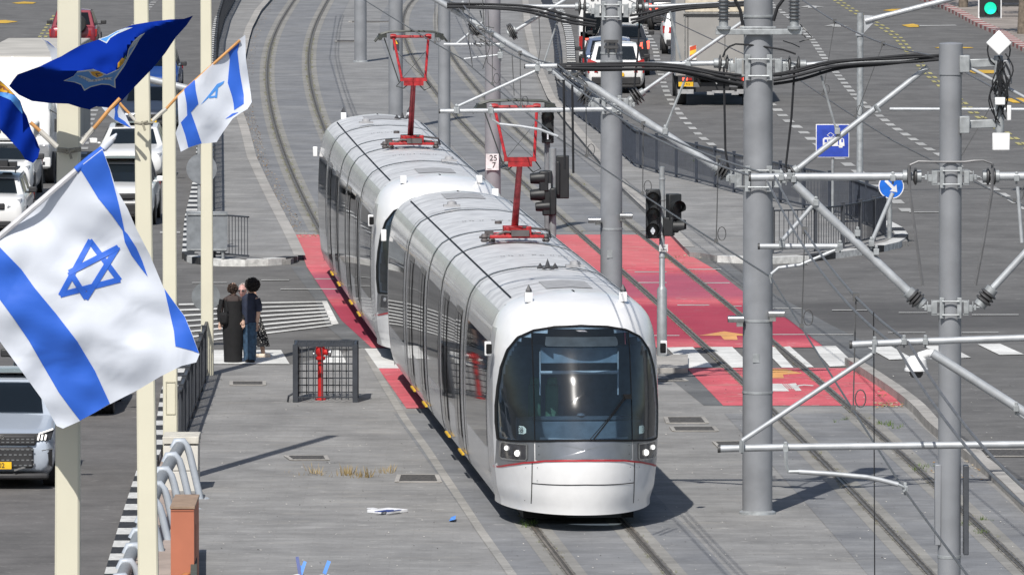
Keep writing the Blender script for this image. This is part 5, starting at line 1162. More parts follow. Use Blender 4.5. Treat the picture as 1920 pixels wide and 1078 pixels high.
# rope of debris at the kerb edge: dry leaves are scattered later
# cage with hydrant
cg = thing('hydrant_cage', 'square dark metal cage of crossed bars standing round a red hydrant', 'cage', G(611, 750))
c0 = G(611, 750); mb = MB()
hx, hy, hz = .54, .55, 1.05
for sx in (-1, 1):
    for sy in (-1, 1):
        mb = MB(); mb.box(c0+Vector((sx*hx, sy*hy, hz/2)), (.09, .09, hz)); mb.build('post', m_fence2 if False else mat('cage_grey', (.040, .045, .055), .5), cg, smooth=False)
cgm = MATS['cage_grey']
for nm, n, fixed in (('front_grille', 0, -1), ('back_grille', 0, 1), ('side_grille', 1, -1), ('side_grille', 1, 1)):
    mb = MB()
    for k in range(9):
        q = -.48+k*.12+(.06 if nm == 'front_grille' else 0)
        if q > .5: continue
        p = Vector((q, fixed*hy, 0)) if n == 0 else Vector((fixed*hx, q, 0))
        mb.box(c0+p+Vector((0, 0, .54)), (.017, .017, .98))
    for k in range(8):
        if nm == 'front_grille' and k > 0: continue
        z = .10+k*.13; p = Vector((0, fixed*hy-.012, z)) if n == 0 else Vector((fixed*hx-.012, 0, z)); mb.box(c0+p, (1.04, .018, .02) if n == 0 else (.018, 1.04, .02))
    mb.box(c0+(Vector((0, fixed*hy, 1.03)) if n == 0 else Vector((fixed*hx, 0, 1.03))), (1.08, .04, .04) if n == 0 else (.04, 1.08, .04))
    mb.build(nm, cgm, cg, smooth=False)
mb = MB()
for k in range(9): mb.box(c0+Vector((-.48+k*.12, 0, 1.035)), (.02, 1.08, .02))
for k in range(4): mb.box(c0+Vector((0, -.4+k*.26, 1.05)), (1.06, .02, .015))
mb.build('top_grille', cgm, cg, smooth=False)
mb = MB(); mb.tube([c0+Vector((-.58, -.5, .16)), c0+Vector((-.66, -.55, .12)), c0+Vector((-.68, -.5, .0))], .02, 6); mb.build('latch', cgm, cg)
hred = mat('hydrant_red', (.52, .02, .02), .4)
hy_t = thing('fire_hydrant', 'slim red fire hydrant standing inside the dark cage', 'hydrant', G(601, 749))
h0 = G(601, 750); mb = MB(); mb.lathe([(.10, 0), (.10, .03), (.05, .04), (.05, .72), (.09, .74), (.09, .78), (.055, .80)], h0, 20); mb.build('riser', hred, hy_t)
mb = MB(); mb.lathe([(.055, .80), (.085, .84), (.09, .92), (.07, .98), (.03, 1.0), (0, 1.01)], h0, 18); mb.lathe([(.045, 0), (.06, .02), (.06, .12), (.045, .13)], h0+Vector((.04, 0, .88)), 14, (1, -.2, -.1)); mb.build('head', hred, hy_t)
mb = MB(); mb.lathe([(.065, 0), (.065, .03)], h0+Vector((.165, -.02, .86)), 14, (1, -.2, -.1)); mb.lathe([(.03, 0), (.03, .03)], h0+Vector((-.1, -.02, .84)), 12, (-1, 0, 0)); mb.build('outlet_cap', t_chrome, hy_t)
# traffic signals
blackp = mat('signal_black', (.018, .02, .022), .5)
def lamp_head(t, c, n=3, w_=.27, h_=.30, face=-1, hood=True, rot=0, back=False, lit=None):
    """vertical signal head; rot about Z, 0 faces the camera"""
    Rz = Matrix.Rotation(rot, 3, 'Z'); mb = MB(); Ht = n*h_+.04
    mb.box(c, (w_, .2, Ht), Rz)
    if back: mb.box(c+Rz @ Vector((0, .02, 0)), (w_+.22, .015, Ht+.2), Rz)
    o = mb.build('signal_head', blackp, t, bevel=.02)
    for k in range(n):
        p = c+Rz @ Vector((0, -.10, (n-1)*h_/2-k*h_)); mb = MB()
        rows = []
        for d, rr in ((0, .125), (.22, .135)):
            rows.append([p+Rz @ Vector((rr*math.cos(a), -d*(1 if math.sin(a) > -.4 else .35), rr*math.sin(a))) for a in [R(-60)+R(300)*q/16 for q in range(17)]])
        mb.grid(rows); mb.build('hood', blackp, t)
        mb = MB(); mb.lathe([(0, .012), (.11, .0)], p, 16, Rz @ Vector((0, -1, 0))); mb.build('lens', lit if (lit and k == n-1) else mat('lens_dark', (.03, .032, .035), .25), t)
    return o
# post right of the front tram
ts = thing('traffic_signal', 'signal post with two black heads and a small number tag, right of the front tram', 'traffic light', G(1241, 677))
b0 = G(1241, 677); mb = MB(); mb.lathe([(.095, 0), (.095, 1.38), (.07, 1.42), (.055, 1.44), (.052, 3.73), (0, 3.74)], b0, 20); mb.build('post', mat('post_grey', (.33, .35, .36), .45, .3), ts)
Yp = b0.y; lamp_head(ts, P(1224, 401, Yp-.08), 3, .27, .30); lamp_head(ts, P(1259, 400, Yp+.05), 1, .27, .30) if False else None
lamp_head(ts, P(1263, 388, Yp), 1, .26, .46, rot=R(20)); lamp_head(ts, P(1254, 425, Yp), 1, .24, .32, rot=R(80))
mb = MB(); mb.box(P(1244, 465, Yp-.08), (.17, .01, .14)); mb.build('number_tag', mat('sign_white', (.75, .75, .75), .5), ts)
text_mesh('T2', .055, ink, 'tag_number', ts, facing(P(1244.5, 461.5, Yp-.09)), .001); text_mesh('5890', .062, ink, 'tag_number', ts, facing(P(1244.5, 469, Yp-.09)), .001)
for z in (2.0, 2.45, 3.1, 3.5):
    mb = MB(); mb.lathe([(.05, -.02), (.062, -.015), (.062, .015), (.05, .02)], b0+Vector((0, 0, z)), 14); mb.build('strap', m_galv2, ts)
mb = MB(); mb.lathe([(0, .012), (.045, .0)], P(1224, 433, Yp-.2), 12, (0, -1, 0)); mb.box(P(1224, 433, Yp-.22), (.035, .01, .13)); mb.build('lit_bar', mat('bar_lit', (.8, .82, .85), .3, emit=.6), ts)
# signals behind the tram
t2 = thing('traffic_signal', 'tall signal post behind the front tram with one black head at its top', 'traffic light', G(1026, 585)); q0 = G(1026, 585)
mb = MB(); mb.lathe([(.06, 0), (.06, 4.35), (0, 4.36)], q0, 16); mb.build('post', mat('post_grey2', (.20, .21, .22), .5), t2)
lamp_head(t2, P(1027, 235, q0.y-.14), 2, .25, .35)
mb = MB(); mb.box(P(1027, 256, q0.y-.26), (.03, .01, .12)); mb.build('lit_bar', mat('bar_lit', (.8, .82, .85), .3, emit=.6), t2)
t3 = thing('traffic_signal', 'shorter signal post behind the front tram with sideways hooded lamps and a back-turned head', 'traffic light', G(1036, 600)); q0 = G(1036, 600)
mb = MB(); mb.lathe([(.075, 0), (.075, 3.52), (0, 3.54)], q0, 16); mb.build('post', MATS['post_grey'], t3); Y3 = q0.y
mb = MB(); mb.box(P(1055, 332, Y3+.1), (.26, .18, .88)); mb.box(P(1046, 335, Y3), (.08, .1, .7)); mb.build('signal_head', blackp, t3, bevel=.02)
mb = MB(); mb.box(P(1026, 362, Y3-.1), (.20, .2, .92)); mb.box(P(1020, 340, Y3-.1), (.2, .24, .42)); mb.box(P(1037, 378, Y3-.15), (.14, .2, .56)); mb.build('signal_head', blackp, t3, bevel=.03)
for px, py, rr in ((1016, 334, .13), (1016, 365, .13), (1026, 387, .11)):
    mb = MB(); mb.lathe([(rr*.75, .24), (rr*.82, .22), (rr, .0), (rr, -.05), (0, -.06)], P(px, py, Y3-.12), 18, (-1, -.05, -.05)); mb.build('hood', blackp, t3)
mb = MB(); mb.box(P(1030, 350, Y3-.2), (.06, .02, .13)); mb.build('cable_box', m_galv2, t3)
# overhead signal on a mast arm
ta = thing('traffic_signal', 'green traffic light hanging from a long grey mast arm at the upper right', 'traffic light', G(1612, 372)); q0 = G(1612, 372); Ya = q0.y
mb = MB(); mb.lathe([(.10, 0), (.10, .25), (.085, .3), (.08, 4.72), (0, 4.73)], q0, 18); mb.build('post', m_galv2, ta)
mb = MB(); mb.tube([P(1622, 40, Ya), P(1700, 20, Ya), P(1800, -6, Ya), P(1900, -22, Ya)], .07, 12); mb.prism([P(1620, 29, Ya), P(1650, 31, Ya), P(1620, 62, Ya)], (0, .03, 0)); mb.lathe([(.085, -.03), (.11, -.02), (.11, .03), (.085, .04)], P(1612, 66, Ya), 16); mb.build('mast_arm', m_galv, ta)
mb = MB(); mb.box(P(1856, -10, Ya-.2), (.60, .05, 1.22)); mb.build('backboard', mat('board_rim_white', (.8, .8, .8), .5), ta)
mb = MB(); mb.box(P(1856, -10, Ya-.23), (.53, .08, 1.14)); mb.build('signal_head', blackp, ta, bevel=.01)
green = mat('green_lamp', (.02, .85, .50), .3, emit=1.0, var=.05, scale=30)
for k, m_ in enumerate((mat('lens_dark', (.03, .032, .035), .25), mat('lens_dark', (.03, .032, .035), .25), green)):
    mb = MB(); mb.lathe([(0, .03), (.08, .02), (.155, .0)], P(1857, 16-(2-k)*28, Ya-.28), 24, (0, -1, 0)); mb.build('lens', m_, ta)
mb = MB()
rows = [[P(1857, 16, Ya-.28)+Vector((.175*math.cos(a), -d, .175*math.sin(a))) for a in [R(10)+R(160)*q/14 for q in range(15)]] for d in (0, .2)]
mb.grid(rows); mb.build('hood', blackp, ta)
# blue tram sign
sb = thing('road_sign', 'square blue sign with a white tram symbol on a slim post beyond the railing', 'sign', G(1561, 432)); q0 = G(1561, 432); Yb = q0.y
mb = MB(); mb.lathe([(.035, 0), (.035, 2.45), (0, 2.46)], q0, 12); mb.build('post', m_galv2, sb)
c = P(1561, 264.5, Yb-.06); sblue = mat('sign_blue', (.03, .07, .42), .4); swhite = mat('sign_white', (.75, .75, .75), .5)
mb = MB(); mb.box(c, (.80, .02, .80)); mb.build('sign_rim', swhite, sb, bevel=.005)
mb = MB(); mb.box(c+Vector((0, -.012, 0)), (.76, .01, .76)); mb.build('sign_face', sblue, sb)
mb = MB(); y = c.y-.02; X = lambda px, py: Vector((c.x+(px-1561)/76.8, y, c.z-(py-264.5)/76.8))
mb.prism([X(1543, 261), X(1546, 258), X(1577, 258), X(1582, 261), X(1583, 274), X(1543, 274)], (0, -.004, 0), 0)
for w0, w1_ in ((1546, 1551), (1553, 1558), (1560, 1565)): mb.prism([X(w0, 262), X(w1_, 262), X(w1_, 267), X(w0, 267)], (0, -.008, 0), 1)
mb.prism([X(1571, 261), X(1573, 261), X(1573, 272), X(1571, 272)], (0, -.008, 0), 1); mb.prism([X(1577, 261), X(1580, 261), X(1580, 267), X(1577, 267)], (0, -.008, 0), 1)
for a, b in (((1557, 258), (1551, 254)), ((1551, 254), (1557, 249)), ((1557, 249), (1564, 254)), ((1564, 254), (1558, 258))): mb.bar(X(*a), X(*b), .012, .008, up=(0, 1, 0), mi=0)
for px in (1551, 1576): mb.prism([X(px-4, 274), X(px+4, 274), X(px+3, 277), X(px-3, 277)], (0, -.004, 0), 0)
mb.build('tram_symbol', [swhite, sblue], sb, smooth=False)
# blue round arrow sign
sr = thing('road_sign', 'round blue sign with white arrow pointing down right at the island tip', 'sign', G(1668, 447, .12)); q0 = G(1668, 447, .12); Yr = q0.y
mb = MB(); mb.lathe([(.055, 0), (.055, 1.5), (0, 1.51)], q0, 14); mb.build('post', m_galv2, sr)
c = P(1671, 349, Yr-.07); mb = MB(); mb.lathe([(0, .012), (.30, .012), (.30, 0), (0, 0)], c, 32, (0, -1, 0)); mb.build('sign_rim', swhite, sr)
mb = MB(); mb.lathe([(0, .018), (.275, .018), (.275, .01)], c, 32, (0, -1, 0)); mb.build('sign_face', mat('sign_blue_bright', (.01, .14, .62), .4), sr)
mb = MB(); D = Vector((.70, 0, -.71)); E = Vector((.71, 0, .70)); o_ = c+Vector((0, -.022, 0))
mb.prism([o_-D*.19-E*.035, o_+D*.06-E*.035, o_+D*.06-E*.11, o_+D*.2, o_+D*.06+E*.11, o_+D*.06+E*.035, o_-D*.19+E*.035], (0, -.004, 0)); mb.build('arrow', swhite, sr, smooth=False)
# grey sign backs on the left
sg = thing('road_sign', 'grey backs of a round and a square sign behind the fourth flagpole', 'sign', G(418, 486, .12)); q0 = G(374, 470, .12)
gback = mat('sign_back_grey', (.27, .29, .31), .45, .4)
mb = MB(); mb.lathe([(.045, 0), (.045, 2.9), (0, 2.91)], q0, 12); mb.build('post', m_galv2, sg); mb = MB(); q1 = G(418, 486, .12); mb.lathe([(.035, 0), (.035, .3)], q1, 10); mb.build('post', m_galv2, sg)
mb = MB(); mb.box(P(388, 434, q1.y-.04), (.92, .02, .90)); mb.build('sign_plate', gback, sg, bevel=.01)
mb = MB(); mb.bar(P(352, 402, q1.y-.07), P(425, 402, q1.y-.07), .03, .03); mb.bar(P(352, 468, q1.y-.07), P(425, 468, q1.y-.07), .03, .03); mb.build('brace', m_galv2, sg)
mb = MB(); mb.lathe([(0, .012), (.35, .012), (.35, 0), (0, 0)], P(378, 317, q0.y-.06), 30, (0, -1, 0)); mb.build('round_plate', gback, sg)
sg2 = thing('road_sign', 'low round grey sign back peeping out on both sides of the fourth flagpole', 'sign', G(386, 650)); q0 = G(386, 650)
mb = MB(); mb.lathe([(.03, 0), (.03, 1.0)], q0, 10); mb.build('post', m_galv2, sg2)
mb = MB(); mb.lathe([(0, .012), (.28, .012), (.28, 0), (0, 0)], P(386, 556, q0.y-.05), 30, (0, -1, 0)); mb.build('round_plate', mat('sign_back_dull', (.20, .215, .225), .5, .3), sg2)
# flagpoles
cream = mat('flagpole_cream', (.66, .63, .50), .42, var=.03, scale=1)
def flagpole(bx, by, Y, xt, w0, w1_, label):
    s_ = F/(Y*CT+H*ST); b = P(bx, by, Y); z0 = 0; b.z = 0
    t = thing('flagpole', label, 'flagpole', b, group='cream flagpoles along the left side'); top = 10.5
    e = (P(xt, 0, Y)); k = (top-0)/(e.z) if e.z else 1
    xt_ = b.x+(e.x-b.x)*k; W0 = w0; W1 = w1_+(w1_-w0)*(k-1)
    mb = MB(); n = 8
    def sq(cx, z, w_): 
        c = .16; return [Vector((cx+w_/2*x, Y+w_/2*y, z)) for x, y in ((-1, -1+c), (-1+c, -1), (1-c, -1), (1, -1+c), (1, 1-c), (1-c, 1), (-1+c, 1), (-1, 1-c))]
    rows = [sq(b.x+(xt_-b.x)*i/6, top*i/6, W0+(W1-W0)*i/6) for i in range(7)]
    for a, c in zip(rows, rows[1:]):
        mb.add(a+c, [(i, (i+1) % 8, 8+(i+1) % 8, 8+i) for i in range(8)])
    mb.poly(rows[-1]); mb.build('pole', cream, t, smooth=False)
    return t, b
fp4, b4_ = flagpole(389, 695, YG(703), 386.5, .235, .205, 'fourth and farthest cream flagpole, its foot beside the railing')
fp3, b3_ = flagpole(320, 900, YG(905), 316.5, .238, .205, 'third cream flagpole, just left of the farthest one')
fp2, b2_ = flagpole(283, 1580, 103, 265, .262, .170, 'second cream flagpole, with two flag sticks tied to it')
fp1, b1_ = flagpole(124, 2080, 79, 130, .24, .205, 'first and thickest cream flagpole, behind the big flag')
mb = MB(); mb.box(P(383, 560, b4_.y-.115), (.01, .01, .01)); 
mb = MB(); mb.bar(P(311, 716, b3_.y-.13), P(329, 716, b3_.y-.13), .004, .01); mb.bar(P(311, 776, b3_.y-.13), P(329, 776, b3_.y-.13), .004, .01); mb.bar(P(311.5, 716, b3_.y-.13), P(311.5, 776, b3_.y-.13), .01, .004); mb.bar(P(328.5, 716, b3_.y-.13), P(328.5, 776, b3_.y-.13), .01, .004); mb.build('service_hatch', mat('hatch_line', (.45, .42, .32), .6), fp3)
# stone pier, terracotta cabinet, tube railing on the left
pier = thing('stone_pier', 'white stone pier with flat cap at the end of the left railing', 'pier', G(337, 925)); Yq = YG(925)
stone = mat('pale_stone', (.60, .58, .53), .75, var=.06, scale=3, bump=.1)
x0, x1 = P(304, 900, Yq).x, P(370, 900, Yq).x; zt_ = P(337, 823, Yq).z
for k in range(4):
    zz = zt_-.13-.42*k
    mb = MB(); mb.box(((x0+x1)/2, Yq+.45, zz-.21+.0), (x1-x0-.01, .9, .41)); mb.build('stone_block', stone, pier, bevel=.008)
mb = MB(); mb.box(((x0+x1)/2, Yq+.45, zt_-.055), (x1-x0+.02, .96, .12)); mb.build('cap_stone', mat('cap_stone', (.58, .555, .49), .75), pier, bevel=.012)
pier.location = ((x0+x1)/2, Yq+.45, 0)
cab = thing('utility_cabinet', 'terracotta coloured utility cabinet with tan top in front of the stone pier', 'cabinet', G(342, 1130)); Yk = YG(1120)
terra = mat('terracotta', (.44, .15, .085), .65, var=.06, scale=2); x0, x1 = P(320, 1000, Yk).x, P(364, 1000, Yk).x; zt_ = P(340, 950, Yk).z
D_ = 1.9
mb = MB(); mb.box(((x0+x1)/2, Yk+D_/2, zt_/2-.3), (x1-x0, D_, zt_+.55)); mb.build('body', terra, cab, bevel=.006)
mb = MB(); mb.box(((x0+x1)/2, Yk+D_/2, zt_-.01), (x1-x0+.02, D_+.03, .035)); mb.build('top_plate', mat('tan_top', (.33, .23, .16), .7), cab, bevel=.004)
mb = MB(); mb.box(((x0+x1)/2, Yk-.004, zt_-.06), (x1-x0, .006, .006)); mb.box((x1+.003, Yk+.6, zt_/2-.3), (.006, .02, zt_)); mb.build('door_seam', mat('terracotta_dark', (.20, .07, .045), .7), cab)
low = MB(); pl_ = [G(372, 1035), G(370, 1130), G(367, 1300)]
for a, b in zip(pl_, pl_[1:]): low.bar(a+Vector((-.05, 0, .2)), b+Vector((-.05, 0, .2)), .09, .55)
tag(low.build('low_wall', mat('green_wall', (.07, .085, .07), .7)), 'low dark wall behind the terracotta cabinet along the paving edge', 'wall')
rail_t = thing('tube_railing', 'pale grey curved railing of fat tubes and flat slats beside the stone pier', 'railing', G(300, 1000))
rg = mat('railing_grey', (.42, .46, .51), .5, .1, var=.04); rgd = mat('tube_grey', (.26, .275, .285), .5, .1, var=.05)
rp = [P(336, 838, YG(935)), P(300, 900, YG(980)), P(268, 985, YG(1040)), P(232, 1075, YG(1110)), P(190, 1180, YG(1200))]
mb = MB(); mb.tube(resample(rp, .4), .095, 14); mb.build('top_tube', rgd, rail_t)
tt = resample(rp, 1.7)
for i, p in enumerate(tt):
    mb = MB(); q = p; foot = Vector((q.x+.46, q.y-.05, max(0, q.z-1.75)))
    rows = []
    path = [q+Vector((-.10, 0, -.02)), q+Vector((-.06, 0, .09)), q+Vector((.03, 0, .12)), q+Vector((.11, 0, .06)), q+Vector((.17, 0, -.12)), q+Vector((.26, 0, -.5)), q+Vector((.36, 0, -.95)), foot]
    mb.tube(resample(path, .12), .058, 8); mb.build('slat', rg, rail_t, ang=60)
mb = MB(); st_ = [P(262, 1078, YG(1100)), P(285, 960, YG(1000))]
mb.poly([G(200, 1090, .02), G(225, 1000, .02), G(262, 900, .02), G(296, 830, .02), G(312, 830, .02), G(330, 1000, .02), G(330, 1090, .02)]); flatbuild(mb, 'verge_paving', ground_mat('pinkish_stone', (.36, .29, .25), (.42, .35, .31), .08))
# trees at the upper right
leafm = mat('leaf_green', (.055, .085, .03), .7, var=.4, scale=3); bark = mat('bark', (.17, .14, .11), .9, var=.25, scale=6, bump=.4)
def tree(px, py, h, rad, label, seed, zc=None):
    random.seed(seed); b = G(px, py, .13); t = thing('tree', label, 'tree', b, group='street trees on the far right pavement')
    mb = MB(); mb.tube([b, b+Vector((.05, 0, h*.25)), b+Vector((-.05, .1, h*.5)), b+Vector((.1, 0, h*.75))], [.20, .17, .14, .06], 12)
    for k in range(7):
        a = k*2.4; q = b+Vector((0, 0, h*(.42+.04*k))); mb.tube([q, q+Vector((math.cos(a)*rad*.4, math.sin(a)*rad*.4, h*.13)), q+Vector((math.cos(a)*rad*.8, math.sin(a)*rad*.8, h*.2))], [.08, .05, .02], 6)
    mb.build('trunk', bark, t); mb = MB(); cc = b+Vector((0, 0, h*.72))
    lob = [(cc+Vector((random.uniform(-.6, .6)*rad, random.uniform(-.6, .6)*rad, random.uniform(-.25, .3)*h*.6)), rad*random.uniform(.35, .6)) for _ in range(9)]
    for c, r_ in lob:
        for _ in range(230):
            v = Vector((random.gauss(0, 1), random.gauss(0, 1), random.gauss(0, 1))).normalized()*r_*random.uniform(.6, 1.05); v.z *= .75
            p = c+v; a = Vector((random.gauss(0, 1), random.gauss(0, 1), random.gauss(0, 1))).normalized(); b_ = a.orthogonal().normalized(); s_ = random.uniform(.08, .18)
            c2 = a.cross(b_); mb.add([p-b_*s_, p+c2*s_*.6, p+b_*s_, p-c2*s_*.6], [(0, 1, 2, 3)])
    mb.build('crown', leafm, t, smooth=False)
tree(1917, 64, 6.5, 2.6, 'tree trunk at the right edge beside the green traffic light', 3)
tree(1806, 14, 6.5, 2.8, 'tree trunk at the top edge left of the green traffic light', 5)
tree(1980, 30, 6.5, 2.8, 'tree just outside the right edge shading the far pavement', 8)
tree(1870, -12, 6.5, 3.0, 'tree above the top edge shading the far pavement', 9)
pk = thing('bench', 'dark bench on the shaded pavement behind the green traffic light', 'bench', G(1895, 32, .13)); q0 = G(1895, 32, .13)
mb = MB(); mb.box(q0+Vector((0, 0, .45)), (1.5, .45, .06)); mb.build('seat', plast, pk)
mb = MB(); mb.box(q0+Vector((0, .2, .75)), (1.5, .05, .4)); mb.build('backrest', plast, pk)
for s_ in (-.6, .6): mb = MB(); mb.box(q0+Vector((s_, 0, .22)), (.06, .4, .44)); mb.build('leg', plast, pk)
# ================= FLAGS =================
f_white = cloth_mat('flag_white', (.75, .79, .87), .25); f_blue = cloth_mat('flag_blue', (.035, .15, .68), .18); f_navy = cloth_mat('flag_navy', (.005, .026, .25), .0, .0, 0)
f_light = cloth_mat('flag_light_blue', (.08, .30, .75), .15); f_yel = cloth_mat('flag_yellow', (.70, .38, .02), .2); f_rib = cloth_mat('flag_ribbon', (.55, .62, .68), .15); f_ink = cloth_mat('flag_ink', (.02, .03, .06), .1)
stickm = mat('stick_white', (.55, .53, .48), .5); sticko = mat('stick_orange', (.60, .30, .10), .6); ropem = mat('rope_grey', (.30, .28, .22), .9)
def cloth_obj(name, regions, Y0, wave, step, mats, parent):
    out = None
    mb = MB()
    for outline, mi, off in regions:
        for sg_ in ((1, -1) if off else (1,)):
            bm = bmesh.new(); vs = [bm.verts.new((x, y, 0)) for x, y in outline]; bm.faces.new(vs)
            xs = [p[0] for p in outline]; ys = [p[1] for p in outline]
            for ax, lo, hi in ((0, min(xs), max(xs)), (1, min(ys), max(ys))):
                q = math.floor(lo/step)*step+step
                while q < hi:
                    bmesh.ops.bisect_plane(bm, geom=bm.verts[:]+bm.edges[:]+bm.faces[:], plane_co=(q, 0, 0) if ax == 0 else (0, q, 0), plane_no=(1, 0, 0) if ax == 0 else (0, 1, 0)); q += step
            bm.verts.index_update()
            v3 = [P(v.co.x, v.co.y, Y0+wave(v.co.x, v.co.y)-off*sg_) for v in bm.verts]
            mb.add(v3, [tuple(v.index for v in f.verts) for f in bm.faces], mi); bm.free()
    o = mb.build(name, mats, parent, smooth=True, ang=80); bm = bmesh.new(); bm.from_mesh(o.data); bmesh.ops.remove_doubles(bm, verts=bm.verts, dist=.0001); 
    for f in bm.faces: f.smooth = True
    bm.to_mesh(o.data); bm.free()
    return o
def barpoly(a, b, w_):
    d = Vector((b[0]-a[0], b[1]-a[1])); n = Vector((-d.y, d.x)).normalized()*w_/2
    return [(a[0]+n.x, a[1]+n.y), (b[0]+n.x, b[1]+n.y), (b[0]-n.x, b[1]-n.y), (a[0]-n.x, a[1]-n.y)]
def stick(t, pts, Y, r, m_, name='stick'):
    mb = MB(); mb.tube([P(x, y, Y) for x, y in pts], r, 8); return mb.build(name, m_, t)
sn = math.sin
# big flag
YB = 78.2
big = thing('flag', 'large white flag with two blue stripes and a blue six-pointed star, filling the lower left', 'flag', P(-85, 508, YB))
def wv_big(x, y):
    u = (x*.83+y*.55); v = (-x*.55+y*.83)
    return .045*sn(v/42+1.3+.5*sn(u/90)) + .014*sn(v/19+u/70) + .006*sn(v/8+u/40)*sn(u/50) + .008*sn(x/11+y/31)*sn(y/60) + .03*sn(u/60-v/80) + .05*sn(x/75+y/160) + .05*max(0, (x-290)/80)**2 + .012*sn(u/17+v/29)
star = []
TA_ = [(168, 446), (231, 527), (107, 557)]; TB_ = [(226, 458), (160, 563), (127, 511)]
TA_ = [(169, 443), (232, 527), (106, 559)]; TB_ = [(228, 457), (160, 566), (125, 510)]
for T in (TA_, TB_):
    cx, cy = sum(p[0] for p in T)/3, sum(p[1] for p in T)/3
    I = [(cx+(x-cx)*.86, cy+(y-cy)*.86) for x, y in T]
    for a, b in zip(I, I[1:]+I[:1]): star.append((barpoly((a[0]*1.02-b[0]*.02, a[1]*1.02-b[1]*.02), (b[0]*1.02-a[0]*.02, b[1]*1.02-a[1]*.02), 10.5), 1, .005+.0013*len(star)))
cloth_obj('cloth', [([(192, 279), (207, 319), (217, 352), (239, 391), (256, 430), (281, 478), (307, 540), (346, 592), (360, 625), (374, 664), (368, 679), (340, 686), (300, 706), (260, 730), (205, 758), (150, 789), (118, 803), (106, 798), (80, 750), (40, 695), (0, 640), (-40, 575), (-85, 508), (0, 440), (50, 400), (100, 358), (150, 312)], 0, 0),
    ([(140, 322), (192, 281), (206, 319), (214, 350), (222, 380), (229, 412), (235, 440), (231, 434), (211, 405), (184, 372), (167, 344), (152, 320)], 1, .006),
    ([(229, 428), (240, 440), (256, 465), (267, 490), (277, 519), (262, 500), (246, 478), (234, 454)], 1, .006),
    ([(308, 541), (330, 572), (346, 593), (359, 625), (373, 662), (360, 657), (329, 649), (326, 620), (318, 585)], 1, .006),
    ([(-60, 487), (-20, 457), (0, 464), (40, 505), (65, 540), (105, 588), (145, 640), (178, 695), (206, 756), (178, 773), (150, 788), (130, 762), (110, 735), (82, 687), (55, 640), (28, 600), (0, 562)], 1, .006)] + star, YB, wv_big, 9, [f_white, f_blue], big)
stick(big, [(-110, 531), (0, 443), (145, 318), (215, 258)], YB-.03, [.028, .028, .027, .018], mat('pole_white', (.62, .62, .64), .4), 'stick')
mb = MB(); mb.tube([P(143, 319, YB-.03), P(170, 297, YB-.03), P(195, 277, YB-.03)], [.034, .036, .030], 10); mb.build('sleeve', f_blue, big)
mb = MB(); mb.tube([P(193, 279, YB-.03), P(205, 266, YB-.02), P(219, 251, YB-.02)], [.036, .040, .008], 10); mb.build('sleeve_end', f_white, big)
# right flag on second pole
YF2 = 102.3
fl2 = thing('flag', 'white flag with two blue stripes and folded star, flying right of the second flagpole', 'flag', P(270, 232, YF2))
def wv2(x, y): return .05*sn(x/26+y/60+.5) + .03*sn(y/33-x/50) + .012*sn(x/11+y/17) + .012*sn((y-x)/13)
cloth_obj('cloth', [([(460, 66), (461, 111), (469, 167), (472, 192), (464, 205), (450, 213), (436, 223), (417, 250), (406, 267), (378, 270), (353, 278), (339, 285), (329, 250), (335, 234), (333, 181), (367, 150), (425, 95), (447, 75)], 0, 0),
    ([(427, 93), (446, 78), (449, 83), (445, 97), (450, 139), (457, 178), (457, 195), (439, 207), (438, 195), (435, 181), (427, 156), (429, 134), (431, 111)], 1, .006), ([(422, 224), (436, 213), (447, 211), (434, 219)], 1, .006),
    ([(345, 168), (365, 150), (367, 170), (372, 195), (358, 211), (367, 236), (378, 269), (353, 277), (347, 253), (339, 230), (351, 217), (350, 195)], 1, .006),
    ([(376, 197), (390, 180), (407, 158), (421, 152), (418, 158), (409, 165), (397, 178), (384, 190)], 2, .006), (barpoly((392, 183), (406, 181), 3.5), 2, .007), (barpoly((405, 184), (407, 164), 4), 2, .007)], YF2, wv2, 7, [f_white, f_blue, f_light], fl2)
stick(fl2, [(286, 227), (300, 214), (312, 204)], YF2, .024, stickm); stick(fl2, [(312, 204), (333, 181), (450, 76)], YF2-.01, .016, sticko)
mb = MB(); mb.tube([P(253, 231, YF2+.5), P(268, 233, YF2+.4), P(286, 231, YF2+.5)], .018, 6); mb.tube([P(266, 228, YF2+.38), P(272, 245, YF2+.36)], .016, 6); mb.tube([P(262, 233, YF2+.38), P(277, 228, YF2+.36)], .016, 6); mb.build('rope', ropem, fl2)
# navy emblem flag on first pole
YE = 78.0
foldl = [(0, 175), (17, 162), (33, 142), (62, 129), (100, 129), (145, 134), (175, 130), (200, 140), (220, 130), (237, 96), (254, 70), (284, 55), (317, 45), (365, 28)]
def fy(x):
    for a, b in zip(foldl, foldl[1:]):
        if x <= b[0]: return a[1]+(b[1]-a[1])*(x-a[0])/(b[0]-a[0])
    return 28
def wv3(x, y):
    f_ = sum(fy(x+d) for d in (-6, -3, 0, 3, 6))/5; d = (f_-y)/209
    return (d*.70 if d > 0 else -d*2.1) + .02*sn(x/16+y/9)*(1 if d > 0 else .5) + .03*sn(x/40-y/14)*(1 if d > 0 else .4)
nav = thing('flag', 'navy flag with a pale blue star emblem and yellow detail, folded across the first flagpole', 'flag', P(130, 285, YE))
em = [(145, 134), (138, 143), (119, 152), (140, 155), (152, 160), (158, 171), (170, 164), (190, 159), (205, 160), (217, 166), (216, 150), (224, 138), (234, 124), (242, 108), (252, 92), (262, 74), (272, 62), (262, 67), (250, 78), (241, 92), (238, 106), (232, 118), (222, 130), (200, 140), (175, 130)]
cen = (200, 140)
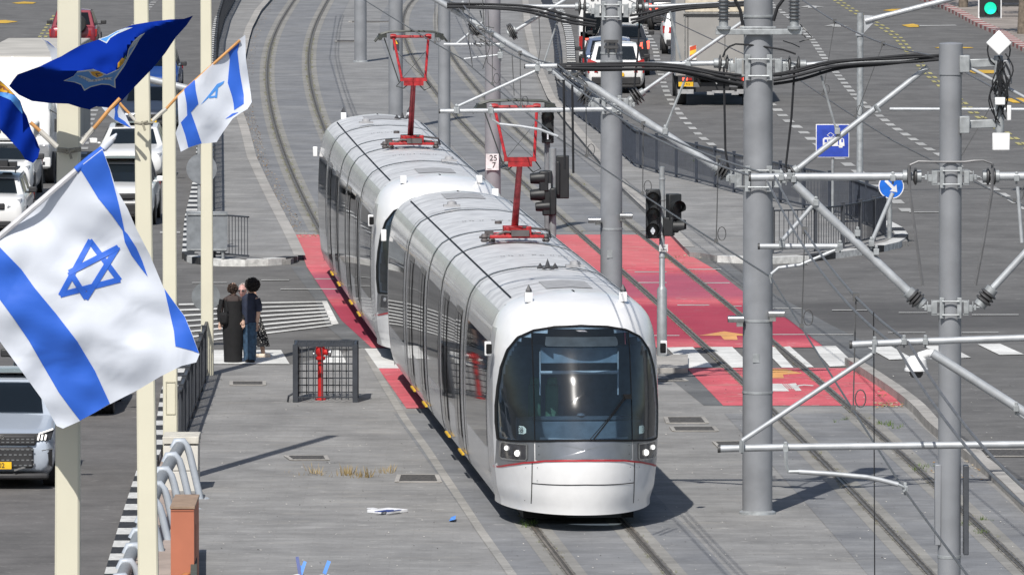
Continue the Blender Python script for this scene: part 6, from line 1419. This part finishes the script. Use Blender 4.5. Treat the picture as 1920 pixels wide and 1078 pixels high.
cloth_obj('cloth', [([(362, 30), (345, 36), (320, 37), (280, 42), (250, 47), (225, 56), (200, 70), (175, 78), (150, 86), (130, 97), (115, 106), (95, 115), (75, 125), (50, 134), (33, 140), (25, 150), (17, 162), (35, 178), (60, 190), (95, 194), (128, 195), (150, 202), (168, 206), (180, 200), (200, 202), (212, 205), (228, 190), (250, 166), (285, 130), (310, 100), (330, 70), (350, 48)], 0, 0),
    (em, 2, .006), ([(143, 137), (139, 143), (123, 152), (141, 154), (153, 158), (159, 168), (170, 162), (190, 157), (205, 158), (214, 163), (213.5, 149), (222, 136), (232, 122), (240, 107), (250, 91), (259, 76), (252, 80), (243, 93), (240, 107), (233, 119), (222, 132), (200, 142), (175, 133)], 1, .009),
    ([(166, 134), (172, 142), (182, 147), (192, 144), (197, 140), (184, 133)], 2, .011), ([(169, 135), (174, 142), (182, 145.5), (190, 143), (194, 140), (184, 134)], 3, .013), (barpoly((178, 137), (184, 144), 2), 4, .015), (barpoly((180, 139), (188, 138), 1.6), 4, .015),
    ([(220, 129), (221, 119), (229, 109), (235, 111), (230, 121)], 3, .012), ([(232, 110), (236, 104), (237, 112)], 5, .013),
    ([(144, 142), (150, 145), (160, 150), (166, 154), (180, 153.5), (195, 150), (206, 150), (211, 152), (207, 148), (212, 145), (198, 146), (186, 148), (172, 150), (163, 146), (152, 142)], 2, .012),
    ([(184, 74), (200, 82), (207, 72), (220, 64), (249, 52), (235, 53), (220, 58), (202, 68)], 2, .006), ([(188, 74), (199, 79), (205, 71), (216, 63), (226, 58), (218, 60), (203, 69)], 1, .009),
    ([(244, 92), (250, 88), (258, 78), (256, 76), (248, 84)], 2, .013)], YE, wv3, 7, [f_navy, f_light, f_rib, f_yel, f_ink, cloth_mat('flag_green', (.05, .18, .05), .1)], nav)
for k, ch in enumerate('םולשו תרצל'):
    pass
rt = [(150, 144.2), (155, 146.5), (160, 149), (165, 151.8), (171, 152), (177, 151.7), (183, 151), (189, 149.8), (195, 148.6), (201, 148), (206, 147.5)]
for (x, y), ch in zip(rt, 'םחלו תורשל'):
    q = P(x, y, YE+wv3(x, y)-.03)
    if ch.strip(): text_mesh(ch, .026, f_ink, 'ribbon_letter', nav, facing(q, -.2), .0005)
stick(nav, [(153, 270), (165, 254), (176, 241)], YE+.15, .024, stickm); stick(nav, [(176, 241), (205, 206), (225, 185)], YE+.1, .017, sticko)
mb = MB(); mb.tube([P(108, 283, YE+.84), P(128, 286, YE+.82), P(152, 282, YE+.84)], .014, 6); mb.tube([P(108, 279, YE+.84), P(130, 281, YE+.82), P(152, 278, YE+.84)], .014, 6); mb.tube([P(128, 279, YE+.80), P(134, 298, YE+.78)], .014, 6); mb.tube([P(124, 288, YE+.80), P(141, 280, YE+.78)], .012, 6); mb.build('rope', ropem, nav)
# left blue flag
fl4 = thing('flag', 'blue flag with yellow corner hanging at the left edge on a short stick', 'flag', P(107, 275, YE))
def wv4(x, y): return .06*sn(x/15-y/30) + .04*sn(x/9+y/22) + .08*sn(x/40)
cloth_obj('cloth', [([(-30, 135), (-5, 147), (10, 160), (22, 172), (38, 190), (44, 208), (50, 218), (58, 243), (68, 262), (75, 280), (71, 296), (62, 306), (48, 300), (38, 284), (20, 264), (0, 243), (-30, 220)], 0, 0), ([(-25, 136), (-5, 148), (9, 160), (20, 171), (27, 178), (0, 172), (-25, 168)], 1, .006), ([(-25, 172), (15, 174), (30, 181), (38, 192), (42, 206), (43, 215), (34, 205), (20, 188), (0, 180), (-25, 178)], 2, .006), ([(-5, 158), (8, 163), (18, 172), (4, 168), (-5, 165)], 3, .008)], YE+.3, wv4, 7, [f_navy, f_yel, f_light, cloth_mat('flag_brown', (.25, .08, .02), .1)], fl4)
stick(fl4, [(107, 276), (90, 260), (75, 246)], YE+.3, .024, stickm); stick(fl4, [(75, 246), (57, 230)], YE+.3, .017, sticko)
# small white and blue flag behind
fl5 = thing('flag', 'small crumpled white flag with one blue stripe below the navy flag', 'flag', P(262, 232, YF2))
cloth_obj('cloth', [([(187, 197), (222, 194), (232, 209), (238, 222), (247, 241), (232, 235), (218, 228), (203, 216)], 0, 0), ([(214, 196), (223, 195), (220, 209), (222, 220), (234, 228), (246, 241), (230, 233), (214, 224), (216, 210)], 1, .006)], YF2+.2, wv2, 6, [f_white, f_blue], fl5)
stick(fl5, [(253, 226), (242, 213)], YF2+.2, .02, stickm); stick(fl5, [(242, 213), (228, 198), (222, 190)], YF2+.2, .016, sticko)
fl6 = thing('flag', 'small white flag tip sticking out left of the first flagpole above the navy flag', 'flag', P(110, 100, 85))
cloth_obj('cloth', [([(71, 64), (77, 70), (88, 79), (110, 94), (112, 114), (97, 114), (94, 98), (84, 78)], 0, 0), ([(84, 76), (91, 79), (104, 91), (96, 85)], 1, .006)], 85, wv2, 6, [f_white, f_blue], fl6)
mb = MB(); YL_ = b4_.y; mb.tube([P(275, 148, YL_), P(345, 165, YL_), P(384, 174, YL_)], .07, 10); mb.build('side_arm', m_galv, fp4)
# ================= PEOPLE =================
def skin_body(name, joints, edges, parent, m_, sub=2):
    me = bpy.data.meshes.new(name); me.from_pydata([j[0] for j in joints], edges, []); o = bpy.data.objects.new(name, me); sc.collection.objects.link(o); o.parent = parent
    s_ = o.modifiers.new('skin', 'SKIN'); s_.use_smooth_shade = True
    if not me.skin_vertices: me.attributes.new  # layer comes with the modifier
    for i, j in enumerate(joints):
        v = me.skin_vertices[0].data[i]; v.radius = (j[1], j[1]*(j[2] if len(j) > 2 else 1)); v.use_root = (i == 0)
    b = o.modifiers.new('sub', 'SUBSURF'); b.levels = sub; b.render_levels = sub
    me.materials.append(m_); return o
def loft(name, rings, m_, parent, n=20, noise_=.0, seed=1, ang=60):
    """rings: (cx, cy, z, rx, ry)"""
    random.seed(seed); mb = MB(); rows = []
    ph = [random.random()*6 for _ in range(4)]
    for cx, cy, z, rx, ry in rings:
        rows.append([Vector((cx+rx*(1+noise_*sn(5*a+ph[0]+z*3)+noise_*.6*sn(9*a+ph[1]))*math.cos(a), cy+ry*(1+noise_*sn(5*a+ph[0]+z*3))*math.sin(a), z)) for a in [k*2*math.pi/n for k in range(n+1)]])
    mb.grid(rows); mb.poly(rows[0][:-1]); mb.poly(rows[-1][:-1]); return mb.build(name, m_, parent, world=False, ang=ang)
def hand(parent, p, d, m_, s_=1):
    """palm with five fingers; d is the pointing direction"""
    p = Vector(p); d = Vector(d).normalized(); sd_ = d.cross(Vector((0, 1, 0))).normalized(); mb = MB()
    mb.tube([p, p+d*.04, p+d*.085], [.024, .034, .030], 8)
    for k, ln in enumerate((.06, .075, .07, .055)):
        a = p+d*.08+sd_*(k-1.5)*.017; mb.tube([a, a+d*ln*.6+Vector((0, -.008, 0)), a+d*ln*.95+Vector((0, -.022, 0))], [.009, .008, .006], 6)
    a = p+d*.03+sd_*s_*.028; mb.tube([a, a+d*.03+sd_*s_*.022, a+d*.058+sd_*s_*.024], [.011, .010, .007], 6)
    return mb.build('hand', m_, parent, world=False)
def head(parent, c, fwd, hair, hairkind, skin_):
    """head with face features; c is the head centre, fwd the looking direction"""
    c = Vector(c); q = Vector((0, -1, 0)).rotation_difference(Vector(fwd)).to_matrix(); mb = MB(); rows = []
    for i in range(13):
        f_ = i/12; z = -.125+.25*f_; prof = math.sin(math.pi*min(1, max(0, .04+.94*f_)))**.55
        rw, rd = .077*prof*(.80+.2*min(1, f_*1.8)), .097*prof*(.86+.14*min(1, f_*1.8)); row = []
        for k in range(21):
            a = k*2*math.pi/20; x = rw*math.cos(a); y = rd*math.sin(a)
            if y < -.05 and abs(x) < .03 and abs(z+.01) < .035: y -= .022*(1-abs(x)/.03)
            row.append(c+q @ Vector((x, y, z)))
        rows.append(row)
    mb.grid(rows); mb.tube([c+q @ Vector((0, .01, -.2)), c+q @ Vector((0, .01, -.07))], [.052, .048], 12)
    for s_ in (-1, 1): mb.lathe([(.022, -.008), (.026, 0), (.018, .008)], c+q @ Vector((s_*.076, .01, -.005)), 10, q @ Vector((1, .2, 0)))
    hd = mb.build('head', skin_, parent, world=False, ang=80)
    for s_ in (-1, 1):
        mb = MB(); mb.lathe([(0, .004), (.010, .002), (.013, -.003)], c+q @ Vector((s_*.031, -.088, .012)), 10, q @ Vector((0, -1, 0))); mb.build('eye', mat('eye_dark', (.03, .025, .02), .2), parent, world=False)
    mb = MB(); mb.bar(c+q @ Vector((-.022, -.087, -.062)), c+q @ Vector((.022, -.087, -.062)), .008, .010); mb.build('mouth', mat('lip', (.42, .16, .14), .5), parent, world=False)
    return hd, q
skl = mat('skin_light', (.55, .36, .27), .6); hairb = mat('hair_brown', (.06, .035, .025), .75, var=.4, scale=30, bump=.6); haird = mat('hair_black', (.02, .014, .012), .8, var=.4, scale=30, bump=.8); hairg = mat('hair_grey', (.50, .42, .39), .8, var=.2, scale=30, bump=.5)
blackc = mat('cloth_black', (.006, .006, .007), .85, var=.2, scale=8, bump=.3); sheer = mat('cloth_sheer', (.05, .035, .032), .8); navyc = mat('cloth_navy_tee', (.016, .022, .045), .8, var=.2, scale=6, bump=.3); jeans = mat('denim', (.035, .075, .13), .85, var=.3, scale=12, bump=.2)
def puff(name, m_, parent, c, r, n, seed, sz=.03, flat_=1.0, fz=1.0):
    random.seed(seed); mb = MB(); c = Vector(c)
    mb.lathe([(0, -r*.8*fz), (r*.6, -r*.6*fz), (r*.88, 0), (r*.62, r*.6*fz), (0, r*.85*fz)], c, 14)
    for _ in range(n):
        v = Vector((random.gauss(0, 1), random.gauss(0, 1)*flat_, random.gauss(0, 1))).normalized(); v = Vector((v.x*r, v.y*r, v.z*r*fz)); p = c+v*random.uniform(.8, 1.06)
        mb.lathe([(0, -sz*.6), (sz, 0), (0, sz*.6)], p, 5, (random.gauss(0, 1), random.gauss(0, 1), random.gauss(0, 1)))
    return mb.build(name, m_, parent, world=False, ang=30)
# woman in black dress, seen from behind
wa = thing('person', 'woman in a long black dress seen from behind, leftmost of the three people', 'person', G(437, 680))
J = [((0, 0, .82), .13), ((0, 0, 1.0), .11), ((0, 0, 1.16), .14), ((0, 0, 1.25), .08), ((0, -.01, 1.33), .045), ((-.17, 0, 1.20), .05), ((-.235, -.01, .98), .042), ((-.215, -.06, .76), .032), ((.17, 0, 1.20), .05), ((.225, -.01, .98), .042), ((.19, -.10, .80), .032), ((-.07, 0, .42), .07), ((-.07, 0, .05), .045), ((.07, 0, .42), .07), ((.07, 0, .05), .045)]
skin_body('body', J, [(0, 1), (1, 2), (2, 3), (3, 4), (3, 5), (5, 6), (6, 7), (3, 8), (8, 9), (9, 10), (0, 11), (11, 12), (0, 13), (13, 14)], wa, sheer)
loft('dress', [(0, 0, .01, .175, .16), (0, 0, .3, .185, .16), (0, 0, .6, .20, .165), (0, 0, .85, .205, .16), (0, 0, 1.0, .165, .13), (0, 0, 1.12, .175, .13), (0, 0, 1.19, .17, .12)], blackc, wa, noise_=.03)
mb = MB(); mb.tube([(-.20, 0, 1.21), (-.26, -.01, 1.0), (-.25, -.05, .80)], [.062, .052, .046], 10); mb.tube([(.19, 0, 1.21), (.24, -.01, 1.0), (.21, -.08, .84)], [.060, .050, .044], 10); mb.build('sleeves', blackc, wa, world=False)
hand(wa, (-.245, -.06, .79), (0, -.2, -1), skl); hand(wa, (.20, -.10, .82), (0, -.3, -1), skl, -1)
head(wa, (.01, 0, 1.41), (.35, .9, 0), 0, 0, skl); puff('hair', hairb, wa, (-.005, -.035, 1.425), .096, 420, 3, .016)
mb = MB(); mb.bar((.07, .08, 1.425), (.10, -.01, 1.425), .02, .025); mb.build('sunglasses', plast, wa, world=False)
bagw = thing('shoulder_bag', 'black shoulder bag hanging on the left side of the woman in black', 'bag', wm(wa) @ Vector((-.19, -.12, .9)))
mb = MB(); mb.box(wm(wa) @ Vector((-.17, -.16, .86)), (.17, .10, .24)); mb.build('bag_body', blackc, bagw, bevel=.05); mb = MB(); mb.tube([wm(wa) @ Vector(p) for p in ((-.24, -.16, 1.0), (-.2, -.12, 1.2), (-.15, 0, 1.24), (-.12, -.14, 1.1), (-.10, -.16, 1.0))], .014, 6); mb.build('strap', blackc, bagw)
# curly-haired man
wb_ = thing('person', 'person with dark curly hair in navy T-shirt and blue jeans beside the hatched crossing', 'person', G(468, 680))
J = [((0, 0, .80), .12), ((0, 0, .98), .115), ((.0, 0, 1.15), .125), ((.01, 0, 1.26), .07), ((.03, 0, 1.37), .045), ((-.14, .05, 1.21), .055), ((-.16, .08, .98), .042), ((-.13, -.02, .78), .033), ((.15, -.04, 1.21), .055), ((.175, -.05, .97), .043), ((.14, -.05, .75), .034), ((-.04, .03, .42), .075), ((-.03, .04, .06), .05), ((.05, -.03, .42), .075), ((.05, -.03, .06), .05)]
skin_body('body', J, [(0, 1), (1, 2), (2, 3), (3, 4), (3, 5), (5, 6), (6, 7), (3, 8), (8, 9), (9, 10), (0, 11), (11, 12), (0, 13), (13, 14)], wb_, skl)
loft('t_shirt', [(0, 0, .76, .145, .13), (0, 0, .9, .15, .13), (0, 0, 1.05, .155, .13), (.0, 0, 1.17, .165, .125), (.01, 0, 1.26, .155, .11), (.02, 0, 1.315, .10, .085), (.03, 0, 1.34, .06, .06)], navyc, wb_, noise_=.025, seed=5)
mb = MB(); mb.tube([(-.13, .04, 1.23), (-.17, .07, 1.10), (-.175, .08, .98)], [.07, .068, .062], 10); mb.tube([(.14, -.04, 1.23), (.18, -.05, 1.10), (.185, -.05, .99)], [.07, .068, .062], 10); mb.build('shirt_sleeves', navyc, wb_, world=False)
loft('trouser_leg', [(-.04, .04, .05, .075, .085), (-.045, .035, .4, .09, .10), (-.04, .02, .78, .10, .125)], jeans, wb_, noise_=.02); loft('trouser_leg', [(.045, -.03, .05, .075, .085), (.05, -.03, .4, .09, .10), (.04, -.02, .78, .11, .125)], jeans, wb_, noise_=.02)
mb = MB(); mb.box((-.03, .0, .035), (.10, .26, .07)); mb.box((.05, -.06, .035), (.10, .26, .07)); mb.build('shoes', blackc, wb_, world=False, bevel=.03)
hand(wb_, (.14, -.05, .76), (0, -.2, -1), skl); hand(wb_, (-.13, -.02, .79), (0, -.2, -1), skl)
head(wb_, (.05, -.01, 1.45), (.8, .45, -.1), 0, 0, skl); puff('hair', haird, wb_, (.06, -.03, 1.50), .135, 800, 9, .020, fz=.95)
# older person in patterned skirt
wc = thing('person', 'grey-haired person in sunglasses and dotted skirt behind the other two', 'person', G(484, 670))
dots = mat('skirt_dotted', (.015, .015, .017), .85)
nt_ = dots.node_tree; b_n = nt_.nodes['Principled BSDF']; vo = nt_.nodes.new('ShaderNodeTexVoronoi'); vo.inputs['Scale'].default_value = 26; tcn = nt_.nodes.new('ShaderNodeTexCoord'); nt_.links.new(tcn.outputs['Object'], vo.inputs['Vector']); rpn = nt_.nodes.new('ShaderNodeValToRGB'); nt_.links.new(vo.outputs['Distance'], rpn.inputs[0])
rpn.color_ramp.elements[0].position = .26; rpn.color_ramp.elements[0].color = (.6, .58, .54, 1); rpn.color_ramp.elements[1].position = .30; rpn.color_ramp.elements[1].color = (.015, .015, .017, 1); nt_.links.new(rpn.outputs[0], b_n.inputs['Base Color'])
J = [((-.08, 0, .74), .12), ((-.16, 0, .92), .11), ((-.22, 0, 1.06), .12), ((-.26, 0, 1.14), .07), ((-.29, -.02, 1.22), .045), ((-.36, 0, 1.08), .05), ((-.36, -.05, .88), .04), ((-.08, .0, 1.09), .05), ((.02, -.02, 1.0), .04), ((-.04, -.1, 1.18), .03), ((-.1, .02, .4), .06), ((-.1, .02, .06), .04), ((.06, -.02, .40), .06), ((.10, -.02, .06), .042)]
skin_body('body', J, [(0, 1), (1, 2), (2, 3), (3, 4), (3, 5), (5, 6), (3, 7), (7, 8), (8, 9), (0, 10), (10, 11), (0, 12), (12, 13)], wc, skl)
loft('skirt', [(-.03, 0, .22, .25, .2), (-.04, 0, .4, .22, .19), (-.07, 0, .62, .18, .16), (-.10, 0, .8, .15, .13)], dots, wc, noise_=.05)
loft('blouse', [(-.09, 0, .76, .155, .14), (-.16, 0, .92, .16, .14), (-.22, 0, 1.06, .165, .13), (-.26, 0, 1.14, .11, .09)], blackc, wc, noise_=.03)
head(wc, (-.30, -.05, 1.29), (-.25, -.95, -.15), 0, 0, mat('skin_rosy', (.60, .34, .30), .6)); puff('hair', hairg, wc, (-.28, .015, 1.34), .088, 260, 4, .014)
mb = MB(); mb.box((-.355, -.15, 1.30), (.06, .02, .035)); mb.box((-.285, -.155, 1.30), (.06, .02, .035)); mb.bar((-.25, -.15, 1.305), (-.22, -.05, 1.305), .01, .012); mb.build('sunglasses', plast, wc, world=False, bevel=.008)
hand(wc, (-.04, -.1, 1.18), (-.3, -.2, 1), skl)
mb = MB()
for p in ((.12, -.05, .04), (-.1, -.03, .04)): mb.box(p, (.24, .12, .08))
mb.build('shoes', mat('shoe_cream', (.62, .54, .44), .7), wc, world=False, bevel=.03)
mb = MB()
for p in ((.12, -.05, .008), (-.1, -.03, .008)): mb.box(p, (.26, .13, .018))
mb.build('shoe_soles', mat('sole_tan', (.38, .24, .12), .8), wc, world=False)
# ================= WEEDS, LEAVES, LITTER =================
weed = mat('weed_green', (.13, .15, .045), .9, var=.4, scale=.8, col2=(.16, .13, .06)); dry = mat('dry_grass', (.36, .27, .13), .9, var=.3, scale=3); leafb = mat('dry_leaves', (.27, .17, .08), .9, var=.3, scale=3)
def tuft(mb, p, h, n, spread, mi=0):
    for _ in range(n):
        a = random.random()*6.28; q = p+Vector((math.cos(a), math.sin(a), 0))*random.random()*spread; t_ = Vector((math.cos(a), math.sin(a), 0))*h*random.uniform(.1, .6)+Vector((0, 0, h*random.uniform(.5, 1))); s_ = Vector((-math.sin(a), math.cos(a), 0))*h*.045
        mb.add([q-s_, q+s_, q+t_*.6+s_*.5, q+t_, q+t_*.6-s_*.5], [(0, 1, 2, 3, 4)], mi)
random.seed(11); mb = MB()
for T, dens in ((T1, 9), (T2, 9)):
    for i in range(len(T)-1):
        yy = T[i].y; 
        if yy > 330: continue
        w8 = .25+.75*max(0, noise.noise(Vector((yy*.12, dens, T is T1)))+.35) + (.9 if yy > 200 and T is T1 else 0)
        if YG(770) < yy < YG(440) and T is T1: w8 = 0
        for s_ in (-1, 1):
            for k in range(int(dens*w8*random.random()*1.3)):
                p = T[i].lerp(T[i+1], random.random()); sd2 = side(T, i); o_ = s_*.7175+random.choice((-1, 1))*random.uniform(.07, .13)
                tuft(mb, Vector((p.x, p.y, .015))+sd2*o_, random.uniform(.02, .055), 7, .06)
o = mb.build('rail_weeds', weed, smooth=False); o['kind'] = 'stuff'; o['label'] = 'small green weeds growing along the tram rails'
mb = MB(); random.seed(5)
for px, py, n, h in ((560, 888, 14, .10), (590, 886, 22, .20), (605, 890, 20, .18), (625, 892, 12, .12), (655, 890, 34, .30), (683, 892, 24, .27), (733, 885, 30, .22), (548, 886, 8, .08), (640, 893, 12, .12), (670, 894, 16, .16), (724, 886, 12, .14)):
    for k in range(4): tuft(mb, G(px+random.uniform(-10, 10), py+random.uniform(-3, 3), .005), h*random.uniform(.4, .9), n//3, .18)
o = mb.build('dry_grass', dry, smooth=False); o['kind'] = 'stuff'; o['label'] = 'dry yellow grass tufts growing in the left paving'
mb = MB(); random.seed(6)
for px, py, n in ((1376, 467, 6), (1345, 480, 3), (1285, 455, 3), (1256, 487, 6), (1530, 706, 5), (1680, 800, 10), (1662, 795, 8), (1720, 882, 8), (1738, 875, 5), (1810, 985, 8), (1850, 975, 6), (1840, 1000, 6), (985, 985, 10), (992, 982, 10), (1360, 478, 4), (1290, 300, 5), (1575, 788, 4)):
    for k in range(n): tuft(mb, G(px+random.uniform(-14, 14), py+random.uniform(-4, 4), .01), random.uniform(.04, .11), 8, .07)
o = mb.build('kerb_weeds', mat('weed_fresh', (.10, .16, .03), .9, var=.3, scale=2), smooth=False); o['kind'] = 'stuff'; o['label'] = 'green weeds sprouting at kerbs and joints'
mb = MB(); random.seed(8)
pts = smooth_line(LE, 0, .4, 1)
for i, p in enumerate(pts[:-1]):
    dens = 4 if YG(440) < p.y < YG(200) else 1
    if p.y < YG(440): continue
    for k in range(dens):
        q = p+side(pts, i)*-random.uniform(.16, .46); q.z = .02; a = random.random()*3.14; s_ = random.uniform(.012, .032)
        u_ = Vector((math.cos(a), math.sin(a), random.uniform(-.3, .5)))*s_; v_ = Vector((-math.sin(a), math.cos(a), random.uniform(0, .5)))*s_*.7
        mb.add([q-u_, q+v_, q+u_, q-v_], [(0, 1, 2, 3)], random.choice((0, 0, 1)))
for _ in range(260):
    px, py = random.choice(((1655, random.uniform(700, 760)), (random.uniform(1640, 1700), 757), (1750+random.uniform(0, 100), random.uniform(850, 900)), (random.uniform(555, 640), 440), (random.uniform(1280, 1340), 478)))
    q = G(px+random.uniform(-12, 12), py+random.uniform(-3, 5), .03); a = random.random()*3; s_ = random.uniform(.012, .035); u_ = Vector((math.cos(a), math.sin(a), .3))*s_; v_ = Vector((-math.sin(a), math.cos(a), .2))*s_
    mb.add([q-u_, q+v_, q+u_, q-v_], [(0, 1, 2, 3)], random.choice((0, 1)))
o = mb.build('dry_leaf_litter', [leafb, mat('leaf_pale', (.38, .33, .25), .9)], smooth=False); o['kind'] = 'stuff'; o['label'] = 'dry leaves and dust collected along the kerbs'
mb = MB(); random.seed(21)
for _ in range(900):
    px, py = random.uniform(380, 1900), random.uniform(690, 1078)
    q = G(px, py, .02); 
    s_ = random.uniform(.004, .013); a = random.random()*3; u_ = Vector((math.cos(a), math.sin(a), .2))*s_; v_ = Vector((-math.sin(a), math.cos(a), .3))*s_*1.6; mb.add([q-u_, q+v_, q+u_, q-v_], [(0, 1, 2, 3)], random.choice((0, 0, 0, 1)))
o = mb.build('fine_grit', [mat('grit_pale', (.5, .48, .44), .9), mat('grit_dark', (.05, .045, .04), .9)], smooth=False); o['kind'] = 'stuff'; o['label'] = 'specks of grit and bits scattered over the paving'
pw = mat('paper_white', (.75, .76, .78), .8); pb = mat('ribbon_blue', (.09, .28, .75), .5); pbd = mat('ribbon_dark_blue', (.03, .06, .25), .5)
lt = thing('litter', 'flattened white wrapper with blue print lying on the left paving', 'litter', G(722, 957))
mb = MB(); a, b = G(708, 956, .03), G(745, 959, .03); mb.bar(a, b, .5, .05); mb.bar(G(694, 953, .03), a, .12, .03); mb.build('wrapper', pw, lt, bevel=.01)
mb = MB(); 
for x in (714, 722, 736): mb.bar(G(x, 957, .06), G(x+5, 957.3, .06), .35, .01)
mb.build('print', pbd, lt)
lt2 = thing('litter', 'small blue scrap lying on the paving near the tram nose', 'litter', G(848, 974)); mb = MB(); q = G(848, 974, .02); mb.add([q+Vector(v) for v in ((-.05, -.2, 0), (.05, -.25, .03), (.055, .2, .05), (-.02, .25, .02))], [(0, 1, 2, 3)]); mb.box(q+Vector((.01, 0, .02)), (.07, .2, .02)); mb.build('scrap', pb, lt2, bevel=.005)
for px, kind, lb in ((560, 0, 'left crumpled white paper with two crossed blue ribbons at the bottom edge'), (608, 1, 'right crumpled white paper with one upright blue ribbon at the bottom edge')):
    Yl = YG(1100); t = thing('paper_bundle', lb, 'litter', G(px, 1100)); q0 = P(px, 1082, Yl); s_ = 1/130
    mb = MB(); random.seed(px); rows = []
    for i in range(7):
        rows.append([q0+Vector(((j-4)*.052, (i-3)*.05, -.02+.07*math.exp(-((j-4)**2+(i-3)**2)/9)+random.uniform(-.012, .012))) for j in range(9)])
    mb.grid(rows); mb.build('paper', pw, t)
    rib = [((563, 1080), (557, 1043), 6, pbd), ((563, 1080), (572, 1052), 6, pb)] if kind == 0 else [((608, 1075), (617, 1051), 7, pb)]
    if kind == 0: rib.append(((562, 1080), (566, 1060), 7, pb))
    for a, b, w_, m_ in rib:
        mb = MB(); mb.bar(P(a[0], a[1], Yl-.05), P(b[0], b[1], Yl+.05), w_*s_, .006, up=(0, 1, 0)); mb.build('ribbon', m_, t)
lf = thing('fallen_leaf', 'curled orange brown leaf in front of the terracotta cabinet', 'leaf', P(352, 1078, YG(1125)))
mb = MB(); q = P(352, 1082, YG(1125)); random.seed(2); mb.grid([[q+Vector(((j-3)*.045, (i-2)*.05, .07-.015*abs(j-3)**1.5+random.uniform(-.02, .02))) for j in range(7)] for i in range(5)]); mb.build('blade', mat('leaf_orange', (.45, .17, .06), .8), lf)
